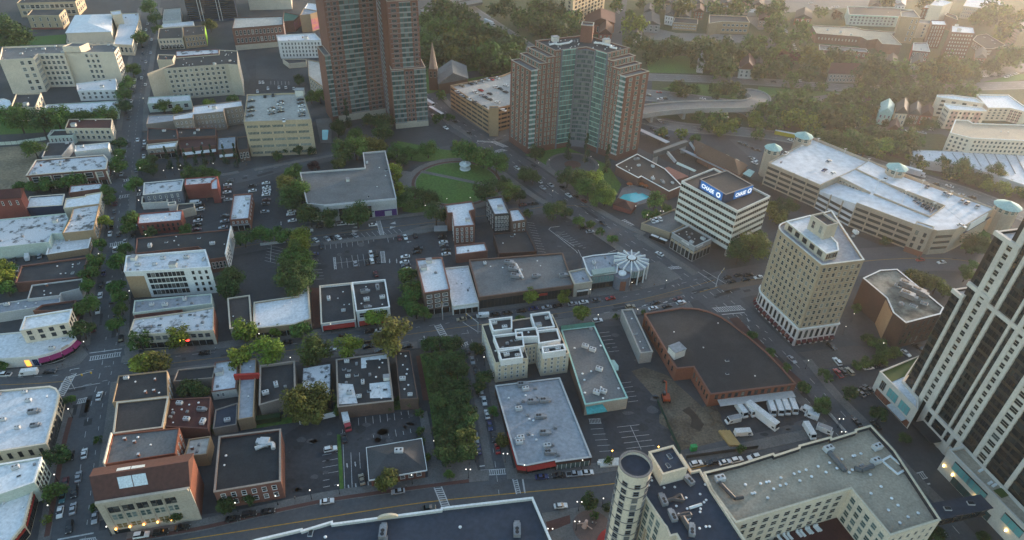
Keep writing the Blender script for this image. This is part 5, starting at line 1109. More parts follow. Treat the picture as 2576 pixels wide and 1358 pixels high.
def heap(label, tile, x, y, r, h_):
 c = G(*T(tile, [(x, y)])[0]); o = thing('spoil_heap', c, label, 'earth heap'); b = MB(); k, q = 18, 6; rr = random.Random(int(x))
 b.v = [(r * (1 - j / q) * math.cos(6.283 * i / k) * rr.uniform(.8, 1.2), r * (1 - j / q) * math.sin(6.283 * i / k) * rr.uniform(.8, 1.2), h_ * (j / q) ** .8 * rr.uniform(.75, 1.15) - .05) for j in range(q) for i in range(k)] + [(0, 0, h_)]
 for j in range(q - 1):
  for i in range(k): e = (i + 1) % k; b.f.append([j * k + i, j * k + e, j * k + k + e, j * k + k + i]); b.m.append(0)
 for i in range(k): b.f.append([(q - 1) * k + i, (q - 1) * k + (i + 1) % k, q * k]); b.m.append(0)
 b.build('earth', [DIRT], o)
heap('low sandy earth heap beside the dug pit', '23', 1640, 150, 6, 1.6); heap('brown earth heap against the brick hall by the pit', '23', 1990, 110, 5, 2.2); heap('small earth heap near the green cabin', '23', 1700, 330, 4, 1.2)
# curved flyover
fly = MB(); zf = 8.0
fl = smooth([G(x, y, zf).to_2d() for x, y in T('20', [(1100, 1150), (1330, 1108), (1600, 1075), (1900, 1060), (2200, 1055), (2400, 1045), (2500, 1000), (2500, 930), (2440, 870), (2330, 835)])])
n = len(fl); l, r = [], []
for i in range(n):
 u = (fl[min(n - 1, i + 1)] - fl[max(0, i - 1)]).normalized(); k = Vector((-u.y, u.x)) * 7.0; l.append(fl[i] + k); r.append(fl[i] - k)
zz = [zf if i < n * 0.62 else zf - (zf - 0.3) * (i / n - 0.62) / 0.38 for i in range(n)]
deck, par = MB(), MB()
for i in range(n - 1):
 deck.poly([(*r[i], zz[i]), (*r[i + 1], zz[i + 1]), (*l[i + 1], zz[i + 1]), (*l[i], zz[i])])
 for s_ in (l, r):
  a, c = s_[i], s_[i + 1]; u = (c - a).normalized(); k = Vector((-u.y, u.x)) * 0.2
  for o in (k, -k): par.poly([(*(a + o), zz[i] - 2.6), (*(c + o), zz[i + 1] - 2.6), (*(c + o), zz[i + 1] + 1.0), (*(a + o), zz[i] + 1.0)])
  par.poly([(*(a - k), zz[i] + 1.0), (*(c - k), zz[i + 1] + 1.0), (*(c + k), zz[i + 1] + 1.0), (*(a + k), zz[i] + 1.0)])
 par.poly([(*l[i], zz[i] - 2.6), (*l[i + 1], zz[i + 1] - 2.6), (*r[i + 1], zz[i + 1] - 2.6), (*r[i], zz[i] - 2.6)])
br = thing('flyover', (*fl[n // 3], 0), 'curved concrete flyover crossing the highway behind the V shaped tower', 'bridge'); off = br.location
deck.build('deck', [HWY], br, off); par.build('parapet', [WM('concrete')], br, off)
for i in (6, 12, 19, 24):
 pm = MB(); c_ = fl[i]; pm.box((c_.x, c_.y, 0), (10, 2.2, zz[i] - 2.62), math.atan2((fl[i + 1] - c_).y, (fl[i + 1] - c_).x) + math.pi / 2); pm.build('pier', [WM('concrete')], br, off)
# overpass at the top
ob = [G(x, y, 6).to_2d() for x, y in T('10', [(1690, 140), (2280, 30), (2270, -20), (1650, 90)])]; ob = ob if area(ob) > 0 else ob[::-1]
ot = thing('overpass', (*ob[0], 0), 'straight concrete road overpass crossing the highway at the top edge', 'bridge'); off = ot.location
b = MB(); b.prism(ob, 4.6, 6.0); b.build('deck', [HWY], ot, off)
for i in (0, 2):
 b = MB(); a, c = ob[i], ob[(i + 1) % 4]; u = (c - a).normalized(); k = Vector((-u.y, u.x)) * .25; b.prism([a - k, c - k, c + k, a + k], 6.01, 7.0); b.build('parapet', [HWY], ot, off)
 b = MB(); m_ = (a + c) / 2; b.box((*m_, 0), (2, 2, 4.58)); b.build('pier', [HWY], ot, off)
# ================================================================ landmark buildings
cA = (2160, 1640, 720 / 2540); cB = (2760, 1560, 720 / 2103); cC = (3200, 1300, 640 / 2069); cD = (3300, 1640, 540 / 1905)
cE = (2060, 860, 500 / 2263); cF = (2300, 440, 600 / 2546); cV = (1880, 120, 580 / 1575); cL = (1180, 0, 480 / 1358)
cT = (3360, 780, 480 / 1358); cK = (2480, 600, 480 / 1630)
def P(tile, x, y, z=0.0):
 q = T(tile, [(x, y)])[0]
 return G(q[0], q[1], z)
def lerp(a, b, t):
 return a + (b - a) * t
def curtain(b, p0, p1, z0, z1, rows, cols, glass, slab=None, sl=0.22, out=0.12, name='curtain_wall', gap=0.06, slabout=0.1):
 """glazed wall: one pane per bay and floor between slab edges"""
 p0, p1 = Vector(p0[:2]), Vector(p1[:2])
 d = p1 - p0; u = d.normalized(); n = Vector((u.y, -u.x)) * out; m = MB(); fl = (z1 - z0) / rows
 for r in range(rows):
  for c in range(cols):
   a = p0 + d * ((c + gap) / cols) + n; e = p0 + d * ((c + 1 - gap) / cols) + n
   za, zb = z0 + r * fl + fl * sl, z0 + (r + 1) * fl - 0.02
   m.poly([(a.x, a.y, za), (e.x, e.y, za), (e.x, e.y, zb), (a.x, a.y, zb)], 0)
 if slab is not None:
  n2 = Vector((u.y, -u.x)) * (out + slabout)
  for r in range(rows + 1):
   za = z0 + r * fl - fl * 0.04
   zb = za + fl * (sl + 0.02)
   q = [p0, p1, p1 + n2, p0 + n2]
   m.prism([q[0], q[3], q[2], q[1]], za, min(zb, z1 + 0.3), 1)
 return b.part(name, m, [glass, slab] if slab is not None else [glass])
def lettering(b, text, p0, p1, z, size, m, out=0.3, name='lettering'):
 """raised capital letters along a wall from p0 towards p1, baseline at z"""
 d = Vector(p1[:2]) - Vector(p0[:2]); u = d.normalized(); n = Vector((u.y, -u.x))
 cu = bpy.data.curves.new(name, 'FONT'); cu.body = text; cu.size = size; cu.extrude = 0.06; cu.offset = size * 0.028; cu.space_character = 1.08
 cu.materials.append(m)
 tmp = bpy.data.objects.new(name, cu); COL.objects.link(tmp); bpy.context.view_layer.update()
 me = bpy.data.meshes.new_from_object(tmp.evaluated_get(bpy.context.evaluated_depsgraph_get())); me.name = name
 bpy.data.objects.remove(tmp); bpy.data.curves.remove(cu)
 o = bpy.data.objects.new(name, me); COL.objects.link(o); o.parent = b.root
 q = Vector(p0[:2]) + n * out - b.off.to_2d()
 o.location = (q.x, q.y, z); o.rotation_euler = (math.pi / 2, 0, math.atan2(u.y, u.x)); o.scale = (1.16, 1, 1)
 return o
def logo(b, c, u, z, r, m, out=0.3):
 """four-piece octagon ring mark"""
 n = Vector((u.y, -u.x)); mb = MB()
 def pt(x, y):
  q = Vector(c[:2]) + u * x + n * out
  return (q.x, q.y, z + y)
 o = [(math.cos(math.radians(22.5 + 45 * i)) * r, math.sin(math.radians(22.5 + 45 * i)) * r) for i in range(8)]
 s = r * 0.4; g = [(s, s), (-s, s), (-s, -s), (s, -s)]
 for i in range(4):
  a, e = o[(2 * i) % 8], o[(2 * i + 1) % 8]; f = o[(2 * i + 2) % 8]
  mb.poly([pt(*a), pt(*e), pt(*(x * 0.97 for x in f)), pt(*g[(i + 1) % 4]), pt(*g[i])])
 b.part('logo', mb, [m])
# ---------------------------------------------------------------- bank tower with blue signs
q = T(cK, [(258, 270), (976, 650), (1382, 462), (672, 100)])
zb = 5.0
hC = height_at(q[1], T(cK, [(845, 1142)])[0], zb)
ck = Bld('bank_tower', 'white and black banded office block with blue CHASE signs on its roof', 'office building', square_up([G(x, y, hC) for x, y in q]), hC)
ck.vol(ck.pts, zb, hC, WM('offwhite'), RM('brown'), 0.9, WM('offwhite'))
nf = 6; fl = (hC - zb - 1.2) / nf
for e, n in ((0, 22), (1, 17), (2, 22), (3, 17)):
 a, c = ck.edge(e)
 for k in range(nf):
  z = zb + 0.9 + k * fl + fl * 0.30
  ck.band(a, c, z, z + fl * 0.44, 'window_band', GLASS_D, 0.06, 0.006, bars=n, barmat=WM('stone'))
u0 = MB(); u0.prism(ck.pts, zb - 0.4, zb - 0.01); ck.part('soffit', u0, [WM('concrete')])
core = inset(ck.pts, 6.0); u0 = MB(); u0.prism(core, 0, zb - 0.42); ck.part('ground_floor', u0, [GLASS_D])
a0 = inset(ck.pts, 1.5)
for i in range(4):
 for t in (0.0, 0.33, 0.66):
  c0 = lerp(a0[i], a0[(i + 1) % 4], t); u0 = MB(); u0.box((c0.x, c0.y, 0), (1.0, 1.0, zb - 0.42)); ck.part('column', u0, [WM('concrete')])
zp_ = hC + 4.2
pn = square_up([P(cK, x, y, zp_) for x, y in ((492, 258), (826, 428), (1165, 335), (840, 118))])
ck.vol(pn, hC - 0.8, zp_, WM('navy'), RM('brown'), 0.4, WM('taupe'), name='plant_room', rname='plant_roof')
SIGNB = lampmat('sign_blue', (0.0, 0.11, 0.36), 0.08); SIGNW = lampmat('sign_white', (0.85, 0.87, 0.9), 0.12)
for i, (t0, t1) in enumerate(((0.08, 0.9), (0.32, 0.98))):
 a, c = pn[i] if area(pn) > 0 else pn[i], pn[(i + 1) % 4]
 d = c - a; L = d.length
 sg = ck.band(a + d * t0, a + d * t1, hC - 0.1, zp_ + 0.1, 'sign_panel', SIGNB, 0.35)
 w_ = L * (t1 - t0); sz = 3.0; u_ = d.normalized()
 st = a + d * t0 + u_ * (w_ * 0.06)
 lt = lettering(ck, 'CHASE', st, c, hC + 0.95, sz, SIGNW, 0.42)
 wl_ = w_ * 0.62; lt.scale = (wl_ / 11.0 * 1.05, 1, 1)
 logo(ck, a + d * t0 + u_ * (w_ * 0.84), u_, hC + 2.0, 1.55, SIGNW, 0.42)
qa = T(cK, [(138, 918), (425, 1112), (652, 994), (352, 835)])
hA_ = height_at(qa[1], T(cK, [(393, 1305)])[0])
ax = Bld('bank_branch', 'low stone piered bank branch with black roof below the banded office block', 'bank', square_up([G(x, y, hA_) for x, y in qa]), hA_)
ax.vol(ax.pts, 0, hA_, WM('grey'), RM('tar'), 0.9, WM('lightgrey'))
for e, n in ((0, 6), (1, 5)):
 a, c = ax.edge(e); d = c - a
 for k in range(n):
  ax.band(a + d * ((k + 0.12) / n), a + d * ((k + 0.88) / n), 0.4, hA_ * 0.68, 'window_wall', GLASS_D, 0.08)
  ax.band(a + d * ((k + 0.12) / n), a + d * ((k + 0.88) / n), hA_ * 0.5, hA_ * 0.66, 'spandrel', WM('tanbrick'), 0.14)
 lettering(ax, 'CHASE', a + d * (0.45 if e == 0 else 0.1), c, hA_ - 1.3, 1.3, WM('white'), 0.12)
ax.units('ac2 vent4 dark2')
qd = T('21', [(1302, 888), (1592, 985), (1735, 905), (1640, 742)])
pk = Bld('parking_deck', 'low tan walled parking deck beside the banded office block', 'parking deck', [G(x, y, 4) for x, y in qd], 4.0)
pk.vol(pk.pts, 0, 4.0, WM('tanbrick'), RM('grey'), 0.8, WM('tanbrick'))
# ---------------------------------------------------------------- tan apartment tower with arcade
qt = T('31', [(52, 905), (545, 1308), (968, 1256), (640, 760)])
hT = height_at(qt[1], T('32', [(282, 776)])[0])
w = [G(x, y, hT) for x, y in qt]
A, Bc, Cc, Dd = [v.to_2d() for v in w]
cor = []
v0 = (A - Bc).normalized(); v1 = (Dd - A).normalized()
for i in range(7):
 t = i / 6.0
 p0_, p1_, p2_ = A - v0 * 7.0, A, A + v1 * 7.0
 cor.append((1 - t) ** 2 * p0_ + 2 * t * (1 - t) * p1_ + t * t * p2_)
outl = [Bc, Cc, Dd] + cor[::-1]
tn = Bld('apartment_tower', 'tan brick twelve storey tower with a rounded corner and white arcaded base', 'apartment tower', outl, hT)
tn.vol(outl, 0, hT, WM('tanbrick'), RM('silver'), 0.9, WM('offwhite'))
zA = 9.5
for (p, c_, n) in ((cor[0], Bc, 9), (Bc, Cc, 7)):
 tn.facade(p, c_, zA + 0.6, hT - 1.2, 10, n, w=0.46, hh=0.56, style='s', m=0.02)
for i in range(len(cor) - 1):
 a, c = cor[i + 1], cor[i]
 if i % 2 == 0 and i < 4: tn.facade(a, c, zA + 0.6, hT - 1.2, 10, 1, wm=1.2, hh=0.5, style='s')
ring = [Bc, Cc, Dd] + cor[::-1]
if area(ring) < 0: ring = ring[::-1]
mb = MB(); mb.prism(inset(ring, -0.25), 0.02, zA); tn.part('arcade_base', mb, [mat('pale_pink_stone', (0.60, 0.52, 0.49), 0.8, (0.5, 0.43, 0.41), 0.2)])
mb = MB(); mb.prism(inset(ring, -0.6), zA, zA + 0.5); tn.part('string_course', mb, [WM('white')])
def archwin(b, p, c_, n, z0, z1, wf, m_, awn):
 d = Vector(c_) - Vector(p); u = d.normalized(); nn = Vector((u.y, -u.x)) * 0.32
 for k in range(n):
  ce = Vector(p) + d * ((k + 0.5) / n) + nn; r = d.length / n * wf / 2
  mb = MB(); pts = [(ce - u * r, z0), (ce + u * r, z0)] + [(ce + u * r * math.cos(t), z1 - r + r * math.sin(t)) for t in [math.pi * j / 6 for j in range(7)]]
  mb.poly([(q_.x, q_.y, z_) for q_, z_ in pts]); b.part('arched_window', mb, [m_])
  if awn:
   q0, q1 = Vector(p) + d * ((k + 0.12) / n) + nn, Vector(p) + d * ((k + 0.88) / n) + nn
   b.awning(q0, q1, 3.3, 1.2, 1.1, mat('maroon_canvas', (0.10, 0.012, 0.015), 0.8, (0.08, 0.01, 0.012)), 0, 1)
   b.band(q0 + u * .3, q1 - u * .3, 0.2, 2.3, 'storefront', GLASS_D, 0.05)
archwin(tn, cor[0], Bc, 9, 4.2, 8.6, 0.5, GLASS_D, True); archwin(tn, Bc, Cc, 7, 4.2, 8.6, 0.5, GLASS_D, True)
for i in range(0, 4): archwin(tn, cor[i + 1], cor[i], 1, 4.2, 8.6, 0.55, GLASS_D, True)
p_ = [P('31', x, y, hT + 3.2) for x, y in ((185, 868), (425, 808), (700, 1085), (712, 1160), (590, 1192))]
tn.vol([v.to_2d() for v in p_], hT - 1, hT + 3.2, WM('beige'), RM('white'), 0.4, WM('white'), name='penthouse', rname='penthouse_roof')
e_ = [v.to_2d() for v in p_]
for i in (3, 4):
 tn.facade(e_[(i + 1) % 5], e_[i], hT - 0.4, hT + 3, 1, 5, w=0.5, style='d') if area(e_) < 0 else tn.facade(e_[i], e_[(i + 1) % 5], hT - 0.4, hT + 3, 1, 5, w=0.5, style='d')
p_ = square_up([P('31', x, y, hT + 9.5) for x, y in ((432, 808), (600, 915), (706, 888), (556, 778))])
tn.vol(p_, hT + 0.5, hT + 9.5, WM('beige'), RM('dark'), 0.7, WM('stone'), name='stair_tower', rname='stair_tower_roof')
tn.facade(p_[0], p_[1], hT + 4, hT + 8.5, 1, 2, w=0.35, hh=0.7, style='s')
tn.units('ac2 dark3 vent2', [v.to_2d() for v in (P('31', 700, 1230, hT), P('31', 900, 1230, hT), P('31', 820, 1120, hT), P('31', 720, 1160, hT))])
# ---------------------------------------------------------------- white roofed parking structure
h = height_at(T('31', [(1470, 905)])[0], T('31', [(1395, 1150)])[0])
gp = lambda x, y, z=h: P('31', x, y, z).to_2d()
wg = Bld('parking_garage', 'huge tan parking structure with a white roof deck, ramps and mint dome turrets', 'parking garage', [gp(0, 278), gp(1475, 908), gp(1700, 972), gp(1885, 958), gp(2000, 905), gp(2270, 745), gp(450, 32)], h)
C_ = WM('garage'); D_ = RM('deck'); lo_ = h - 3.6
wg.vol([gp(0, 278), gp(532, 505), gp(708, 424), gp(880, 345), gp(1012, 262), gp(450, 32)], 0, h, C_, D_, 0.9, WM('stone'), name='deck_wall', rname='deck')
wg.vol([gp(880, 345), gp(1190, 492), gp(1330, 410), gp(1012, 262)], 0, h - 0.05, C_, D_, 0.0, None, name='deck_wall', rname='deck')
wg.vol([gp(1190, 492), gp(1778, 718), gp(2000, 905), gp(2270, 745), gp(1330, 410)], 0, h - 0.1, C_, D_, 0.0, None, name='deck_wall', rname='deck')
wg.vol([gp(1778, 718), gp(1625, 828), gp(1475, 908), gp(1700, 972), gp(1885, 958), gp(2000, 905)], 0, h - 0.15, C_, D_, 0.0, None, name='deck_wall', rname='deck')
wg.vol([gp(890, 690), gp(1030, 588), gp(1625, 828), gp(1475, 908)], 0, h - 0.2, C_, D_, 0.0, None, name='deck_wall', rname='deck')
wg.vol([gp(708, 424), gp(1030, 588), gp(1190, 492), gp(880, 345)], 0, h - 0.25, C_, D_, 0.0, None, name='deck_wall', rname='deck')
def ramp(a, b_, c_, d_, za, zb_):
 m = MB(); m.poly([(*a, za), (*b_, zb_), (*c_, zb_), (*d_, za)]); m.poly([(*a, 0), (*b_, 0), (*b_, zb_), (*a, za)]); wg.part('ramp', m, [D_])
ramp(gp(532, 505), gp(890, 690), gp(1030, 588), gp(708, 424), lo_, h - 0.3)
ramp(gp(1030, 588), gp(1625, 828), gp(1778, 718), gp(1190, 492), h - 0.3, lo_)
def wallrun(a, c, t=0.35, z0=None, z1=None):
 m = MB(); a, c = Vector(a), Vector(c); u = (c - a).normalized(); n = Vector((u.y, -u.x)) * t / 2
 m.prism([a - n, c - n, c + n, a + n] if area([a - n, c - n, c + n, a + n]) > 0 else [a + n, c + n, c - n, a - n], z0, z1); wg.part('parapet', m, [C_])
for a, c in (((708, 424), (1030, 588)), ((880, 345), (1190, 492)), ((1190, 492), (1778, 718)), ((1778, 718), (1625, 828)), ((1625, 828), (1060, 597)), ((532, 505), (708, 424)), ((890, 690), (1475, 908)), ((1475, 908), (1700, 972)), ((1700, 972), (1885, 958)), ((1885, 958), (2000, 905)), ((2000, 905), (2270, 745)), ((2270, 745), (1012, 262)), ((450, 32), (1012, 262))):
 wallrun(gp(*a), gp(*c), 0.4, h - 1.0, h + 0.75)
fr = [(0, 278), (532, 505), (890, 690), (1475, 908)]
nb = (4, 3, 4)
for s_, n in zip(range(3), nb):
 a, c = gp(*fr[s_]), gp(*fr[s_ + 1]); d = c - a
 for k in range(n):
  for lv in range(4):
   z = 1.0 + lv * (h - 1.4) / 4; top = z + 1.6
   if s_ == 1 and lv == 3: continue
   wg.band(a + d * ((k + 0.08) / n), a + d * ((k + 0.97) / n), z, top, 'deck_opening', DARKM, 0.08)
  wg.band(a + d * ((k + 0.0) / n), a + d * ((k + 0.07) / n), 0.1, (h + 0.6) if s_ != 1 else h - 2.0, 'pier', C_, 0.5)
for a, c, n in (((708, 424), (1030, 588), 9), ((1190, 492), (1778, 718), 14)):
 a, c = gp(*a), gp(*c); wg.facade(a - Vector((0, .25)), c - Vector((0, .25)), h - 2.6, h - 0.4, 1, n, wm=1.3, hm=1.2, style='c', glass=GLASS_D)
a, c = gp(1700, 972), gp(1885, 958);
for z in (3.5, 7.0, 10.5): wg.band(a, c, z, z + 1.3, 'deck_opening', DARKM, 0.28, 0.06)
a, c = gp(2000, 905), gp(2270, 745); wg.band(a, a + (c - a) * 0.85, h - 4.5, h + 0.2, 'sign_panel', WM('white'), 0.7, 0.12); wg.band(a, c, h - 5, h - 4.6, 'sign_edge', WM('navy'), 0.75)
q_ = square_up([P('31', x, y, h + 2.5) for x, y in ((1472, 895), (1650, 945), (1685, 925), (1505, 873))]); wg.vol(q_, 0, h + 2.5, C_, RM('white'), 0.4, WM('stone'), name='stair_tower', rname='stair_tower_roof')
wg.facade(q_[0], q_[1], 3, h, 3, 2, w=0.3, style='d')
wg.part('brick_base', (lambda m: (m.prism(inset(q_, -0.15), 0, 3.2), m)[1])(MB()), [WM('orangebrick')])
def turret(b, x, y, z0, z1, r, k=8, tile='31', wall='garage', glass=GLASS_G, roofz=3.0):
 c = P(tile, x, y, z1); m = MB(); R_ = lambda rr: [(c.x + rr * math.cos(2 * math.pi * (i + 0.5) / k), c.y + rr * math.sin(2 * math.pi * (i + 0.5) / k)) for i in range(k)]
 m.prism(R_(r * 0.85), z0, z1); b.part('turret', m, [WM(wall)])
 p = R_(r * 0.85)
 for i in range(k):
  b.facade(p[i], p[(i + 1) % k], z1 - 3.0, z1 - 0.3, 1, 1, w=0.6, hh=0.75, style='c', glass=glass)
 m = MB(); p = R_(r)
 for i in range(k):
  j = (i + 1) % k; m.poly([(*p[i], z1), (*p[j], z1), (c.x, c.y, z1 + roofz)])
 m.poly([(*q, z1 - 0.02) for q in reversed(p)]); b.part('dome', m, [RM('mint')])
turret(wg, 362, 8, 0, h + 4.0, 6.0); turret(wg, 55, 128, 0, h + 4.0, 5.5); turret(wg, 1300, 325, h - 1, h + 4.5, 6.2)
turret(wg, 2415, 710, 0, h + 1.5, 7.0, 12, glass=GLASS_G, roofz=2.8)
lm_ = MB()
# ---------------------------------------------------------------- brown and teal V shaped tower
fp = lambda x, y: P(cV, x, y, 0).to_2d()
A_, B_, Ci, Cm, D2, E2 = fp(78, 1112), fp(262, 1240), fp(700, 1165), fp(850, 1180), fp(1168, 1312), fp(1382, 1240)
h1 = height_at(T(cV, [(296, 388)])[0], T(cV, [(262, 1240)])[0]); h1 = (h1 + height_at(T(cV, [(1262, 460)])[0], T(cV, [(1168, 1312)])[0])) / 2
uL = (Ci - B_).normalized(); uR = (D2 - Cm).normalized()
def isect(p, u, q, v):
 t = ((q.x - p.x) * v.y - (q.y - p.y) * v.x) / (u.x * v.y - u.y * v.x)
 return p + u * t
apex = isect(A_, uL, E2, -uR); inn = isect(B_, uL, D2, -uR)
vt = Bld('apartment_tower', 'V shaped red brick and teal glass apartment tower with a brick stair turret on top', 'apartment tower', [A_, B_, inn, D2, E2, apex], h1)
BR = WM('brick'); st_ = 3.4
steps = [(0.0, h1), (6.0, h1 + st_), (11.0, h1 + 2 * st_), (16.0, h1 + 3 * st_)]
for sgn, (o1, o2, u) in enumerate(((A_, B_, uL), (E2, D2, -uR))):
 for k in range(3):
  s0, z = steps[k]; s1 = steps[k + 1][0]
  q = [o2 + u * s0, o2 + u * s1, o1 + u * s1, o1 + u * s0]
  vt.vol(q, 0, z, BR, RM('grey'), 0.9, WM('stone'), name='terrace_step', rname='terrace')
zt = steps[3][1]
main = [B_ + uL * 16, inn, D2 - uR * 16, E2 - uR * 16, apex, A_ + uL * 16]
vt.vol(main, 0, zt, BR, RM('dark'), 0.8, WM('taupe'))
cen = apex * 0.62 + inn * 0.38
tx = (uR + uL).normalized()
q = [cen + Vector((math.cos(t), math.sin(t))) * 5.2 for t in [math.atan2(tx.y, tx.x) + math.pi / 4 + i * math.pi / 2 for i in range(4)]]
vt.vol(q, zt - 1, zt + 9.5, BR, RM('grey'), 0.8, WM('stone'), name='stair_turret', rname='stair_turret_roof')
nfl = 21
def seg(o, u, s0, s1, z1, kind, fwd=True, cols=1):
 a, c = o + u * s0, o + u * s1
 if not fwd: a, c = c, a
 rows = max(1, int(round((z1 - 4) / 3.15)))
 if kind == 'T': curtain(vt, a, c, 4, z1 - 0.3, rows, cols, GLASS_T, WM('mint'), 0.08, 0.3)
 elif kind == 'C': curtain(vt, a, c, 4, z1 - 0.3, rows, cols, GLASS_T, WM('lightgrey'), 0.3, 0.45)
 else: vt.facade(a, c, 4, z1 - 0.8, rows, cols, w=0.42, hh=0.62, style='s', glass=GLASS_G, m=0.02)
LL, LR = (inn - B_).length, (inn - D2).length
seg(B_, uL, 0.3, 4.6, h1, 'C', True, 2); seg(B_, uL, 4.8, 10.5, h1 + st_, 'W', True, 2); seg(B_, uL, 10.8, 15.8, h1 + 2 * st_, 'W', True, 2)
seg(B_, uL, LL * 0.55, LL * 0.8, zt, 'T', True, 5); seg(B_, uL, LL * 0.82, LL - 3.0, zt, 'W', True, 3); seg(B_, uL, 16.2, LL * 0.53, zt, 'W', True, 2)
for k in (LL * 0.535, LL * 0.805): vt.band(B_ + uL * k, B_ + uL * (k + 0.9), 0.1, zt + 0.1, 'pier', WM('slate'), 0.5)
seg(D2, -uR, 0.3, 4.6, h1, 'C', False, 2); seg(D2, -uR, 4.8, 10.5, h1 + st_, 'W', False, 2); seg(D2, -uR, 10.8, 15.8, h1 + 2 * st_, 'W', False, 2)
seg(D2, -uR, LR * 0.5, LR * 0.76, zt, 'T', False, 5); seg(D2, -uR, LR * 0.79, LR - 3, zt, 'W', False, 2)
for k in (LR * 0.475, LR * 0.765): vt.band(D2 - uR * (k + 0.9), D2 - uR * k, 0.1, zt + 0.1, 'pier', WM('slate'), 0.5)
bayc = inn + (apex - inn).normalized() * -0.5
mb = MB(); bp = []
for i in range(9):
 t = i / 8; bp.append((1 - t) ** 2 * (inn - uL * 6.0) + 2 * t * (1 - t) * (inn - (apex - inn).normalized() * 1.5) + t * t * (inn + uR * 6.0))
mb.prism(([inn + (apex - inn).normalized()] + bp) if area([inn + (apex - inn).normalized()] + bp) > 0 else ([inn + (apex - inn).normalized()] + bp)[::-1], 0, zt - 1.0); vt.part('glass_bay', mb, [WM('slate')])
for i in range(8):
 curtain(vt, bp[i], bp[i + 1], 4, zt - 1.2, 21, 1, GLASS_G, WM('slate'), 0.3, 0.12, 'glass_bay')
seg(A_, (B_ - A_).normalized(), 0.5, (B_ - A_).length - 0.5, h1, 'W', True, 4); seg(D2, (E2 - D2).normalized(), 0.5, (E2 - D2).length - 0.5, h1, 'W', True, 3)
for i, (o1, o2, u) in enumerate(((A_, B_, uL), (E2, D2, -uR))):
 for k in (1, 2, 3):
  s0, z = steps[k]; a, c = (o1 + u * s0, o2 + u * s0) if i == 0 else (o2 + u * s0, o1 + u * s0)
  vt.facade(a, c, z - st_ + 0.2, z - 0.2, 1, 5, w=0.55, hh=0.7, style='s', glass=GLASS_G)
rl = [B_ + uL * 18, inn - uL * 2, apex - uL * 5, A_ + uL * 18]; vt.units('vent16 dark2', rl, zt - 0.8); rr_ = [inn + uR * 2, D2 - uR * 18, E2 - uR * 18, apex + uR * 5]; vt.units('vent12 dark2', rr_, zt - 0.8)
for p_ in (lerp(A_ + uL * 18, apex, 0.35), lerp(E2 - uR * 18, apex, 0.5)): vt.put('bulk', p_ + (inn - apex).normalized() * 3, zt - 0.8, 0.4, 1.1)
for o_, u_ in ((lerp(A_, B_, 0.5) + uL * 19, uL), (lerp(E2, D2, 0.4) - uR * 19, -uR)):
 mb = MB(); n_ = Vector((-u_.y, u_.x)); pts = [o_, o_ + u_ * 4 + n_ * 1, o_ + u_ * 5 - n_ * 1.5, o_ + u_ * 13 - n_ * 0.5, o_ + u_ * 16 + n_ * 2]
 for i in range(4): mb.tube((*pts[i], zt + 0.3), (*pts[i + 1], zt + 0.3), 0.65, k=6)
 vt.part('air_duct', mb, [WM('white')])
# ---------------------------------------------------------------- tall red brick and glass tower, cut by the top edge
fp = lambda x, y: P(cL, x, y, 0).to_2d()
a1, a2, a3, a4, a5 = fp(200, 1305), fp(655, 1230), fp(862, 1358 + 8), fp(1208, 1332), fp(1120, 1120)
ux = (a2 - a1).normalized(); uy = Vector((-ux.y, ux.x))
lt = Bld('apartment_tower', 'very tall red brick and pale glass tower running out of the top of the picture', 'apartment tower', [a1, a2, a3, a4, a5, a1 + uy * 25], 125)
HB = [height_at(T(cL, [(820, 742)])[0], T(cL, [(862, 1366)])[0]), height_at(T(cL, [(95, 590)])[0], T(cL, [(200, 1305)])[0]), 0]
uz = (a4 - a3).normalized(); un = Vector((-uz.y, uz.x)); Lw = (a4 - a3).length; L1 = (a2 - a1).length
WR = [a3, a4, a4 + un * 26, a3 + un * 26]
z_lo = HB[0]; z_hi = z_lo + 42
lt.vol(WR, 0, z_lo, BR, RM('grey'), 1.0, WM('stone'), name='lower_wing')
w2 = [a3 + uz * Lw * 0.05 + un * 3, a4 - uz * Lw * 0.1 + un * 3, a4 - uz * Lw * 0.1 + un * 26, a3 + uz * Lw * 0.05 + un * 26]
lt.vol(w2, z_lo - 1, z_hi, BR, RM('grey'), 1.0, WM('stone'), name='middle_wing', rname='setback_roof')
w3 = [a3 - uz * Lw * 0.1 + un * 8, a4 - uz * Lw * 0.2 + un * 8, a4 - uz * Lw * 0.2 + un * 28, a3 - uz * Lw * 0.1 + un * 28]
lt.vol(w3, 0, 125, BR, RM('grey'), 1.0, WM('stone'), name='upper_wing', rname='tower_roof')
lw = [a1 + ux * 4, a2 + ux * 8 + uy * 6, a2 + ux * 8 + uy * 28, a1 + ux * 4 + uy * 28]; lw = [a1 + ux * 4, a1 + ux * (L1 + 7), a1 + ux * (L1 + 7) + uy * 24, a1 + ux * 4 + uy * 24]
lt.vol(lw, 0, 125, BR, RM('grey'), 1.0, WM('stone'), name='main_wing', rname='tower_roof')
gl = [a1, a1 + ux * 4.02, a1 + ux * 4.02 + uy * 20, a1 + uy * 20]; lt.vol(gl, 0, HB[1], BR, RM('grey'), 0.8, WM('stone'), name='glass_wing', rname='setback_roof')
SLB = WM('grey')
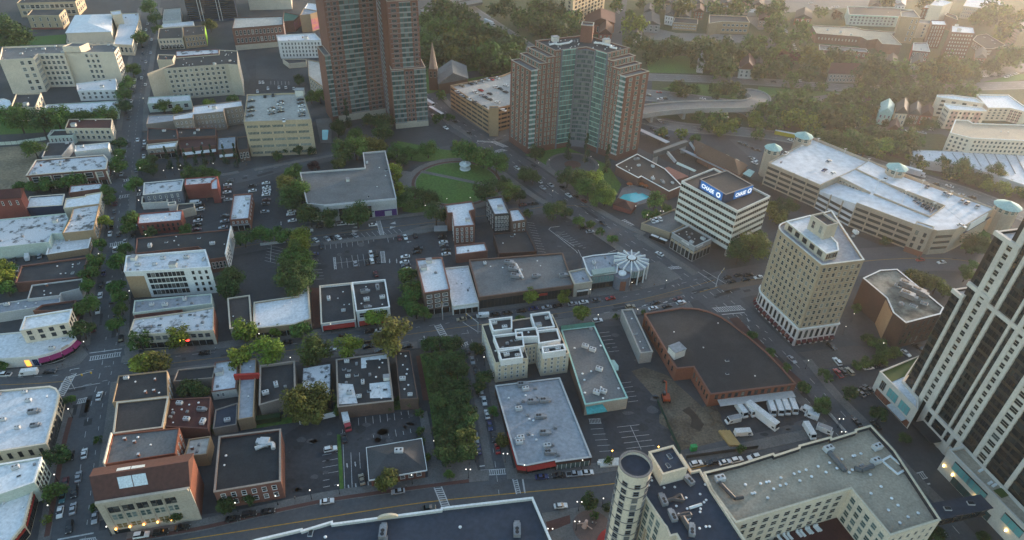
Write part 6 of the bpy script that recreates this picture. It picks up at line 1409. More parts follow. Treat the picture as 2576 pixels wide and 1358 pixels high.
def tw(p, c, z0, z1, t0, t1, kind, cols):
 d = c - p; a, e = p + d * t0, p + d * t1; rows = max(1, int(round((z1 - z0) / 3.15)))
 if kind == 'G': curtain(lt, a, e, z0, z1, rows, cols, GLASS_G, SLB, 0.24, 0.35, slabout=0.18)
 else:
  lt.facade(a, e, z0, z1, rows, cols, w=0.5, hh=0.45, style='g', glass=GLASS_D, m=0.04)
  n = Vector((d.normalized().y, -d.normalized().x)) * 0.1
  for r in range(rows): m = MB(); z = z0 + r * (z1 - z0) / rows; m.prism([a, a + n, e + n, e], z, z + 0.25); lt.part('cladding_band', m, [SLB])  # thin strip marking the floor slab edge at each storey
p0, p1 = a1 + ux * 4, a1 + ux * (L1 + 7)
tw(a1, a1 + ux * 4, 5, HB[1] - .5, 0.02, 1.0, 'G', 2)
tw(p0, p1, 5, 124, 0.02, 0.27, 'W', 2); tw(p0, p1, 5, 124, 0.28, 0.66, 'G', 4); tw(p0, p1, 5, 124, 0.68, 0.98, 'W', 2)
tw(a3, a4, 4, z_lo - 1, 0.0, 0.36, 'G', 4); tw(a3, a4, 4, z_lo - 1, 0.37, 0.64, 'W', 2); tw(a3, a4, 4, z_lo - 1, 0.65, 1.0, 'G', 4)
tw(a3 + un * 26, a3, 4, z_lo - 1, 0.02, 0.5, 'W', 4)
tw(w2[0], w2[1], z_lo, z_hi - 1, 0.02, 0.36, 'W', 1); tw(w2[0], w2[1], z_lo, z_hi - 1, 0.37, 0.75, 'G', 3); tw(w2[0], w2[1], z_lo, z_hi - 1, 0.76, 0.98, 'W', 1)
tw(w3[0], w3[1], z_hi, 124, 0.05, 0.4, 'W', 1); tw(w3[0], w3[1], z_hi, 124, 0.42, 0.95, 'G', 3)
tw(w3[3], w3[0], 5, 124, 0.3, 0.98, 'G', 4)
for (p, c) in ((p0, p1), (a3, a4)):
 lt.band(p, c, 0.1, 4.6, 'stone_base', WM('beige'), 0.5, 0.0)
 lt.facade(p + (c - p).normalized().orthogonal() * 0, c, 0.6, 4.2, 1, 9, w=0.5, hh=0.7, style='s')
# ---------------------------------------------------------------- dark glass tower with white pilasters, right edge
zpd = height_at(T(cC, [(322, 308)])[0], T(cC, [(232, 548)])[0])
tp = lambda x, y, z=zpd - 1: P(cC, x, y, z).to_2d()
a, c = tp(625, 455), tp(1220, 1075); u = (c - a).normalized(); n = Vector((u.y, -u.x))
def along(x):  # plan point on the tower front above picture column x
 t = (x - 625) / (1220 - 625.0); base = lerp(Vector(T(cC, [(625, 455)])[0]), Vector(T(cC, [(1220, 1075)])[0]), t)
 g = G(base.x, base.y, zpd - 1).to_2d(); return a + u * (g - a).dot(u)
hA1 = height_at(T(cT, [(592, 850)])[0], T(cC, [(625, 455)])[0], zpd - 1)
hB1 = height_at(T(cT, [(1072, 250)])[0], T(cC, [(712, 545)])[0], zpd - 1)
HT_ = 128.0
X = {k: along(k) for k in (625, 710, 735, 795, 835, 880, 930, 980, 1010, 1140, 1162, 1203, 1240, 1285, 1318, 1450, 1490, 1600)}
far_ = X[1600] + u * 45
tr = Bld('glass_tower', 'dark glass skyscraper with white stone pilasters rising out of the right edge', 'skyscraper', [X[625], far_, far_ - n * 30, X[625] - n * 30], HT_)
CW = mat('curtain_backing', (0.025, 0.024, 0.022), 0.4, (0.018, 0.018, 0.018), 0.2); WS = mat('white_stone', (0.62, 0.565, 0.50), 0.75, (0.52, 0.47, 0.42), 0.15, fine=0.12)
def tv(x0, x1, z1, d0, d1, nm):
 tr.vol([x0 - n * d0, x1 - n * d0, x1 - n * d1, x0 - n * d1], 0, z1, CW, RM('white'), 1.0, WS, name=nm, rname='setback_roof')
tv(X[625], X[720] if 720 in X else X[710], hA1, 0, 24, 'lower_block'); tv(X[710], X[835], hB1, 0, 27, 'middle_block'); tv(X[835], far_, HT_, 0, 30, 'wall')
SP = mat('bronze_spandrel', (0.05, 0.042, 0.032), 0.5, (0.035, 0.03, 0.025), 0.3)
FL = 3.35
def rowsof(z0, z1): return max(1, int(round((z1 - z0) / FL)))
def glassbay(x0, x1, z0, z1, cols): curtain(tr, X[x0], X[x1], z0, z1, rowsof(z0, z1), cols, GLASS_D, SP, 0.3, 0.1, slabout=0.06, gap=0.1)
zb_ = zpd + 0.6
glassbay(625, 710, zb_, hA1 - 1, 3); glassbay(735, 795, zb_, hB1 - 1, 3); glassbay(930, 980, zb_, HT_ - 1, 2); glassbay(1010, 1140, zb_, HT_ - 1, 5); glassbay(1162, 1203, zb_, HT_ - 1, 2); glassbay(1318, 1450, zb_, HT_ - 1, 5)
curtain(tr, X[1600], far_, zb_, HT_ - 1, rowsof(zb_, HT_), 14, GLASS_D, SP, 0.3, 0.1, gap=0.1)
m_ = [X[625] - n * 24, X[625]]; curtain(tr, m_[0], m_[1], zb_, hA1 - 1, rowsof(zb_, hA1), 6, GLASS_D, SP, 0.3, 0.1, gap=0.1)
def pil(x0, x1, z1, z0=0.1, o=0.7):
 p, q = X[x0], X[x1]; mb = MB(); mb.prism([p, p + n * o, q + n * o, q] if area([p, p + n * o, q + n * o, q]) > 0 else [q, q + n * o, p + n * o, p], z0, z1); tr.part('pilaster', mb, [WS])
pil(710, 735, hA1 + 1.2, zpd - 0.9, 0.8); pil(795, 835, hB1); pil(880, 930, HT_); pil(980, 1010, HT_); pil(1140, 1162, HT_); pil(1203, 1240, HT_); pil(1285, 1318, HT_); pil(1450, 1490, HT_);
X[1515] = lerp(X[1490], X[1600], 0.45); X[1565] = lerp(X[1490], X[1600], 0.75); pil(1565, 1600, HT_)
for k_ in range(4):
 t_ = far_ * 0; X[2000 + k_] = X[1600] + u * (8 + 9 * k_); X[2100 + k_] = X[1600] + u * (9.4 + 9 * k_); pil(2000 + k_, 2100 + k_, HT_)
for x0, x1, zt_ in ((835, 880, hB1), (1240, 1285, HT_), (1490, 1565, HT_)):
 r_ = rowsof(zb_, zt_); p, q = X[x0], X[x1]
 mb = MB(); mb.prism([p, p + n * .3, q + n * .3, q] if area([p, p + n * .3, q + n * .3, q]) > 0 else [q, q + n * .3, p + n * .3, p], zb_, zt_); tr.part('window_column', mb, [WS])
 tr.facade(p + n * .3, q + n * .3, zb_, zt_ - 0.5, r_, 1, w=0.9, hh=0.58, style='c', glass=GLASS_D, m=0.0)
zc_ = height_at(T(cT, [(955, 1005)])[0], T(cC, [(930, 770)])[0], zpd - 1)
for x0, x1, z_, o_ in ((930, 1318, zpd + 0.0, 0.9), (930, 1318, zc_, 0.8), (710, 930, zc_ + 2, 1.0), (710, 930, hB1, 1.2), (625, 735, hA1, 1.0)):
 tr.band(X[x0], X[x1], z_ - 0.9, z_ + 0.6, 'cornice', WS, o_)
for x0, x1 in ((930, 980), (1010, 1140), (1162, 1203)):
 for z0_, z1_ in ((5.2, zpd * 0.66), (zpd * 0.72, zpd - 1.2)): tr.band(X[x0], X[x1], z0_, z1_, 'tall_window', GLASS_D, 0.5, 0.03)
tr.band(X[880], X[1318], 0.1, 5.0, 'stone_base', WS, 0.55)
ent = MB(); e0, e1 = X[930] + n * 0.6, X[1162] + n * 0.6; ent.prism([e0, e0 + n * 5, e1 + n * 5, e1] if area([e0, e0 + n * 5, e1 + n * 5, e1]) > 0 else [e1, e1 + n * 5, e0 + n * 5, e0], 3.6, 4.3); tr.part('entrance_canopy', ent, [DARKM])
# podium wings
TEAL = mat('pool_glass', (0.16, 0.40, 0.40), 0.15, (0.12, 0.33, 0.34), 0.2, fine=0.1, spec=0.6)
q = [P(cC, x, y, zpd).to_2d() for x, y in ((322, 300), (782, 765), (1000, 430), (800, 108))]
pw = Bld('podium', 'white stone podium wing with turf roof strip and tall teal windows at the skyscraper foot', 'building', [q[0], q[1], X[835], X[625] + u * 2, q[3]], zpd)
pw.vol([q[0], q[1], X[795] + n * 0.8, X[625] + n * 0.3 - u * 1, q[3]], 0, zpd, WS, RM('clean'), 1.1, WS)
gq = [lerp(q[0], q[3], .05), lerp(q[0], q[3], .95), lerp(q[0], q[3], .95) + (q[1] - q[0]).normalized() * 5.5, lerp(q[0], q[3], .05) + (q[1] - q[0]).normalized() * 5.5]
mb = MB(); mb.prism(gq if area(gq) > 0 else gq[::-1], zpd - 1.1, zpd - 0.7); pw.part('roof_turf', mb, [RM('garden')])
d = q[1] - q[0]
for t0, t1, gm in ((0.13, 0.24, GLASS_D), (0.33, 0.56, TEAL), (0.64, 0.87, TEAL)):
 pw.band(q[0] + d * t0, q[0] + d * t1, zpd * 0.42, zpd - 2.2, 'tall_window', gm, 0.1, 0, bars=3, barmat=GREYM)
pw.band(q[0] + d * 0.1, q[0] + d * 0.97, 0.3, zpd * 0.3, 'storefront', WM('orangebrick'), 0.1, bars=8)
pw.awning(q[0], q[1], zpd * 0.33, 2.2, 0.7, WM('lightgrey'), 0.5, 0.9)
q2 = [P(cD, x, y, zpd).to_2d() for x, y in ((915, 165), (1905, 1165))]
d2 = (q2[1] - q2[0]).normalized(); n2 = Vector((d2.y, -d2.x)); e1 = q2[0] + d2 * 75
pr = Bld('podium', 'long white stone podium with teal windows and roof garden at the lower right edge', 'building', [q2[0], e1, e1 - n2 * 30, q2[0] - n2 * 8], zpd)
pr.vol([q2[0], e1, e1 - n2 * 34, X[1600] + u * 40 + n * 0.9, X[1285] + n * 0.9, q2[0] - n2 * 6], 0, zpd, WS, RM('gravel'), 1.1, WS)
for x0, x1 in ((890, 1110), (1085, 1310), (1535, 1780), (1850, 2080)):
 s0 = (P(cD, x0, 400 + (x0 - 890) * 1.05, zpd * .6).to_2d() - q2[0]).dot(d2); s1 = (P(cD, x1, 400 + (x1 - 890) * 1.05, zpd * .6).to_2d() - q2[0]).dot(d2)
 pr.band(q2[0] + d2 * s0, q2[0] + d2 * (s0 + 7.2), zpd * 0.5, zpd - 2.0, 'tall_window', TEAL, 0.1, 0, bars=3, barmat=GREYM)
 pr.band(q2[0] + d2 * s0, q2[0] + d2 * (s0 + 7.2), zpd - 1.9, zpd - 1.6, 'hood', DARKM, 0.3)
for s_ in (1.5, 5.5, 15, 28, 42):
 mb = MB(); p = q2[0] + d2 * s_ + n2 * 0.5; mb.box((p.x, p.y, 3.6), (0.45, 0.45, 0.8)); pr.part('wall_lamp', mb, [lampmat('warm_lamp', (1.0, 0.72, 0.25), 2.2)])
pr.band(q2[0] + d2 * 6, q2[0] + d2 * 22, 0.2, 3.4, 'storefront', GLASS_G, 0.1, bars=8)
mb = MB(); p = [P(cD, x, y, zpd - 1).to_2d() for x, y in ((1500, 700), (1610, 800), (1905, 700), (1905, 560), (1700, 640))]
pr_ = p if area(p) > 0 else p[::-1]; mb.prism(pr_, zpd - 1.1, zpd - 0.8); pr.part('roof_turf', mb, [RM('garden')])
for x, y in ((1330, 440), (1455, 605), (1510, 635), (1625, 655)):
 mb = MB(); c_ = P(cD, x, y, zpd - 1); mb.box((c_.x, c_.y, zpd - 1.1), (2.0, 0.8, 0.5), 0.5); pr.part('roof_lounger', mb, [WHITE])
# skybridge
zs = 13.0
sb = [P(cD, x, y, zs).to_2d() for x, y in ((620, 895), (1330, 768), (1476, 922), (760, 1080))]
sk = Bld('footbridge', 'black roofed covered footbridge spanning the street at the lower right', 'bridge', sb, zs)
sbp = sk.pts
mb = MB(); mb.prism(inset(sbp, -0.4), zs - 0.35, zs); sk.part('roof', mb, [RM('navy')])
mb = MB(); mb.prism(sbp, zs - 4.4, zs - 4.0); sk.part('floor', mb, [DARKM])
mb = MB(); mb.prism(inset(sbp, 0.5), zs - 3.99, zs - 0.36); sk.part('glazing', mb, [GLASS_D])
for i in range(4):
 a, c = sbp[i], sbp[(i + 1) % 4]
 if (c - a).length < 9: continue
 mb = MB(); k = 6
 for j in range(k):
  s0, s1 = lerp(a, c, j / k), lerp(a, c, (j + 1) / k)
  mb.tube((*s0, zs - 4.0), (*s0, zs - 0.4), 0.16, k=4); mb.tube((*s0, zs - (4 if j % 2 else 0.4)), (*s1, zs - (0.4 if j % 2 else 4)), 0.14, k=4)
 sk.part('truss', mb, [DARKM])
sk.put('sky', lerp(lerp(sb[0], sb[1], .28), lerp(sb[3], sb[2], .28), .5), zs); sk.put('sky', lerp(lerp(sb[0], sb[1], .72), lerp(sb[3], sb[2], .72), .45), zs)
# ---------------------------------------------------------------- cream apartments with round tower, bottom right
zg = 30.0
gpts = [P(cA, 1690, 465, zg), P(cB, 40, 525, zg), P(cB, 410, 408, zg), P(cB, 425, 430, zg), P(cB, 690, 345, zg), P(cB, 690, 322, zg), P(cB, 1042, 228, zg), P(cB, 1048, 252, zg), P(cB, 1308, 172, zg), P(cB, 1305, 150, zg), P(cB, 1475, 102, zg), P(cB, 1735, 378, zg), P(cD, 800, 1093, zg), P(cD, 136, 1300, zg), P(cB, 1262, 796, zg), P(cA, 2112, 1132, zg), P(cA, 1790, 690, zg)]
gpts = [v.to_2d() for v in gpts]
ga = Bld('apartment_block', 'cream apartment block with a wide gravel roof dotted with white vents, bottom right', 'apartment block', gpts, zg)
ga.vol(gpts, 0, zg, WM('creamlight'), RM('gravel'), 1.6, WM('cream'))
mb = MB(); q_ = inset(ga.pts, 0.36)
for i in range(len(q_)):
 j = (i + 1) % len(q_)
 aa, cc = q_[i], q_[j]; mb.poly([(*aa, zg - 1.62), (*cc, zg - 1.62), (*cc, zg - 0.1), (*aa, zg - 0.1)])
ga.part('parapet_lining', mb, [mat('parapet_felt', (0.045, 0.042, 0.05), 0.9)])
e0, e1, e2 = P(cD, 136, 1300, zg).to_2d(), P(cB, 1262, 796, zg).to_2d(), P(cA, 2112, 1132, zg).to_2d()
ga.facade(e1, e0, 3, zg - 1.5, 8, 5, w=0.55, hh=0.6, style='c', glass=GLASS_G); ga.facade(e2, e1, 3, zg - 1.5, 8, 10, w=0.5, hh=0.55, style='c')
ga.facade(e0, P(cD, 800, 1093, zg).to_2d(), 3, zg - 1.5, 8, 6, w=0.3, hh=0.4, style='c')
zdk = min((z * 0.25 for z in range(20, 110)), key=lambda z: (Vector(proj((e1.x, e1.y, z))) - Vector(T(cB, [(1105, 1108)])[0])).length)
dq = [P(cB, x, y, zdk).to_2d() for x, y in ((1105, 1112), (560, 1275), (200, 1700), (1000, 1800), (1360, 1420))]
mb = MB(); mb.prism(dq if area(dq) > 0 else dq[::-1], 0.0, zdk); ga.part('courtyard_deck', mb, [RM('maroon')])
for x, y in ((480, 1345), (545, 1330), (590, 1325), (690, 1295), (730, 1290), (790, 1262), (815, 1260), (880, 1238), (905, 1232)):
 mb = MB(); c_ = P(cB, x, y, zdk); mb.box((c_.x, c_.y, zdk), (0.8, 2.1, 0.35), 0.5); mb.box((c_.x - 0.4, c_.y + 0.9, zdk + 0.35), (0.8, 0.5, 0.4), 0.5); ga.part('sun_lounger', mb, [WHITE])
vs = [(98, 762), (265, 750), (330, 735), (358, 728), (487, 687), (408, 808), (480, 771), (543, 755), (172, 858), (200, 853), (343, 907), (632, 643), (688, 622), (763, 600), (695, 718), (822, 673), (895, 562), (980, 626), (1020, 523), (1100, 583), (1275, 448), (1296, 443), (1363, 422), (1465, 652), (1235, 628), (1268, 600), (1582, 783), (1472, 858), (1698, 912), (1768, 988), (1663, 1040), (1878, 1115), (1988, 1073), (1788, 1180), (1155, 483)]
for x, y in vs: ga.put('vent', P(cB, x, y, ga.rz), sc=0.9)
for x, y, k in ((1003, 380, 'ac'), (1522, 515, 'ac'), (1535, 360, 'ac'), (1375, 560, 'dark')): ga.put(k, P(cB, x, y, ga.rz), rz=0.4)
def duct(b, tile, pts, z, r, m):
 mb = MB(); p = [P(tile, x, y, z) for x, y in pts]
 for i in range(len(p) - 1): mb.tube(p[i], p[i + 1], r, k=8)
 b.part('air_duct', mb, [m])
BD = mat('brown_duct', (0.10, 0.085, 0.08), 0.6, (0.07, 0.06, 0.058), 0.5); GD = mat('grey_duct', (0.13, 0.135, 0.145), 0.6, (0.09, 0.095, 0.10), 0.5)
duct(ga, cB, [(1020, 395), (1200, 600)], ga.rz + 0.8, 0.85, GD); duct(ga, cB, [(1500, 545), (1370, 590), (1300, 570)], ga.rz + 0.8, 0.8, GD); duct(ga, cA, [(1900, 600), (2100, 810), (2210, 790)], ga.rz + 0.8, 0.6, BD)
ga.put('ac', P(cA, 1895, 570, ga.rz), rz=0.3)
bx = square_up([P(cB, x, y, zg + 0.8) for x, y in ((1600, 440), (1800, 590), (1905, 540), (1720, 395))])
ga.vol(bx, 0, zg - 1.2, WM('creamlight'), RM('navy'), 0.5, WM('white'), name='bay', rname='bay_roof')
zd = 30.0
dpts = [P(cA, x, y, zd).to_2d() for x, y in ((850, 690), (1150, 1140), (1190, 1185), (1240, 1310), (1330, 1290), (1450, 1500), (2330, 1500), (1792, 692), (1755, 622), (1640, 425), (1530, 450), (1388, 228), (1010, 420))]
dk = Bld('apartment_block', 'cream apartment wing with a navy black roof and brown ducts beside the round tower', 'apartment block', dpts, zd)
dk.vol(dpts, 0, zd, WM('creamlight'), RM('navy'), 0.9, WM('cream'))
a, c = dpts[0], dpts[1]
dk.facade(a, c, 2, zd - 1.2, 8, 4, w=0.62, hh=0.7, style='c', glass=GLASS_G);
for t in (0.12, 0.42, 0.72): dk.band(lerp(a, c, t), lerp(a, c, t + 0.16), 0.1, zd * 0.62, 'bay_panel', WM('tan'), 0.05)
for x, y in ((1163, 675), (1303, 668), (1452, 810), (1325, 920), (1638, 762), (1718, 840), (1690, 868), (1467, 955), (1643, 955), (1637, 998), (1357, 1027), (1500, 1080), (1475, 1100), (1630, 1215), (1715, 1192), (1762, 1190), (1705, 635), (990, 540), (960, 645), (1000, 582)): dk.put('vent', P(cA, x, y, dk.rz), sc=0.75)
for x, y, r_ in ((1150, 855, 0.6), (1275, 1065, 0.6), (1525, 1255, 0.2), (1490, 590, 0.9)): dk.put('acg', P(cA, x, y, dk.rz), rz=r_ + 1.2, sc=0.8)
duct(dk, cA, [(1180, 850), (1270, 815), (1420, 840), (1380, 760), (1290, 810)], dk.rz + 0.8, 0.55, BD); duct(dk, cA, [(1310, 1060), (1400, 1020), (1500, 1000), (1520, 1040), (1380, 1060)], dk.rz + 0.8, 0.55, BD); duct(dk, cA, [(1410, 1060), (1510, 1220)], dk.rz + 0.8, 0.8, BD)
duct(dk, cA, [(1500, 935), (1660, 885)], dk.rz + 0.5, 0.45, WHITE)
zq = height_at(T(cA, [(1150, 492)])[0], T(cA, [(1117, 640)])[0], zd - 0.9)
bx = square_up([P(cA, x, y, zq) for x, y in ((962, 192), (1150, 495), (1475, 402), (1288, 108))])
dk.vol(bx, zd - 1, zq, WM('creamlight'), RM('navy'), 0.6, WM('cream'), name='penthouse', rname='penthouse_roof'); dk.units('sky2', bx, zq - 0.6, seed=5)
ct = P(cA, 790, 352, 44.0); rad = 217 * 0.2835 * 0.6708 * ((200 - 44) * 1.236) / 1717
rt = Bld('round_tower', 'round cream tower with bands of windows and a sunken grey roof, bottom right', 'tower', [ct.to_2d() + Vector((math.cos(t), math.sin(t))) * rad for t in [2 * math.pi * i / 32 for i in range(32)]], 44)
rt.vol(rt.pts, 0, 44, WM('creamlight'), RM('navy'), 1.3, mat('tower_rim', (0.2, 0.18, 0.17), 0.8))
for z in (10, 13.2, 16.4, 22.5, 28.7, 34.5, 38.8):
 mb = MB(); mb.prism(inset(rt.pts, -0.14), z, z + 0.25); rt.part('string_course', mb, [mat('grey_band', (0.2, 0.19, 0.18), 0.8)])
for i in range(0, 32, 4):
 p, q = rt.pts[i], rt.pts[(i + 1) % 32]
 p2, q2_ = lerp(p, q, -0.25), lerp(p, q, 1.25)
 rt.facade(p2 * 1.0, q2_, 4, 41.2, 12, 1, wm=1.5, hh=0.58, style='g', m=0)
mb = MB(); rr = [ct.to_2d() + Vector((math.cos(t), math.sin(t))) * (rad + 2.4) for t in [2 * math.pi * i / 24 for i in range(24)]]; r0 = [ct.to_2d() + Vector((math.cos(t), math.sin(t))) * (rad + 0.05) for t in [2 * math.pi * i / 24 for i in range(24)]]
for i in range(24):
 j = (i + 1) % 24; mb.poly([(*rr[i], 3.2), (*rr[j], 3.2), (*r0[j], 5.0), (*r0[i], 5.0)])
rt.part('awning', mb, [WM('red')])
# ---------------------------------------------------------------- round glass pavilion
hp = height_at(T(cE, [(1490, 692)])[0], T(cE, [(1455, 935)])[0])
cc = P(cE, 1395, 515, hp + 0.8); rE = (P(cE, 1690, 545, hp) - P(cE, 1100, 490, hp)).length / 2
NS = 14
pv = Bld('pavilion', 'round glass pavilion with white radial roof ribs and an attached flat roofed wing', 'pavilion', [cc.to_2d() + Vector((math.cos(t), math.sin(t))) * rE for t in [2 * math.pi * i / 28 for i in range(28)]], hp)
cir = lambda r, k=28: [cc.to_2d() + Vector((math.cos(t), math.sin(t))) * r for t in [2 * math.pi * (i + .5) / k for i in range(k)]]
mb = MB(); mb.prism(cir(rE * 0.86), 0, hp - 0.5); pv.part('glass_drum', mb, [GLASS_D])
p_ = cir(rE * 0.87)
for i in range(28): curtain(pv, p_[i], p_[(i + 1) % 28], 3.5, hp - 0.8, 1, 1, mat('drum_blind', (0.25, 0.33, 0.32), 0.3, (0.2, 0.27, 0.27)), None, 0.05, 0.05, 'glass_panel')
mb = MB(); p_ = cir(rE * 0.98)
for i in range(28):
 j = (i + 1) % 28; mb.poly([(*p_[i], hp), (*p_[j], hp), (cc.x, cc.y, hp + 1.6)]); mb.poly([(*p_[j], hp), (*p_[i], hp), (*p_[i], hp - 0.7), (*p_[j], hp - 0.7)][::-1])
pv.part('roof', mb, [RM('silver')])
for i in range(NS):
 t = 2 * math.pi * i / NS + 0.1; v = Vector((math.cos(t), math.sin(t))); s = Vector((-v.y, v.x)) * 0.28
 mb = MB(); a, c = cc.to_2d() + v * 2.6, cc.to_2d() + v * rE * 1.03
 mb.v = [(*(a - s), hp + 1.9), (*(c - s), hp + 0.9), (*(c + s), hp + 0.9), (*(a + s), hp + 1.9), (*(a - s), hp + 1.2), (*(c - s), hp - 0.9), (*(c + s), hp - 0.9), (*(a + s), hp + 1.2)]
 mb.f = [[0, 1, 2, 3], [4, 7, 6, 5], [0, 4, 5, 1], [1, 5, 6, 2], [2, 6, 7, 3], [3, 7, 4, 0]]; mb.m = [0] * 6
 pv.part('roof_rib', mb, [WHITE])
 if v.y < 0.35:
  mb = MB(); mb.tube((*(c - v * .4), 0), (*(c - v * .4), hp - 0.8), 0.35, k=6); pv.part('column', mb, [WHITE])
mb = MB(); mb.tube((cc.x, cc.y, hp + 1.2), (cc.x, cc.y, hp + 2.0), 2.6, k=20); pv.part('crown_ring', mb, [DARKM])
mb = MB(); mb.tube((cc.x, cc.y, hp + 1.9), (cc.x, cc.y, hp + 2.4), 2.0, k=20); pv.part('skylight', mb, [WM('white')])
wing = [P(cE, x, y, hp - 0.5).to_2d() for x, y in ((702, 792), (1150, 735), (1185, 395), (745, 440), (562, 475), (640, 700))]
pv.vol(wing, 0, hp - 0.5, WM('slate'), RM('silver'), 0.5, WM('white'), name='wing_wall', rname='wing_roof'); pv.units('ac2 dark3', wing, hp - 1.0, seed=3)
a, c = wing[0], wing[1]
if area(wing) > 0: pass
pv.band(a, c, 3.6, hp - 1.5, 'window_wall', mat('aqua_glass', (0.18, 0.3, 0.29), 0.2, (0.14, 0.24, 0.24)), 0.08, 0.05, bars=8, barmat=GREYM); pv.band(a, c, 0.2, 3.3, 'storefront', GLASS_D, 0.1, 0.02, bars=8)
sl_ = [P(cE, x, y, hp + 0.4) for x, y in ((740, 768), (1135, 712), (1105, 632), (718, 682))]
mb = MB(); lo2 = [Vector((v.x, v.y, hp - 0.9)) for v in sl_]; mb.poly(sl_)
for i in range(4): mb.poly([lo2[i], lo2[(i + 1) % 4], sl_[(i + 1) % 4], sl_[i]])
pv.part('skylight', mb, [mat('green_skylight', (0.30, 0.36, 0.31), 0.3, (0.24, 0.3, 0.27))])
ce = P(cE, 1238, 752, hp - 1.2); mb = MB(); mb.tube((ce.x, ce.y, 0), (ce.x, ce.y, hp - 1.2), 4.0, k=20); pv.part('entrance_drum', mb, [WM('slate')])
mb = MB(); mb.tube((ce.x, ce.y, hp - 1.2), (ce.x, ce.y, hp - 0.4), 1.9, k=16); pv.part('drum_lantern', mb, [WM('white')])
mb = MB(); mb.box((ce.x + 0.3, ce.y - 3.6, 0.2), (2.6, 1.0, 5.4)); pv.part('entrance', mb, [WM('orangebrick')])
# ---------------------------------------------------------------- church with spire
cs = G(*T('10', [(1792, 890)])[0]); sw = 3.3
hs = height_at(T('10', [(1775, 405)])[0], T('10', [(1792, 880)])[0]); hb_ = hs * 0.45
chh = Bld('church', 'brown stone church with a slender spire and slate roof beside the tall tower', 'church', [cs.to_2d() + Vector(v) for v in ((-sw, -sw), (sw, -sw), (sw, sw), (-sw, sw))], hs)
mb = MB(); mb.prism(chh.pts, 0, hb_); chh.part('steeple', mb, [WM('brownbrick')])
mb = MB(); k = 8; p_ = [cs.to_2d() + Vector((math.cos(t), math.sin(t))) * sw * 1.05 for t in [2 * math.pi * (i + .5) / k for i in range(k)]]
for i in range(k): mb.poly([(*p_[i], hb_), (*p_[(i + 1) % k], hb_), (cs.x, cs.y, hs)])
chh.part('spire', mb, [WM('taupe')])
for i in range(4): chh.facade(chh.pts[i], chh.pts[(i + 1) % 4], hb_ * 0.55, hb_ * 0.95, 1, 2, w=0.4, hh=0.7, style='s')
nv = [G(x, y, 9).to_2d() for x, y in T('10', [(1838, 842), (2130, 788), (2112, 660), (1822, 705)])]
mb = MB(); nv_ = nv if area(nv) > 0 else nv[::-1]; mb.prism(nv_, 0, 9); chh.part('nave', mb, [WM('brownbrick')])
chh.hip(nv_, 9, 6.5, RM('grey'), 0.5, 0.0)
# ---------------------------------------------------------------- brown parking structure behind the V tower
hg = height_at(T('10', [(2340, 1108)])[0], T('10', [(2342, 1345)])[0])
gb = Bld('parking_garage', 'brown brick parking structure full of cars between the two brick towers', 'parking garage', [G(x, y, hg).to_2d() for x, y in ((1133, 215), (1229, 277), (1292, 262), (1292, 178), (1262, 190))], hg)
gb.vol(gb.pts, 0, hg, WM('tan'), RM('concrete'), 1.0, WM('tan'))
for e, n in ((0, 7), (1, 4)):
 a, c = gb.edge(e); d = c - a
 for lv in range(5):
  z = 1.2 + lv * (hg - 1.4) / 5
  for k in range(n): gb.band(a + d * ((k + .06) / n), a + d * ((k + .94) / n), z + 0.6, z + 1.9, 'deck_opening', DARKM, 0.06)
q_ = square_up([P('10', x, y, hg + 3.5) for x, y in ((2345, 1085), (2445, 1085), (2440, 1065), (2350, 1068))]); gb.vol(q_, 0, hg + 3.5, WM('tan'), RM('grey'), 0.6, None, name='stair_tower', rname='stair_tower_roof')
# ---------------------------------------------------------------- railway station
z_ = 5.0
rf = [P(cF, x, y, z_).to_2d() for x, y in ((1330, 590), (1995, 905), (2130, 760), (1290, 355))]
sn = Bld('railway_station', 'long brick railway station with a brown tiled roof and dormers beside the tracks', 'station', rf, z_)
mb = MB(); mb.prism(sn.pts, 0, z_); sn.part('wall', mb, [WM('brick')]); sn.hip(sn.pts, z_, 4.5, mat('station_tiles', (0.13, 0.075, 0.05), 0.85, (0.10, 0.058, 0.04), 0.1))
for i, (x, y) in enumerate(((1460, 480), (1620, 560), (1800, 620), (1960, 690))):
 mb = MB(); c_ = P(cF, x, y, z_ + 2.6); mb.box((c_.x, c_.y, z_ + 1.0), (2.4, 2.4, 2.2), 0.6); sn.part('dormer', mb, [WM('beige')])
def canopy(label, tile, pts, z, m, name='platform_canopy'):
 q = [P(tile, x, y, z).to_2d() for x, y in pts]; b = Bld(name, label, 'canopy', q, z); mb = MB(); mb.prism(b.pts, z - 0.35, z); b.part('roof', mb, [m])
 e = b.edge(0); L = (e[1] - e[0]).length; k = max(2, int(L / 8)); mid = lambda t: lerp(lerp(q[0], q[1], t), lerp(q[3], q[2], t), 0.5)
 for i in range(k):
  mb = MB(); p = mid((i + .5) / k); mb.tube((p.x, p.y, 0), (p.x, p.y, z - 0.3), 0.18, k=5); b.part('post', mb, [DARKM])
canopy('long pale blue platform canopy on the station side of the tracks', cF, [(1045, 500), (1770, 845), (1830, 830), (1085, 485)], 4, RM('silver'))
canopy('grey green platform canopy running out from behind the brick tower', cF, [(430, 215), (840, 405), (900, 385), (440, 175)], 4, WM('lightgrey'))
canopy('short pale green platform canopy behind the pool clubhouse', cF, [(1000, 735), (1290, 860), (1320, 840), (1020, 705)], 4, WM('palegreen'))
canopy('mint glass entrance canopy between the station and the white parking deck', cF, [(2060, 890), (2180, 945), (2250, 860), (2160, 820)], 5, RM('mint'))
q = [P(cF, x, y, 8).to_2d() for x, y in ((645, 575), (1190, 385), (1150, 350), (640, 535))]
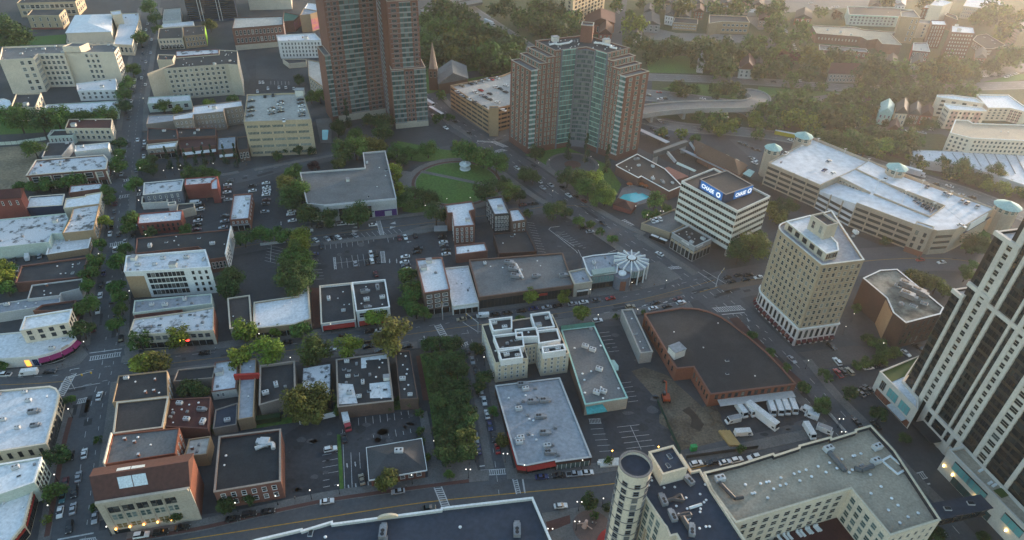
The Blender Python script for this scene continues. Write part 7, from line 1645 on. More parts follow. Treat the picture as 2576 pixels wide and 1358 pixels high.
fb = Bld('footbridge', 'dark covered footbridge over the railway tracks by the station', 'bridge', q, 8); mb = MB(); mb.prism(fb.pts, 5, 8); fb.part('tube', mb, [mat('bridge_metal', (0.09, 0.095, 0.10), 0.5)])
for t in (0.08, 0.92):
 p = lerp(lerp(q[0], q[1], t), lerp(q[3], q[2], t), .5); mb = MB(); mb.box((p.x, p.y, 0), (2.5, 2.5, 5)); fb.part('tower_leg', mb, [WM('concrete')])
for (x0, y0), (x1, y1) in (((840, 530), (990, 710)), ((1215, 395), (1330, 560))):
 mb = MB(); p, q_ = P(cF, x0, y0, 6), P(cF, x1, y1, 0.5); mb.tube(p, q_, 1.1, k=4); fb.part('stair', mb, [WM('lightgrey')])
# ================================================================ trees
def leafmat(name, fixed=None):
 m = bpy.data.materials.new(name); nt, N, L, P_ = nodes_of(m)
 oi = N.new('ShaderNodeObjectInfo'); geo = N.new('ShaderNodeNewGeometry')
 rn = N.new('ShaderNodeMapRange'); rn.inputs['To Min'].default_value = 0.55; rn.inputs['To Max'].default_value = 1.5
 L.new(geo.outputs['Random Per Island'], rn.inputs['Value'])
 tc = N.new('ShaderNodeTexCoord'); nz = N.new('ShaderNodeTexNoise'); nz.inputs['Scale'].default_value = 0.55; nz.inputs['Detail'].default_value = 3
 L.new(tc.outputs['Object'], nz.inputs['Vector'])
 mr = N.new('ShaderNodeMapRange'); mr.inputs['From Min'].default_value = 0.32; mr.inputs['From Max'].default_value = 0.68; mr.inputs['To Min'].default_value = 0.6; mr.inputs['To Max'].default_value = 1.35
 L.new(nz.outputs['Fac'], mr.inputs['Value'])
 mu = N.new('ShaderNodeMath'); mu.operation = 'MULTIPLY'; L.new(rn.outputs[0], mu.inputs[0]); L.new(mr.outputs[0], mu.inputs[1])
 mx = N.new('ShaderNodeMix'); mx.data_type = 'RGBA'; mx.blend_type = 'MULTIPLY'; mx.inputs[0].default_value = 1
 if fixed: mx.inputs[6].default_value = (*fixed, 1)
 else: L.new(oi.outputs['Color'], mx.inputs[6])
 L.new(mu.outputs[0], mx.inputs[7]); L.new(mx.outputs[2], P_.inputs['Base Color'])
 P_.inputs['Roughness'].default_value = 0.75; P_.inputs['Specular IOR Level'].default_value = 0.15
 tr = N.new('ShaderNodeBsdfTranslucent'); L.new(mx.outputs[2], tr.inputs['Color']); ms = N.new('ShaderNodeMixShader'); ms.inputs[0].default_value = 0.22
 L.new(P_.outputs[0], ms.inputs[1]); L.new(tr.outputs[0], ms.inputs[2]); L.new(ms.outputs[0], N['Material Output'].inputs['Surface'])
 return m
LEAF = leafmat('foliage'); BARK = mat('bark', (0.07, 0.055, 0.045), 0.9, (0.045, 0.036, 0.03), 0.8)
def crown_mesh(seed, n, size, shape='round', raw=False):
 """unit crown (radius about 1) of leaf clumps gathered in boughs with gaps between"""
 r = random.Random(seed); b = MB(); lobes = []
 k = r.randint(11, 15)
 for i in range(k):
  if shape == 'cone':
   z = r.uniform(-1.2, 1.25); w = 0.62 * (1.3 - z) / 2.5; a = r.uniform(0, 6.28); lobes.append((Vector((math.cos(a) * w * 0.55, math.sin(a) * w * 0.55, z)), max(0.14, w * 0.75)))
  else:
   t = math.acos(r.uniform(-0.75, 1)); a = r.uniform(0, 6.28); d = r.uniform(0.50, 0.78)
   lobes.append((Vector((math.sin(t) * math.cos(a) * d, math.sin(t) * math.sin(a) * d, math.cos(t) * d * 0.85)), r.uniform(0.34, 0.52)))
 if shape != 'cone': lobes.append((Vector((0, 0, 0.05)), 0.62))
 for i in range(n):
  c, rad = lobes[r.randrange(len(lobes))]
  d = Vector((r.gauss(0, 1), r.gauss(0, 1), r.gauss(0, 1))).normalized()
  p = c + d * rad * (r.random() ** 0.35) * r.uniform(0.85, 1.15)
  nrm = (d + Vector((r.gauss(0, .5), r.gauss(0, .5), r.gauss(0.35, .5)))).normalized()
  a = nrm.orthogonal().normalized(); q = nrm.cross(a); t = r.uniform(0, 6.28); a, q = a * math.cos(t) + q * math.sin(t), q * math.cos(t) - a * math.sin(t)
  s = size * r.uniform(0.6, 1.3); e = s * r.uniform(0.5, 0.9)
  b.poly([p - a * s, p - q * e * .8 + a * s * .1, p + a * s, p + q * e + a * s * .15])
 return b.mesh('crown', [LEAF]) if not raw else b
def trunk_mesh(seed, top=0.5, base=-1.55):
 r = random.Random(seed); b = MB(); b.tube((0, 0, base), (0.03, 0.02, -0.2), 0.10, 0.065, 6);
 for i in range(5):
  a = 6.28 * i / 5 + r.uniform(-.4, .4); d = Vector((math.cos(a) * .5, math.sin(a) * .5, r.uniform(.1, .45))); b.tube((0.03, 0.02, -0.25), d, 0.05, 0.015, 5)
 b.tube((0.03, 0.02, -0.22), (0, 0, top), 0.06, 0.015, 5)
 return b.mesh('trunk', [BARK])
CROWN = [crown_mesh(100 + i, 1500, 0.105) for i in range(7)]; CONE = [crown_mesh(200 + i, 1100, 0.085, 'cone') for i in range(3)]
BIG = [crown_mesh(300 + i, 2600, 0.075) for i in range(4)]; TRUNK = [trunk_mesh(i) for i in range(3)]
HUE = {'r': ((0.062, 0.125, 0.028), 'green'), 'y': ((0.14, 0.19, 0.027), 'yellow green'), 'o': ((0.095, 0.112, 0.028), 'olive orange'), 'd': ((0.042, 0.078, 0.024), 'dark green'), 'm': ((0.055, 0.018, 0.02), 'maroon leaved'), 'c': ((0.028, 0.052, 0.026), 'dark conical'), 'b': ((0.055, 0.10, 0.026), 'low green')}
HEADS = []
def head_of(b):
 s = b.root['label']
 for w in (' with ', ' beside ', ' in front ', ' behind ', ' at ', ' above ', ' below ', ' on ', ' facing ', ' hard ', ' between ', ' along ', ' running ', ' rising ', ' among ', ' beyond ', ' right of ', ' left of ', ' hidden ', ' across ', ' by ', ' near ', ' over ', ', '):
  s = s.split(w)[0]
 return s
def art(s): return s
def place_of(x, y, skip=None):
 """the nearest building, and on which side of it, for saying where a thing stands"""
 if not HEADS:
  cnt = {}
  for b in Bld.all:
   h_ = head_of(b); cnt[h_] = cnt.get(h_, 0) + 1
  for b in Bld.all:
   h_ = head_of(b)
   if cnt[h_] == 1 and len(h_.split()) <= 9: HEADS.append((proj((b.off.x, b.off.y, b.h * 0.4)), h_, b))
 g = G(x, y, 0); best = None
 for (px, py), h_, b in HEADS:
  d = min((Vector((g.x, g.y)) - p).length for p in b.pts + [(b.pts[i] + b.pts[i - 1]) / 2 for i in range(len(b.pts))])
  if best is None or d < best[0]: best = (d, px, py, h_)
 _, px, py, h_ = best
 if abs(x - px) * 0.8 > abs(y - py): return ('right of' if x > px else 'left of') + ' the ' + h_
 return ('in front of' if y > py else 'behind') + ' the ' + h_
LABELS = []   # (object, adjective phrase, place phrase, x, y)
NT = [0]
def tree(tile, x, y, rz, k):
 q = T(tile, [(x, y)])[0]; rpx = rz / 4.0 if tile != 'D' else rz
 g = G(q[0], q[1], 3.0); v = XH * g.x + YH * g.y + UPI * (g.z - CAMH); r = max(1.2, rpx * v.z / FOC)
 rr = random.Random(NT[0]); NT[0] += 1
 zs = 1.9 if k == 'c' else rr.uniform(0.9, 1.12); hc = r * (1.0 if k == 'b' else 1.42) * (zs if k != 'c' else 1.25)
 if k == 'c': hc = r * zs * 1.25 + .6
 g = G(q[0], q[1], hc)
 t = thing({'c': 'conifer', 'b': 'shrub'}.get(k, 'tree'), (g.x, g.y, 0), None, None, 'trees and shrubs of the town'); t['category'] = 'shrub' if k == 'b' else 'tree'
 me = (CONE if k == 'c' else BIG if r > 4.5 else CROWN); me = me[rr.randrange(len(me))]
 c = link('crown', me, t, (0, 0, hc), rr.uniform(0, 6.28)); c.scale = (r * 1.3, r * 1.3 * rr.uniform(.9, 1.1), r * zs * (1.0 if k == 'c' else 1.1))
 col = HUE[k][0]; j = rr.uniform(0.8, 1.2); hs = rr.uniform(0.85, 1.2); c.color = (min(1, col[0] * j * hs), col[1] * j, col[2] * j, 1)
 if k != 'b':
  tr_ = link('trunk', TRUNK[rr.randrange(3)], t, (0, 0, hc), rr.uniform(0, 6.28)); s = hc / 1.55; tr_.scale = (r * 0.85, r * 0.85, s)
 size = 'small ' if rpx < 12 else ('large ' if rpx > 25 else '')
 LABELS.append((t, size + HUE[k][1] + (' shrub' if k == 'b' else ' tree'), None, q[0], q[1]))
SPECS = []
def trees(tile, s):
 for w in s.split():
  p = w.split(','); k = p[3] if len(p) > 3 else 'r'; q = T(tile, [(float(p[0]), float(p[1]))])[0]; SPECS.append((float(p[2]) / 4, q[0], q[1], k))
trees('00', '60,1150,90 180,1180,105 400,1200,105,d 560,1165,115 700,1190,65 820,1185,75 955,1195,65,y 1070,1150,95 890,1190,45,y 90,340,150,d 20,250,90 1490,60,65 1560,180,55 1585,300,45 1400,370,70 1330,700,65 1275,830,60 1245,950,65 1250,1060,65,d 1640,1060,65 1780,1105,45,y 2100,1040,50,y 2340,995,45 2110,240,55,o')
trees('01', '1190,80,60,d 1200,190,55 340,130,85 1175,300,75 1430,300,55 1520,250,60,d 1520,340,60,d 480,490,70 650,480,60 760,460,75 350,520,60 200,510,55 1360,490,70 1090,555,60 1085,640,55 1050,870,65,y 1300,850,85 1290,930,70 1000,1100,60 1250,1150,60 1200,1270,80 950,1280,80 2450,1030,80,d 1510,980,55,d 1870,950,60 40,1320,60,y 110,1340,55 1900,390,75 2040,380,80 2150,395,60 1680,225,50,c 1790,240,42,c 1865,230,42,c 1960,200,42,c 2045,200,42,c 2130,190,42,c 2255,190,42,c 2370,200,50,c')
trees('02', '40,70,90,y 60,180,80 900,50,80 860,160,70 870,360,95 830,600,95,d 1190,170,85 1200,280,70 1150,540,75 1220,385,60 1400,700,100 1520,690,50 1780,670,100,y 1440,930,110,y 1560,920,110,o 2440,610,105,y 2320,90,110,d 2290,190,90,d 2400,880,100,y 1900,1180,100,d 2020,1210,80,d 700,1310,45 20,960,45')
trees('03', '570,490,100,d 540,870,85 470,1150,40,y 990,350,40 950,1030,40 1735,1125,75,d 2280,990,90,d 2520,935,60,d')
trees('10', '550,970,50 640,960,55,y 910,1140,60,c 1150,1210,65,d 1000,1345,60 1280,1220,80,d 1270,1320,80,d 820,1280,70,d 1700,190,70 1800,290,85 1960,290,105 1780,520,100,d 1720,620,80,d 1980,420,110,o 2010,560,100,o 2240,450,105,o 2350,560,120 2470,640,105 2330,680,80,d 2150,220,90,d 2270,330,110,d 2400,390,110,d 2520,470,100,d 2050,110,75,d 1940,90,75,d 2120,340,80,d 430,800,45,d 1860,960,50 1830,1190,50 1950,1180,40 2420,110,75,d 2520,60,80,d 1900,180,70')
trees('11', '330,500,100,o 430,560,110 360,620,100,d 390,370,75 590,310,50,m 820,280,55,o 600,560,60,d 880,140,95,d 1000,120,95 1120,100,90,o 1230,110,80,o 1340,210,55 1390,340,60,y 1430,560,70,y 1460,660,70 1420,430,50,y 540,800,100,d 720,830,90,d 1010,790,110,d 60,1000,80 265,990,85 450,1000,75,y 430,1090,90,y 420,1190,110 370,1270,110 460,1300,110 1730,130,75 1420,150,75 1560,170,60 2120,150,105 2290,210,100 2420,280,95 2020,110,55 2330,570,120,d 1600,610,100,d 1780,640,80,d 1810,780,100,d 2540,560,90 310,130,45,d 430,150,45,d 560,160,40,d 210,210,45,d 1480,250,60,d 2480,470,60,d')
trees('12', '330,40,130,d 460,70,110,d 400,150,110,d 1540,60,85 1560,180,95 1550,300,100 1610,400,80 1690,440,65 1200,470,85,y 210,610,55,y 440,600,85 100,820,135,y 590,800,135,o 930,770,115,y 1370,660,155,o 440,1300,150,o 590,1270,130,o 840,1330,65 2220,790,60,d 2290,1070,75,d 2250,1180,55,d 1430,1325,55,b 1520,1325,55,b')
trees('13', '2110,110,100,d 1310,745,95,o 450,80,110,o 600,60,100,o 840,40,55 1945,705,45 1655,260,40,b 1660,360,38,b 1640,80,40,b 2385,70,50 2470,350,60,o 1715,520,38,b 990,30,45,b 1090,20,45,b 1200,20,45,b 1350,10,45,b')
trees('20', '100,180,85 290,180,75 330,290,100,d 470,300,100,d 540,130,65,d 60,430,80,d 1040,50,65 1230,250,95,y 1180,150,45 1230,420,85,d 1400,480,85,d 1550,500,85,d 1680,490,75,d 1820,520,85,d 1900,420,70 2020,580,115,d 2120,640,110,d 2170,510,110,d 2270,560,90,d 2400,430,75 2540,600,65 1730,80,95,o 2040,100,80 2280,80,85 1480,40,60 1660,850,40 2040,890,55 2160,920,50,d 1830,900,50 2080,1210,85 2200,1270,70,y 2540,1110,75 2440,1110,45')
trees('21', '560,420,90,d 690,420,95 820,440,90,y 770,520,95 890,540,80 940,610,80,y 860,640,70 570,110,55,c 750,110,62,c 960,220,62,c 240,170,65,d 130,390,75,d 210,420,65,d 420,750,85,d 490,690,45,d 540,770,55,d 680,870,55 800,900,45,b 890,970,40,b 1010,1040,45 1440,650,75 1360,800,45 1440,790,45 1560,740,45 2420,1120,130,o 2290,1170,105,d 2500,1060,80 160,790,40 80,610,55,d 1500,-30,50 1700,-20,55,y 1850,30,45')
trees('30', '530,120,55 80,220,85 310,330,105 430,560,100,o 520,650,90,o 250,800,75 660,560,80,d 800,580,75,d 1080,660,105,d 1170,740,95,d 1320,720,115 1280,790,90 1600,730,95,o 1580,810,80 1800,650,105,o 1890,740,95,o 1790,740,80 2010,660,65 2240,660,55 2440,560,95 2360,280,55,y 2340,370,50,y 2200,160,85 2120,180,70 1970,930,100 2380,130,65 190,590,85,m 700,150,45,m 120,680,60 170,1020,100 330,1060,100 80,1120,85 500,1130,100 640,1190,110,d 810,960,75 700,1100,100,d 820,1050,90,d 1050,1000,85 1150,960,85,d 1290,960,85,d 1430,930,85 1540,960,80,d 1700,920,75 940,1220,55,y 250,1180,90,y 420,1240,90,y 60,1240,75 1010,1110,75,d 530,880,55 390,900,50 1650,900,50 1500,980,60,d 300,930,50')
trees('31', '600,40,90,d 720,80,95,d 850,60,100 990,100,105 1130,110,100,y 1280,100,90 1410,50,60 1610,240,40 1760,275,65 1970,310,75 2310,360,75 2030,440,55,d 2200,430,50,b 2420,480,50,b 2540,570,50,b 40,720,65,o 190,720,90,d 110,800,80,o 1180,1065,45,b 2100,1090,95,d 2030,1110,70,d 2080,1310,50 1990,1345,45')
trees('32', '1480,80,85,o 1590,110,95,o 1700,150,85,o 1790,210,55,o 2000,40,65 1010,690,50,b 1100,730,65,b 1180,830,65,b 1120,900,60,b 1000,930,55,b 900,950,45,b 890,380,45 1600,620,55,b 1350,670,65,d 1280,830,55,b 560,1040,45,b 610,1090,40,b 370,1180,60 820,1230,70,d 30,830,45 190,980,45 560,1330,60')
trees('33', '1130,95,75,d 1370,330,50,d 540,30,65,d 2520,800,70,y 1680,1290,80,d 2180,1330,55,d')
trees('22', '170,260,75,y 530,230,50,y 520,290,50,y 715,430,78,y 90,500,55 1050,470,30 1320,425,25 2420,650,45')
trees('23', '770,960,75,d 960,1030,40,d 830,1110,38,b 980,560,42,b 2310,440,40,b')
for i in range(9):
 for x0, x1 in ((1086, 1120), (1112, 1147), (1140, 1174)): SPECS.append((20 + (i * 7 + x0) % 5, x0 + (x1 - x0) * i / 8 + (i * 5 % 4), 868 + 272 * i / 8 - (x0 - 1086) * .1 + (i * 3 + x0) % 6, 'o' if i == 7 and x0 > 1130 else 'd'))
SPECS.sort(key=lambda t: -t[0] * (0.25 if t[1] > 1000 and t[2] < 345 else 1.0))
for rp, x, y, k in SPECS[:288]: tree('D', x, y, rp, k)
# the rest, and the woods on the hill beyond the highway, as one mass of foliage
WK = 'rdyom'; WM_ = MB(); RAW = [crown_mesh(500 + i, 330, 0.16, raw=True) for i in range(4)]; WR_ = random.Random(77); WL = [(rp, x, y, k) for rp, x, y, k in SPECS[288:]]
def wood(tile, pts, n, r0, r1, mix):
 p = T(tile, pts); xs = [a[0] for a in p]; ys = [a[1] for a in p]; c = 0
 while c < n:
  x, y = WR_.uniform(min(xs), max(xs)), WR_.uniform(min(ys), max(ys))
  if inside((x, y), p): WL.append((WR_.uniform(r0, r1), x, y, WR_.choice(mix))); c += 1
wood('10', [(1680, 60), (2050, 60), (2576, 420), (2576, 700), (2150, 700), (1900, 620), (1700, 640)], 34, 14, 26, 'dddr'); wood('20', [(-40, 120), (560, 60), (700, 250), (620, 330), (220, 380), (-40, 260)], 16, 14, 24, 'ddr'); wood('20', [(1150, 400), (1950, 420), (2576, 430), (2576, 760), (2100, 760), (1650, 720), (1350, 560), (1150, 480)], 27, 12, 24, 'dddr')
wood('20', [(1250, 30), (2400, 30), (2576, 130), (2400, 170), (1600, 150), (1300, 200)], 9, 10, 18, 'ddr'); wood('20', [(1560, 850), (2300, 850), (2360, 960), (2050, 990), (1700, 930)], 16, 7, 12, 'rd'); wood('20', [(1750, 1180), (2576, 1100), (2576, 1358), (2150, 1358)], 16, 9, 16, 'ry')
wood('30', [(160, 1010), (300, 1000), (900, 930), (1650, 910), (1850, 980), (1650, 1000), (1100, 1040), (980, 1200), (800, 1280), (500, 1140), (200, 1090)], 34, 13, 24, 'dddr'); wood('30', [(300, 480), (600, 560), (1000, 640), (1440, 650), (1440, 820), (950, 840), (600, 640), (380, 780)], 10, 13, 22, 'dddr'); wood('30', [(1520, 680), (2000, 640), (2350, 640), (2000, 820), (1530, 830)], 11, 13, 22, 'ddr')
wood('31', [(300, -20), (1300, -20), (1480, 80), (1400, 190), (900, 130), (500, 60)], 22, 16, 26, 'ddr'); wood('31', [(1400, 210), (2576, 560), (2576, 640), (1900, 420), (1400, 260)], 22, 9, 16, 'rdy'); wood('30', [(1950, 0), (2576, 150), (2576, 620), (2420, 620), (2300, 250)], 12, 14, 24, 'dry'); wood('30', [(0, 60), (120, 60), (330, 700), (250, 900), (60, 800)], 14, 12, 20, 'dr'); wood('30', [(1000, 1180), (1700, 1230), (1650, 1290), (1000, 1280)], 10, 7, 11, 'dr'); wood('30', [(1080, 20), (1950, 20), (1500, 60), (1100, 50)], 8, 10, 16, 'dr'); wood('20', [(0, 380), (120, 420), (60, 560), (-40, 500)], 5, 16, 22, 'd')
for rp, x, y, k in WL:
 g = G(x, y, 3.0); v = XH * g.x + YH * g.y + UPI * (g.z - CAMH); r = max(1.0, rp * v.z / FOC); hc = r * 1.25; g = G(x, y, hc)
 src = RAW[WR_.randrange(4)]; n = len(WM_.v); a = WR_.uniform(0, 6.28); ca, sa = math.cos(a), math.sin(a); r *= 1.3
 WM_.v += [(g.x + (p[0] * ca - p[1] * sa) * r, g.y + (p[0] * sa + p[1] * ca) * r, hc + p[2] * r) for p in src.v]
 WM_.f += [[n + i for i in f_] for f_ in src.f]; mi = WK.find(k); WM_.m += [max(0, mi)] * len(src.f)
o = WM_.build('woodland', [leafmat('foliage_' + c, tuple(v * .8 for v in HUE[c][0])) for c in WK]); o['kind'] = 'stuff'; tag(o, 'dense green woods on the slopes beyond the highway and railway', 'woodland')
# ================================================================ vehicles
PAINTM = mat('car_paint', (0.5, 0.5, 0.5), 0.3, None, 0.3, objcol=True, fine=0.04, spec=0.6)
CGL = mat('car_glass', (0.012, 0.014, 0.017), 0.08, (0.01, 0.012, 0.014), 0.5, spec=0.7)
TYRE = mat('tyre', (0.015, 0.015, 0.015), 0.8); HUB = mat('wheel_hub', (0.35, 0.35, 0.36), 0.35, metal=0.5)
HLM = mat('headlamp_lens', (0.7, 0.7, 0.68), 0.15); TLM = mat('tail_lamp_lens', (0.28, 0.01, 0.01), 0.2); BUMP = mat('dark_trim', (0.02, 0.02, 0.022), 0.6)
def profile(b, prof, w0, w1=None, mi=0):
 """side outline (x,z) drawn out to a width, narrower at the top when w1 is given"""
 zs = [p[1] for p in prof]; lo, hi = min(zs), max(zs); w1 = w1 or w0; n = len(b.v); k = len(prof)
 for s in (1, -1):
  for x, z in prof:
   t = (z - lo) / (hi - lo); b.v.append((x, s * (w0 + (w1 - w0) * t) / 2, z))
 b.f.append([n + i for i in range(k)]); b.m.append(mi); b.f.append([n + k + i for i in reversed(range(k))]); b.m.append(mi)
 for i in range(k):
  j = (i + 1) % k; b.f.append([n + j, n + i, n + k + i, n + k + j]); b.m.append(mi)
SPEC = dict(sedan=(4.7, 1.82, [(-2.35, .38), (-2.32, .82), (-2.15, .95), (-1.55, .98), (1.0, .98), (2.1, .82), (2.32, .66), (2.35, .38)], [(-1.75, .97), (-1.15, 1.40), (0.15, 1.43), (1.05, .97)], (-1.1, 0.12, 1.43)),
 suv=(4.75, 1.92, [(-2.37, .42), (-2.35, 1.05), (-2.2, 1.12), (0.95, 1.10), (2.1, 1.0), (2.33, .8), (2.37, .42)], [(-2.25, 1.09), (-2.0, 1.70), (0.05, 1.74), (0.95, 1.09)], (-1.95, 0.02, 1.74)),
 pickup=(5.4, 1.95, [(-2.7, .5), (-2.7, 1.05), (-0.7, 1.05), (1.3, 1.08), (2.5, .98), (2.68, .8), (2.7, .5)], [(-0.75, 1.07), (-0.6, 1.75), (0.65, 1.78), (1.35, 1.07)], (-0.55, 0.6, 1.78)))
VM = {}
def vmesh(kind):
 if kind in VM: return VM[kind]
 L, Wd, lowp, cab, rf = SPEC[kind]
 body = MB(); profile(body, lowp, Wd, Wd * 0.95); body.prism([(rf[0], -Wd * .37), (rf[1], -Wd * .37), (rf[1], Wd * .37), (rf[0], Wd * .37)], rf[2] - 0.02, rf[2] + 0.06)
 if kind == 'pickup': body.prism([(-2.55, -.75), (-0.85, -.75), (-0.85, .75), (-2.55, .75)], 1.052, 1.06, 1)
 for s in (1, -1): body.box((L * .12, s * Wd * .53, 0.95), (.22, .18, .14))
 gl = MB(); profile(gl, cab, Wd * 0.92, Wd * 0.74)
 wh = MB(); wh.tube((0, -.12, 0), (0, .12, 0), 0.33, k=12, mi=0); wh.tube((0, -.13, 0), (0, .13, 0), 0.19, k=8, mi=1)
 hl = MB(); hl.box((0, 0, 0), (.12, .34, .14));
 VM[kind] = (body.mesh('body', [PAINTM, BUMP]), gl.mesh('windows', [CGL]), wh.mesh('wheel', [TYRE, HUB]), hl.mesh('headlight', [HLM]), hl.mesh('taillight', [TLM]))
 return VM[kind]
def far_mesh(kind):
 k = kind + '_far'
 if k not in VM:
  L, Wd, lowp, cab, rf = SPEC[kind]; b = MB(); profile(b, lowp, Wd, Wd * .95); profile(b, cab, Wd * .92, Wd * .74, 1); b.prism([(rf[0], -Wd * .37), (rf[1], -Wd * .37), (rf[1], Wd * .37), (rf[0], Wd * .37)], rf[2] - .02, rf[2] + .06)
  for x in (-L * .31, L * .31):
   for s in (1, -1): b.tube((x, s * Wd * .42, .33), (x, s * Wd * .5, .33), .33, k=8, mi=2)
  VM[k] = b.mesh('car', [PAINTM, CGL, TYRE])
 return VM[k]
CCOL = {'w': ((0.72, 0.72, 0.71), 'white'), 's': ((0.36, 0.37, 0.39), 'silver'), 'k': ((0.012, 0.012, 0.014), 'black'), 'g': ((0.10, 0.105, 0.115), 'grey'), 'r': ((0.36, 0.015, 0.015), 'red'), 'b': ((0.018, 0.035, 0.14), 'blue'), 'm': ((0.11, 0.012, 0.018), 'maroon'), 't': ((0.30, 0.25, 0.17), 'beige'), 'n': ((0.02, 0.035, 0.03), 'dark green'), 'y': ((0.55, 0.33, 0.02), 'yellow'), 'e': ((0.05, 0.15, 0.17), 'teal')}
CARN = [0]
CARQ = []
def car(*a): CARQ.append(a)
def make_car(pos, ang, code, place, kind=None):
 up = code.isupper(); c = code.lower(); kind = kind or ('suv' if up else 'sedan')
 word = {'sedan': 'saloon car', 'suv': 'SUV', 'pickup': 'pickup truck'}[kind]
 x, y = proj(pos); far = y < 330
 CARN[0] += 1
 if far:
  o = link('car', far_mesh(kind), None, pos, ang); o.color = (*CCOL[c][0], 1); tag(o, None, 'car', 'cars in the town')
 else:
  o = thing('pickup_truck' if kind == 'pickup' else 'car', pos, None, 'car', 'cars in the town', ang); bm, gm, wm, hm, tm = vmesh(kind); L, Wd = SPEC[kind][0], SPEC[kind][1]
  bo = link('body', bm, o); bo.color = (*CCOL[c][0], 1); link('windows', gm, o)
  for sx in (1, -1):
   for sy in (1, -1): link('wheel', wm, o, (sx * L * .31, sy * Wd * .45, .33))
  zz_ = .62 if kind == 'sedan' else .78
  for s in (1, -1): link('headlight', hm, o, (L / 2 - .07, s * Wd * .34, zz_)); link('taillight', tm, o, (-L / 2 + .05, s * Wd * .36, zz_ + .05))
 LABELS.append((o, CCOL[c][1] + ' ' + word, place, x, y)); return o
def cars(tile, place, s, d=None, z=0.0, flip=True):
 """cars at picture points; d = direction: ('S1',) along a street, or two points"""
 for w in s.split():
  p = w.split(','); q = T(tile, [(float(p[0]), float(p[1]))])[0]; g = G(q[0], q[1], z + 0.6); g.z = z
  if isinstance(d, list): path = d; i = min(range(len(path) - 1), key=lambda i: ((path[i] + path[i + 1]) / 2 - g.to_2d()).length); v = path[i + 1] - path[i]
  else: a, c = T(tile, [d[0], d[1]]); v = (G(*c, z) - G(*a, z)).to_2d()
  ang = math.atan2(v.y, v.x)
  if z == 0 and isinstance(d, list): g.z = 0.12
  elif z == 0: g.z = 0.10
  if len(p) > 3 and p[3].startswith('+'): ang += math.radians(float(p[3]))
  if hash_(q) % 2: ang += math.pi
  kind = 'pickup' if len(p) > 3 and p[3] == 'p' else None
  car(g, ang, p[2], place, kind)
def hash_(q): return int(q[0] * 31 + q[1] * 17)
H1 = ((0, 0), (100, 340));
A_ = 'on the left avenue'
cars('03', A_ + ' near the bottom edge', '850,490,w 715,510,k 790,725,s 660,785,m 750,880,K 630,930,e 735,1045,s 605,1080,w 700,1230,K 955,1135,s', S1)
cars('02', A_ + ' beside the corner crossing', '1000,1270,w 1010,255,w 985,410,w 1095,150,s,p 1045,30,b 1020,150,k 1120,310,k 1165,435,k 1245,520,g 945,590,m 1220,690,K', S1)
cars('01', A_ + ' in the middle stretch', '1385,50,w 1455,80,W 1445,130,k 1448,215,w 1235,240,s 1370,360,g 1220,395,s 1160,690,m 1150,770,g 1135,850,g 1125,920,k 1107,995,w 1190,1000,k 1260,1075,s 1160,1155,w,p 1365,840,w 1360,930,w 1340,1010,k', S1)
cars('00', A_ + ' at its far end', '1485,240,w 1470,300,w 1455,360,s 1527,398,w 1435,470,k 1437,540,g 1517,530,s 1467,625,s 1385,680,w 1375,735,k 1425,785,W 1360,800,w 1463,850,w 1347,870,w 1343,925,g 1318,1020,w 1313,1095,w 1290,1190,k', S1)
M_ = 'on the middle street'
cars('02', M_ + ' near the left crossing', '45,1055,w,p 500,1025,k 2060,835,k 2470,785,k', S2)
cars('12', M_ + ' below the restaurant', '15,672,k 205,738,w 305,730,k 880,662,k 1145,617,k 1245,607,w 755,802,w 1130,768,k 1250,812,g 930,870,w 1520,770,k 2070,497,t 2410,448,k 2530,432,k', S2)
cars('22', M_ + ' outside the glass fronted store', '90,412,k 215,390,b 350,377,s 460,360,k 610,342,s 720,325,w 845,305,g 990,287,r 1190,372,T 1440,330,k 1420,387,w 1560,365,k 1665,292,m 1700,330,W 860,512,W', S2)
cars('22', 'waiting behind the island at the big crossing', '2160,75,k 2280,55,k 2380,50,k 2205,118,k 2350,95,k 2480,75,w', S8)
B_ = 'on the bottom street with the yellow line'
cars('13', B_ + ' by the bank', '715,972,w 1430,872,s 1740,1037,n 120,1072,k', S3); cars('03', B_ + ' by the stone fronted theatre', '1425,1312,W 1620,1285,K 1835,1235,k 2345,1145,k 2510,1100,K', S3)
cars('23', B_ + ' near the round tower', '300,725,b 465,710,k 620,698,s,p 755,682,w 490,1017,w 1855,592,W 2010,580,K 2140,578,w 2260,555,W 2430,528,W', S3)
C_2 = 'on the side street beside the tree lined square'
cars('12', C_2 + ', upper end', '2178,910,s 2130,810,k 2210,1010,k 2235,1110,k 2265,1235,S 2297,1320,w 2115,1285,k', S7); cars('13', C_2 + ', lower end', '2325,95,w 2355,210,b 2390,325,k 2430,440,r 2215,335,s 2240,450,b', S7)
cars('13', 'in the small car park left of the bank', '750,447,W', ((0, 20), (100, 0))); cars('13', 'on the bank driveway', '1065,750,t 885,335,k', ((0, 0), (8, 100)))
V_, HZ = ((0, 0), (12, 100)), ((0, 10), (100, 0))
LTL = 'in the striped car park opposite the library'
cars(R7, LTL, '705,758,K 1330,862,W 1340,945,W 1390,860,K 1415,938,k 1130,978,s 1275,962,k 1690,652,m 1765,642,w 1890,622,k 1390,1110,m', V_)
cars(R7, 'parked at an angle opposite the library', '625,678,w 770,662,s 848,652,k 912,645,w 1125,617,s', ((0, 0), (70, 60)))
cars(R7, 'on the street outside the library', '815,490,w 960,477,w,p 1095,467,w 680,507,k 535,562,W 1355,487,w', HZ)
cars(R7, LTL + ' near its edge', '600,860,b 595,945,k 1765,890,w 1755,960,w 1775,1002,g 1780,1050,w 1930,790,K 1910,835,k', HZ)
cars(R7, 'beside the brick apartment house', '2250,707,w 2255,752,g 2235,642,k 2285,857,w 2285,810,k', HZ)
LL_ = 'in the car park left of the library'
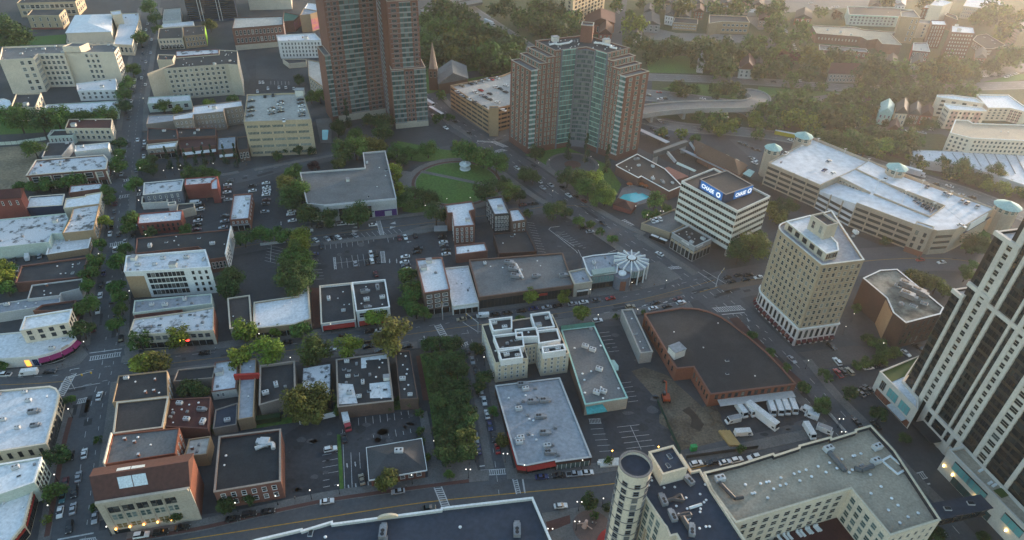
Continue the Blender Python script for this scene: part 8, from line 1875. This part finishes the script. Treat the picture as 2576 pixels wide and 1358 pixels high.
cars('11', LL_, '100,485,w 105,528,w 110,555,w 105,580,w 100,603,w 105,652,m 95,692,g 90,772,s 360,770,w 350,797,w 365,862,w', HZ)
L2_ = 'in the car park around the orange brick building'
cars('01', L2_, '2305,470,k 2290,502,w 2290,537,m 2285,577,w 2540,512,k 2540,562,w 2210,632,w,p 2010,752,W 2015,712,k 1990,862,w 1990,830,k 1985,905,k 1980,952,m 2265,812,g 2260,868,s 2245,932,s', HZ); cars('01', 'on the street by the long black roof', '2295,652,s 2545,990,w', HZ)
cars('01', 'in the small yard at the left edge', '400,1215,s 140,1262,k 20,1272,k 165,1350,w', ((0, 0), (-20, 100)))
GR = 'on the roof of the beige parking structure'; zg1 = pg.h - 0.98
cars('10', GR, '245,1018,g 245,1043,w 245,1088,s 245,1118,k 155,1088,k 155,1108,w 155,1138,g 445,998,k 445,1033,k 460,1065,w 460,1110,w 460,1137,g 460,1158,g', HZ, zg1); cars('10', GR, '88,965,k 170,955,k 280,1210,w', V_, zg1); cars('00', GR, '2530,1012,k 2520,1078,k 2525,1112,k 2510,1162,g', HZ, zg1)
cars('10', 'in the car park beyond the beige parking structure', '38,830,w 70,830,w 15,920,w 120,890,w 230,880,w 300,880,w 380,890,w', V_)
GR2 = 'on the roof of the brown parking structure'
cars('10', GR2, '2070,860,t 2160,840,k 2215,827,s 2275,812,s 2330,797,w 2370,795,r 2430,782,w 2025,920,w 2040,942,g 2070,962,s 2205,922,w 2260,905,r 2350,940,k 2270,955,s 2310,977,k 2350,997,k 2150,1000,w 2210,1027,g 2295,1072,k 2430,1027,w 2410,872,w 2460,892,k 2510,922,k 2515,857,w 2490,1105,w', ((0, 0), (100, 45)), hg - 0.98)
GR3 = 'on the white roof deck of the parking structure'
cars('31', GR3, '175,187,w,p 610,262,s 568,352,b 652,382,w 1178,442,w 1605,517,g 1780,587,s 1825,604,s 1950,662,s 2005,682,g 2105,720,s', ((0, 20), (40, 0)), h_deck := wg.h); cars('31', GR3, '1950,912,w', ((0, 0), (100, 40)), wg.h)
cars('31', 'on the ramp sunk in the white roof deck', '1475,667,s 1512,684,s 1562,707,k 1605,727,k 1650,747,m', ((0, 20), (40, 0)), wg.h - 2.9)
cars('21', 'on the low deck beside the banded office block', '1415,862,w 1450,852,w 1490,842,w', ((0, 0), (20, 60)), 3.22); cars('21', 'in the walled car park below the park', '785,972,s 720,932,k', HZ)
D_5 = 'on the diagonal road'
cars('21', D_5 + ' beside the pool and park', '50,332,w 275,467,w 390,505,s 310,530,s 570,607,w 640,617,k 510,530,k 720,662,m 915,887,k 1485,1197,w 220,312,k', S5); cars('21', 'on the street between park and walled car park', '110,705,m 230,690,k', HZ)
cars('10', D_5 + ' beside the bus', '1785,1160,w 1910,1287,w 2000,1222,k 2150,1342,k', S5)
cars('32', D_5 + ' below the tan arcaded tower', '240,902,s', S5); cars('33', D_5 + ' at the skyscraper foot', '895,177,k 1085,207,k', S5)
LS = 'in the car park below the tan arcaded tower'
cars('32', LS, '695,922,W 705,1042,r,p 760,1025,k 820,1022,T', ((0, 0), (70, 80))); cars('32', LS, '1010,985,w 1130,962,k', HZ); cars('32', LS + ' by the podium', '930,1242,g 970,1217,k 1010,1195,k 640,772,K 1385,837,w 1500,772,k 1530,785,k', ((0, 0), (80, 60)))
HGW = 'on the highway'
for t_, s_ in (('20', '2140,822,k 2285,862,w 1380,957,g 1480,927,r 1490,1000,W 1540,990,k 1690,967,k 1920,992,w 2150,1177,w 2275,1252,k 2410,1252,k 2505,1297,w'), ('10', '2200,152,k 2245,157,s 2210,192,k 2370,312,k 2435,297,k 2450,342,k 2515,357,r'), ('30', '55,822,k 900,880,k'), ('31', '230,52,w 1825,514,w 1700,497,k 1950,607,s 2060,627,k')):
 cars(t_, HGW, s_, ((0, 0), (100, 35 if t_ in ('10', '31') else 8)))
cars('30', 'on the top car park', '430,32,w 485,57,k 620,92,w 660,72,w 700,72,w 690,107,g', HZ); cars('30', 'on the side street climbing the hill', '150,242,w 160,265,w 172,290,w 185,318,w 262,455,w 275,490,w 303,550,w 325,812,w', ((0, 0), (20, 50)))
cars('30', 'on the street of small houses', '1635,1302,W 1410,1320,w 1480,1322,w 1560,1337,w', ((0, 0), (100, 15))); cars('30', 'in the hospital car park', '2190,767,w 2260,767,k 2320,767,k 2400,775,w 2440,760,w 2500,742,w 2360,742,k', HZ)
cars('20', 'on the station car park', '1490,1215,w 1525,1227,g 1415,1297,k 1895,1302,g', ((0, 0), (60, 40))); cars('21', 'by the railway station', '2300,82,k 2355,102,k 2430,137,k 2480,152,k 2410,232,g 2440,250,w 2440,280,w', ((0, 0), (60, 40))); cars(cF, 'at the station forecourt', '760,268,y 840,312,k', ((0, 10), (80, 0)))
cars('31', 'at the crossing behind the tan arcaded tower', '1530,1257,r 1745,1282,w', HZ); cars('20', 'on the narrow street at the top edge', '1085,322,k 1085,40,w 1100,90,w 1075,130,w', ((0, 0), (-10, 100)))
CARQ.sort(key=lambda a: -proj(a[0])[1])
for a in CARQ[:292]: make_car(*a)
fc = MB(); fm = {}
for pos, ang, code, place, kind in CARQ[292:]:   # the farthest, a few pixels each, as one mass
 me = far_mesh('suv' if code.isupper() else 'sedan'); c = code.lower(); n = len(fc.v); ca, sa = math.cos(ang), math.sin(ang); k = fm.setdefault(c, len(fm))
 for v in me.vertices: x, y, z = v.co; fc.v.append((pos.x + x * ca - y * sa, pos.y + x * sa + y * ca, pos.z + z))
 for f_ in me.polygons: fc.f.append([n + i for i in f_.vertices]); fc.m.append(2 + k if f_.material_index == 0 else f_.material_index - 1)
o = fc.build('distant_cars', [CGL, TYRE] + [mat('distant_paint_' + CCOL[c][1].replace(' ', '_'), CCOL[c][0], .3) for c in fm]); o['kind'] = 'stuff'; tag(o, 'tiny distant cars on the highway and upper car parks', 'cars')
# ---------------------------------------------------------------- vans, lorries, buses
def boxveh(name, label, tile, x, y, d, L, Wd, H, col, cabl=1.6, cabh=None, hood=0.9, nose=None, z=0.10, cat='van', roofcol=None, stripes=None):
 q = T(tile, [(x, y)])[0]; g = G(q[0], q[1], H * .5); g.z = z; a, c = T(tile, [d[0], d[1]]); v = (G(*c) - G(*a)).to_2d(); ang = math.atan2(v.y, v.x)
 o = thing(name, g, label, cat, None, ang); m = mat('paint_' + '_'.join('%03d' % int(k * 999) for k in col), col, 0.45, tuple(k * .85 for k in col), 0.4, fine=0.08)
 b = MB(); cabh = cabh or H; x0, x1 = -L / 2, L / 2 - hood - (cabl if cabh != H else 0)
 b.prism([(x0, -Wd / 2), (x1, -Wd / 2), (x1, Wd / 2), (x0, Wd / 2)], .55, H); b.build('body', [m], o)
 mc = mat('cab_' + name, nose, 0.45) if nose else m
 b = MB(); xe = L / 2
 if cabh != H: profile(b, [(x1 + .05, .5), (x1 + .05, cabh), (xe - hood * .9, cabh), (xe - hood * .55, 1.25), (xe, 1.1), (xe, .5)], Wd * .94)
 else: profile(b, [(x1 + .01, .5), (x1 + .01, H - .1), (x1 + .1, H - .15), (x1 + hood * .5, 1.35), (xe, 1.2), (xe, .5)], Wd * .96)
 b.build('cab', [mc], o)
 b = MB(); fx = (x1 + .12) if cabh == H else xe - hood * .86; b.v = [(fx, -Wd * .42, cabh - .2), (fx, Wd * .42, cabh - .2), (fx + hood * .36, Wd * .42, 1.45), (fx + hood * .36, -Wd * .42, 1.45)]; b.f = [[0, 1, 2, 3]]; b.m = [0]
 b.v = [(p[0] + .06, p[1], p[2] + .05) for p in b.v]; b.build('windscreen', [CGL], o)
 for s in (1, -1):
  b = MB(); b.box((x1 - .7 if cabh == H else x1 + cabl * .35, s * (Wd / 2 + .01), 1.4), (1.0, .05, .7)); b.build('side_window', [CGL], o)
 wm = vmesh('sedan')[2]
 for sx in (-L * .32, L * .30):
  for s in (1, -1): w = link('wheel', wm, o, (sx, s * Wd * .44, .42)); w.scale = (1.25, 1.25, 1.25)
 b = MB(); b.prism([(x0 + .1, -Wd * .46), (x1 - .1, -Wd * .46), (x1 - .1, Wd * .46), (x0 + .1, Wd * .46)], H + .002, H + .03); b.build('roof', [mat('roof_white', (0.74, 0.74, 0.73), 0.5) if roofcol is None else roofcol], o)
 return o
WHT = (0.70, 0.70, 0.69)
van_at = [('23', 2310, 55, (0, 0), (40, 100)), ('23', 2395, 45, (0, 0), (40, 100)), ('33', 35, 35, (0, 0), (35, 100)), ('33', 112, 32, (0, 0), (35, 100)), ('33', 180, 25, (0, 0), (35, 100)), ('33', 255, 18, (0, 0), (35, 100))]
for i, v in enumerate(van_at):
 o = boxveh('delivery_van', '%s white delivery van from the left under the loading canopy' % ['first', 'second', 'third', 'fourth', 'fifth', 'sixth'][i], v[0], v[1], v[2], v[3:5], 6.6, 2.2, 2.9, WHT); o['group'] = 'white delivery vans at the brick hall'
for lab, t, x, y, d, L_ in (('white delivery van with grey roof parked beside the lumber in the lorry yard', '23', 2225, 150, ((100, 0), (0, 20)), 6.0), ('long white delivery van alone beside the building site', '23', 2330, 278, ((0, 0), (100, -5)), 6.8), ('white delivery van, upper of the two small ones at the yard corner', '33', 395, 52, ((100, 50), (0, 0)), 5.0), ('white delivery van, lower of the two small ones at the yard corner', '33', 440, 105, ((100, 40), (0, 0)), 5.0), ('big white delivery van nearest the apartment block in the lorry yard', '33', 418, 262, ((0, 0), (55, 100)), 7.4), ('grey roofed delivery van beside the big white one by the yard fence', '33', 572, 248, ((0, 0), (100, 40)), 6.0)):
 boxveh('delivery_van', lab, t, x, y, d, L_, 2.2, 2.8, WHT, roofcol=GREYM if 'grey' in lab else None)
boxveh('lorry_trailer', 'long white lorry trailer in the yard of delivery vans', 'D', 1917, 1046, ((0, 0), (38, 90)), 14.5, 2.6, 3.9, WHT, hood=.6, cat='trailer')
boxveh('box_truck', 'white box truck with red and white cab at the head of the bank car park', '13', 910, 165, ((0, 0), (12, 100)), 8.5, 2.4, 3.5, WHT, 1.8, 2.5, 1.0, (0.4, 0.05, 0.06), cat='truck')
boxveh('van', 'white van parked at the kerb on the left crossing', '02', 285, 1030, ((100, -8), (0, 0)), 6.8, 2.1, 2.7, WHT); boxveh('van', 'white van on the middle street outside the white roofed store', '12', 2283, 457, ((100, -5), (0, 0)), 5.6, 2.0, 2.3, WHT); boxveh('van', 'pale blue white van in the small yard at the left edge', '01', 275, 1227, ((0, 100), (10, 0)), 5.6, 2.0, 2.4, (0.6, 0.65, 0.68)); boxveh('van', 'white van behind the black roofed rear workshop', '01', 1970, 680, ((0, 5), (100, 0)), 5.6, 2.0, 2.3, WHT)
boxveh('bus', 'long white roofed bus on the diagonal road beside the tall tower', '10', 1815, 1128, ((0, 0), (100, 58)), 17, 2.6, 3.2, (0.25, 0.26, 0.27), hood=.3, cat='bus'); boxveh('bus', 'white bus nosing out from behind the tall tower', '10', 1745, 1035, ((0, 0), (100, 60)), 11, 2.6, 3.1, WHT, hood=.3, cat='bus'); boxveh('bus', 'yellow bus with white roof beside the mint dome', 'D', 1977, 338, ((0, 0), (100, 20)), 15, 2.6, 3.1, (0.5, 0.38, 0.02), hood=.3, cat='bus')
boxveh('lorry', 'white lorry on the highway near the top edge', '10', 2350, 228, ((0, 0), (100, 62)), 16, 2.6, 4, WHT, 2, 2.8, 1, cat='truck'); boxveh('lorry', 'grey lorry behind the third mint dome', '31', 1470, 372, ((0, 0), (100, 28)), 14, 2.6, 4, (0.5, 0.5, 0.52), 2, 2.8, 1, cat='truck')
# excavator
q = T('22', [(1545, 1300)])[0]; g = G(*q); OR_ = mat('excavator_orange', (0.42, 0.07, 0.02), 0.5, (0.3, 0.05, 0.02), 0.6)
ex = thing('excavator', g, 'orange excavator with raised arm on the building site', 'excavator', None, math.atan2((G(*T('22', [(1510, 1150)])[0]) - g).y, (G(*T('22', [(1510, 1150)])[0]) - g).x))
for s in (1, -1): b = MB(); b.box((0, s * 1.25, 0), (4.2, .6, .9)); b.build('track', [BUMP], ex)
b = MB(); b.box((-0.4, 0, .95), (3.4, 2.7, 1.2)); b.build('body', [OR_], ex); b = MB(); b.box((.6, .8, 2.15), (1.5, 1.1, 1.3)); b.build('cab', [CGL], ex)
b = MB(); b.tube((1.2, -.2, 1.8), (4.2, -.2, 5.4), .38, .3, 6); b.tube((4.2, -.2, 5.4), (7.2, -.2, 3.2), .28, .2, 6); b.build('boom', [OR_], ex); b = MB(); b.box((7.2, -.2, 2.2), (1.1, 1.2, 1.0)); b.build('bucket', [BUMP], ex)
# ================================================================ lamps, people and small things
GLOW = lampmat('lamp_globe', (1.0, 0.93, 0.8), 0.4); AMBER = lampmat('amber_globe', (1.0, 0.5, 0.08), 3.0)
def lampm(kind):
 if ('lamp', kind) not in VM:
  p = MB(); p.tube((0, 0, 0), (0, 0, 4.7), .10, .07, 6); p.tube((0, 0, 0), (0, 0, .7), .22, .14, 6)
  if kind == 'd': p.tube((-.75, 0, 4.6), (.75, 0, 4.6), .06, k=5)
  gl = MB(); gl.ball((0, 0, 0), .21); VM[('lamp', kind)] = (p.mesh('pole', [DARKM]), gl.mesh('lamp_globe', [AMBER if kind == 'a' else GLOW]))
 return VM[('lamp', kind)]
def lamps(tile, s):
 for w in s.split():
  p = w.split(','); k = p[2] if len(p) > 2 else 's'; q = T(tile, [(float(p[0]), float(p[1]))])[0]; g = G(q[0], q[1], 4.95)
  pm, gm = lampm(k); t = thing('street_lamp', (g.x, g.y, 0.1), None, 'street lamp', 'globe street lamps'); link('pole', pm, t)
  for x in ((-.75, .75) if k == 'd' else (0,)): link('lamp_globe', gm, t, (x, 0, 4.85))
  LABELS.append((t, {'d': 'twin globe street lamp', 'a': 'amber lit street lamp'}.get(k, 'lit globe street lamp'), None, q[0], q[1]))
lamps('03', '685,40 545,700 478,1010 1070,1225 1945,1065 2365,985 1545,1120'); lamps('13', '195,915 540,858 825,808 1565,705 1215,760 2135,648,d 1790,360 2205,478,d 2510,490,d 2062,468,d')
lamps('23', '125,605 710,555 680,975,d 920,940 655,1172,d 385,1245,d 1010,460,a 1475,420,a'); lamps('02', '840,720 1275,258 860,575 1300,210'); lamps('12', '30,640 750,545 1100,517 345,880 2295,875'); lamps('22', '1208,125 868,450 1265,395 788,195 1555,105')
lamps('21', '268,280 375,250 795,215 870,300 410,560 1245,715 1510,765,d 1365,805 800,640 1580,720'); lamps('11', '612,822,d 1128,772,d 1795,720,d 1703,708 1920,640 2155,628'); lamps('01', '1188,95 1172,207 1408,330 1150,365 1800,345 1735,330 1645,355 1410,255 1395,655 1405,555 990,1195 1465,1000 570,485 1815,305 2145,285'); lamps('00', '1380,438 1440,985 1425,280')
lamps('32', '868,440 785,568 1165,735 408,910'); lamps('33', '740,140,d 762,270,d')
# tall lamp masts on the white roof deck
for i, (x, y) in enumerate(((512, 35), (782, 140), (1022, 238), (1297, 345), (1120, 455), (1568, 455), (1850, 565), (1395, 560), (1680, 685), (345, 105))):
 g = P('31', x, y, wg.h + 7); t = thing('lamp_mast', (g.x, g.y, wg.h - 3 if i in (7, 8) else wg.h), None, 'lamp mast', 'white lamp masts on the parking deck'); b = MB(); b.tube((0, 0, 0), (0, 0, 7 + (3 if i in (7, 8) else 0)), .12, .09, 6); b.build('pole', [WHITE], t); b = MB(); b.box((0, 0, 7 + (3 if i in (7, 8) else 0)), (1.6, .5, .2)); b.build('lamp_head', [WHITE], t)
 LABELS.append((t, 'white lamp mast', 'on the white parking roof deck', *T('31', [(x, y)])[0]))
# people: one continuous body each, hair and clothing apart
def person_mesh():
 b = MB(); k = 10
 def loft(rings):
  n = len(b.v)
  for (cx, cy, z, rx, ry) in rings:
   for i in range(k): t = 2 * math.pi * i / k; b.v.append((cx + rx * math.cos(t), cy + ry * math.sin(t), z))
  for r in range(len(rings) - 1):
   for i in range(k): j = (i + 1) % k; a = n + r * k; b.f.append([a + i, a + j, a + k + j, a + k + i]); b.m.append(0)
  b.f.append([n + i for i in reversed(range(k))]); b.m.append(0); b.f.append([n + (len(rings) - 1) * k + i for i in range(k)]); b.m.append(0)
 loft([(0, 0, .80, .16, .11), (0, 0, .95, .17, .12), (0, 0, 1.08, .14, .10), (0, 0, 1.28, .18, .12), (0, 0, 1.43, .17, .10), (0, 0, 1.48, .07, .07), (0, 0, 1.54, .06, .06), (0, .02, 1.60, .08, .09), (0, .02, 1.68, .085, .10), (0, .01, 1.75, .06, .07), (0, .01, 1.77, .02, .02)])
 for s in (1, -1):
  loft([(s * .10, s * .14, .02, .05, .11), (s * .10, s * .12, .10, .05, .06), (s * .095, s * .07, .45, .055, .06), (s * .09, 0, .84, .085, .09)])
  loft([(s * .27, -s * .10, .74, .03, .035), (s * .26, -s * .07, .82, .035, .04), (s * .24, -s * .02, 1.10, .042, .045), (s * .19, 0, 1.40, .06, .06), (s * .15, 0, 1.44, .05, .05)])
 return b
def persons(tile, s):
 for i, w in enumerate(s.split()):
  p = w.split(','); q = T(tile, [(float(p[0]), float(p[1]))])[0]; z = float(p[3]) if len(p) > 3 else 0.2; g = G(q[0], q[1], z + .8); g.z = z
  c = {'k': ((.02, .02, .022), 'black'), 'w': ((.6, .6, .6), 'white'), 'b': ((.05, .07, .16), 'blue'), 'r': ((.3, .05, .05), 'red'), 'g': ((.2, .2, .2), 'grey')}[p[2]]
  if 'person' not in VM: VM['person'] = person_mesh().mesh('person', [mat('skin', (.42, .27, .2), .7)])
  o = thing('person', g, None, 'person', 'people walking in the town', random.Random(i + hash_(q)).uniform(0, 6.28)); link('body', VM['person'], o)
  sh = MB(); sh.tube((0, 0, .98), (0, 0, 1.45), .185, .19, 10); sh.build('shirt', [mat('cloth_' + c[1], c[0], .9)], o); h_ = MB(); h_.ball((0, 0, 1.70), .105, 0, 8, 5); h_.build('hair', [mat('hair', (.03, .022, .018), .8)], o)
  for s_ in (1, -1): t_ = MB(); t_.tube((s_ * .10, s_ * .125, .12), (s_ * .09, 0, .95), .07, .11, 8); t_.build('trousers', [mat('cloth_denim', (.04, .05, .08), .9)], o)
  LABELS.append((o, 'person in a %s top' % c[1], None, *q))
persons('13', '390,932,g 2150,590,k 1510,815,g'); persons('23', '205,655,w 845,1190,g 810,1185,w'); persons('31', '125,278,k,%.2f 138,275,k,%.2f 1505,1230,r 1522,1222,k' % (wg.h, wg.h)); persons('01', '2420,240,w 2445,270,w 2465,250,w 2480,300,k 2360,445,b 2080,650,k'); persons('22', '1430,150,k 1300,185,g'); persons('02', '630,960,k 580,980,g 2170,790,w')
# park bandstand, pool umbrellas, shelters, sheds, fences
def simple(name, label, cat, tile, x, y, z=0.0): g = P(tile, x, y, z); return thing(name, (g.x, g.y, z), label, cat)
o = simple('fountain', 'two tiered white stone fountain on the oval lawn', 'fountain', '11', 2105, 340, 0.3)
for r0, z0, z1, nm in ((3.4, 0, .9, 'basin'), (.9, .9, 3.2, 'stem'), (3.6, 3.2, 3.7, 'upper_basin'), (1.1, 3.7, 4.8, 'finial')): b = MB(); b.tube((0, 0, z0), (0, 0, z1), r0, r0 * .96, 20); b.build(nm, [WM('white')], o)
for i, (x, y) in enumerate(((1180, 512), (1308, 510), (1350, 527))):
 o = simple('parasol', ['orange parasol left of the pool terrace planting', 'middle orange parasol of three beside the pool', 'rightmost orange parasol of three beside the pool'][i], 'parasol', '21', x, y + 8, .3); b = MB(); b.tube((0, 0, 0), (0, 0, 2.2), .06, k=5); b.build('pole', [WHITE], o); b = MB(); b.tube((0, 0, 2.0), (0, 0, 2.7), 1.9, .05, 8); b.build('canopy', [mat('orange_canvas', (.5, .13, .04), .8)], o)
o = simple('pool_house', 'red hipped pool house at the corner of the pool terrace', 'building', '21', 1130, 740); b = MB(); b.box((0, 0, 0), (11, 8, 3), -.5); b.build('wall', [WM('redbrick')], o); b = MB(); ca, sa = math.cos(-.5), math.sin(-.5); R2 = lambda x, y: (x * ca - y * sa, x * sa + y * ca); e = [R2(x, y) for x, y in ((-6, -4.5), (6, -4.5), (6, 4.5), (-6, 4.5))]
for i in range(4): b.poly([(*e[i], 3.0), (*e[(i + 1) % 4], 3.0), (0, 0, 5.4)])
b.build('roof', [RM('maroon')], o)
o = simple('bus_shelter', 'black bus shelter with two white roof panels below the parking deck', 'bus shelter', '21', 1472, 1075); a = math.atan2(-.6, .8)
b = MB(); b.box((0, 0, 2.4), (10, 2.2, .3), a); b.build('roof', [DARKM], o)
for s in (-1, 1): b = MB(); b.box((s * 2.5 * math.cos(a), s * 2.5 * math.sin(a), 2.71), (4.2, 1.5, .1), a); b.build('roof_panel', [WM('white')], o)
b = MB(); b.box((-.9 * math.sin(a) * -1, .9 * math.cos(a), 0), (9.6, .1, 2.4), a); b.build('glass_screen', [CGL], o)
o = simple('portable_toilet', 'bright green cabin on the building site', 'cabin', '23', 1820, 455); b = MB(); b.box((0, 0, 0), (2.2, 1.4, 2.3), .2); b.build('wall', [mat('cabin_green', (.02, .28, .08), .6)], o); b = MB(); b.box((0, 0, 2.3), (2.3, 1.5, .25), .2); b.build('roof', [mat('cabin_green', (.02, .28, .08))], o)
o = simple('lumber_stack', 'stack of yellow timber beams by the lorry yard', 'timber stack', '23', 2190, 345)
for i in range(4): b = MB(); b.box((-1.8 + i * 1.1, 0, 0), (1.0, 7.5, 1.0), .35); b.build('beam', [mat('new_timber', (.45, .30, .12), .8, (.36, .23, .09), .5)], o)
def fence(label, tile, pts, hgt, m, name='fence', t=.12):
 p = W2(tile, pts); o = thing(name, (*p[0], 0.0), label, 'fence'); off = o.location
 for i in range(len(p) - 1):
  u = (p[i + 1] - p[i]).normalized(); n = Vector((-u.y, u.x)) * t / 2; b = MB(); b.prism([p[i] - n, p[i + 1] - n, p[i + 1] + n, p[i] + n], .15, hgt); b.build('panel', [m], o, off)
  L = (p[i + 1] - p[i]).length; k = max(1, min(14, int(L / 3)))
  for j in range(k): b = MB(); q = p[i] + (p[i + 1] - p[i]) * (j / k); b.box((*q, 0), (.16, .16, hgt + .15), math.atan2(u.y, u.x)); b.build('post', [DARKM], o, off)
fence('white panel fence along the top of the sandy lot', '01', [(-60, 110), (180, 95), (470, 50)], 2.4, WM('palegreen'), 'fence'); fence('dark green screen fence round the building site', '23', [(1460, -30), (1560, 200), (1690, 490)], 2.0, mat('fence_green', (.02, .06, .04), .8)); fence('black screen fence along the pavement below the building site', '23', [(1750, 540), (2100, 490), (2470, 440)], 1.8, WM('dark'))
fence('white wall below the trees at the car park edge', '12', [(440, 1555), (800, 1475)], 2.6, WM('white'), 'wall', .3); fence('steel rail fence beside the lorry yard', '33', [(600, 90), (700, 200), (770, 280)], 1.4, WM('lightgrey'))
fence('white retaining wall at the striped car park corner', '11', [(45, 1115), (300, 1085)], 1.6, WM('lightgrey'), 'wall', .5); fence('green leafy hedge wall along the rear of the black roofed stores', G1, [(1345, 870), (1620, 800), (2050, 740)], 2.6, mat('ivy_green', (.028, .06, .02), .95, (.02, .04, .015), .8, fine=.5), 'hedge', 2.2)
fence('green hedge behind the bank car park', '12', [(890, 1400), (1400, 1352), (1640, 1330)], 2.2, MATS['ivy_green'], 'hedge', 1.6)
o = simple('planter', 'white walled street planter with a leafy bush by the round tower', 'planter', '23', 980, 590)
b = MB(); b.box((0, 0, 0), (7.5, 3.2, .9), .15); b.build('wall', [WM('offwhite')], o)
for s in (-1, 1): b = MB(); b.box((s * 3.9, s * .5, 0), (1.0, 1.0, 1.4), .15); b.build('corner_post', [WM('white')], o)
o = simple('sculpture', 'pink and white plaza sculpture beside the round tower', 'sculpture', '23', 725, 1230, .2); b = MB(); b.tube((0, 0, 0), (.6, .4, 3.2), .9, .5, 8); b.tube((0, 0, 2), (2.6, -.8, .3), .18, k=6); b.tube((0, 0, 2.4), (-2.2, 1.0, .3), .18, k=6); b.build('figure', [WM('pink')], o)
o = simple('parking_meter_arch', 'grey box canopy on posts at the car park edge', 'canopy', '11', 1860, 985); b = MB(); b.box((0, 0, 2.6), (7, 5, .5), .1); b.build('roof', [WM('grey')], o)
for s in (-1, 1): b = MB(); b.tube((s * 3, 0, 0), (s * 3, 0, 2.6), .15, k=5); b.build('post', [DARKM], o)
def signal(label, tile, x, y, dx, dy, hgt=6.5):
 a, c = W2(tile, [(x, y), (x + dx, y + dy)]); o = thing('traffic_signal', (*a, .1), label, 'traffic signal'); v = (c - a).normalized() * 8
 b = MB(); b.tube((0, 0, 0), (0, 0, hgt), .16, .12, 6); b.tube((0, 0, hgt - .2), (v.x, v.y, hgt + .3), .10, .07, 6); b.build('pole', [PALEM], o)
 for t in (.55, .95): b = MB(); b.box((v.x * t, v.y * t, hgt - .8), (.4, .4, 1.0)); b.build('signal_head', [mat('signal_yellow', (.4, .28, .03), .6)], o)
signal('mast arm traffic signal at the left crossing', '02', 750, 1200, 300, -70); signal('mast arm traffic signal on the big crossing island', '22', 2050, 170, 60, -80); signal('mast arm traffic signal at the middle side street', '12', 1880, 500, -10, -150); signal('mast arm traffic signal on the middle street corner', '12', 2235, 640, -150, -110)
# ---------------------------------------------------------------- labels that single each thing out
ORD = ['leftmost', 'second', 'third', 'fourth', 'fifth', 'sixth', 'seventh', 'eighth', 'ninth', 'tenth', 'eleventh', 'twelfth', 'thirteenth', 'fourteenth', 'fifteenth', 'sixteenth', 'seventeenth', 'eighteenth', 'nineteenth', 'twentieth']
grp = {}
for o, adj, place, x, y in LABELS + FARH:
 place = place or place_of(x, y); grp.setdefault((adj, place), []).append((x, y, o))
def short(s, n=16):
 w = s.split(); return ' '.join(w[:n])
for (adj, place), L_ in grp.items():
 L_.sort(key=lambda t: t[0])
 if len(L_) == 1: L_[0][2]['label'] = short(adj + ' ' + place); continue
 for i, (x, y, o) in enumerate(L_):
  if i == 0: s = 'leftmost ' + adj
  elif i == len(L_) - 1: s = 'rightmost ' + adj
  else: s = ORD[min(i, 19)] + '-leftmost ' + adj
  o['label'] = short(s + ' ' + place)
for b in Bld.all:
 b.finish()
# ================================================================ camera, sky and light
cam = bpy.data.cameras.new('camera')
cam.sensor_width = 36.0
cam.lens = 36.0 * FOC / 2576.0
cam.clip_start = 1.0
cam.clip_end = 6000.0
co = bpy.data.objects.new('camera', cam)
COL.objects.link(co)
rx = Vector((XH.x, YH.x, UPI.x)); ry = -Vector((XH.y, YH.y, UPI.y)); rz = -Vector((XH.z, YH.z, UPI.z))
co.matrix_world = Matrix(((rx.x, ry.x, rz.x, 0), (rx.y, ry.y, rz.y, 0), (rx.z, ry.z, rz.z, CAMH), (0, 0, 0, 1)))
SC.camera = co
wd = bpy.data.worlds.new('World'); SC.world = wd; wd.use_nodes = True
N = wd.node_tree.nodes; L = wd.node_tree.links
sky = N.new('ShaderNodeTexSky'); sky.sky_type = 'NISHITA'; sky.sun_disc = False
SUN_EL, SUN_AZ = math.radians(4.5), math.radians(50.0)      # azimuth clockwise from straight ahead (+Y)
sky.sun_elevation = SUN_EL; sky.sun_rotation = SUN_AZ
sky.air_density = 1.0; sky.dust_density = 1.0; sky.ozone_density = 1.5
L.new(sky.outputs[0], N['Background'].inputs[0]); N['Background'].inputs[1].default_value = 0.15
sl = bpy.data.lights.new('sun', 'SUN'); sl.energy = 1.6; sl.angle = math.radians(4); sl.color = (1.0, 0.82, 0.66)
so = bpy.data.objects.new('sun', sl); COL.objects.link(so)
d = Vector((math.sin(SUN_AZ) * math.cos(SUN_EL), math.cos(SUN_AZ) * math.cos(SUN_EL), math.sin(SUN_EL)))
so.rotation_euler = (-d).to_track_quat('-Z', 'Y').to_euler()
SC.view_settings.view_transform = 'Standard'; SC.view_settings.look = 'None'; SC.view_settings.gamma = 1.0
SC.view_settings.exposure = 2.45
SC.cycles.use_denoising = True
SC.cycles.max_bounces = 6
hz = MB(); hz.prism([(-1900, -300), (1900, -300), (1900, 2300), (-1900, 2300)], -1.0, 206.0)
hm = bpy.data.materials.new('haze'); hm.use_nodes = True; hn = hm.node_tree.nodes
hn.remove(hn['Principled BSDF']); pv_ = hn.new('ShaderNodeVolumePrincipled'); hm.node_tree.links.new(pv_.outputs[0], hn['Material Output'].inputs['Volume'])
pv_.inputs['Color'].default_value = (0.93, 0.93, 0.93, 1); pv_.inputs['Density'].default_value = 0.000085; pv_.inputs['Anisotropy'].default_value = 0.7
ho = hz.build('haze', [hm]); ho['kind'] = 'stuff'; tag(ho, 'pale evening haze lying over the whole town', 'haze')
SC.cycles.volume_bounces = 1
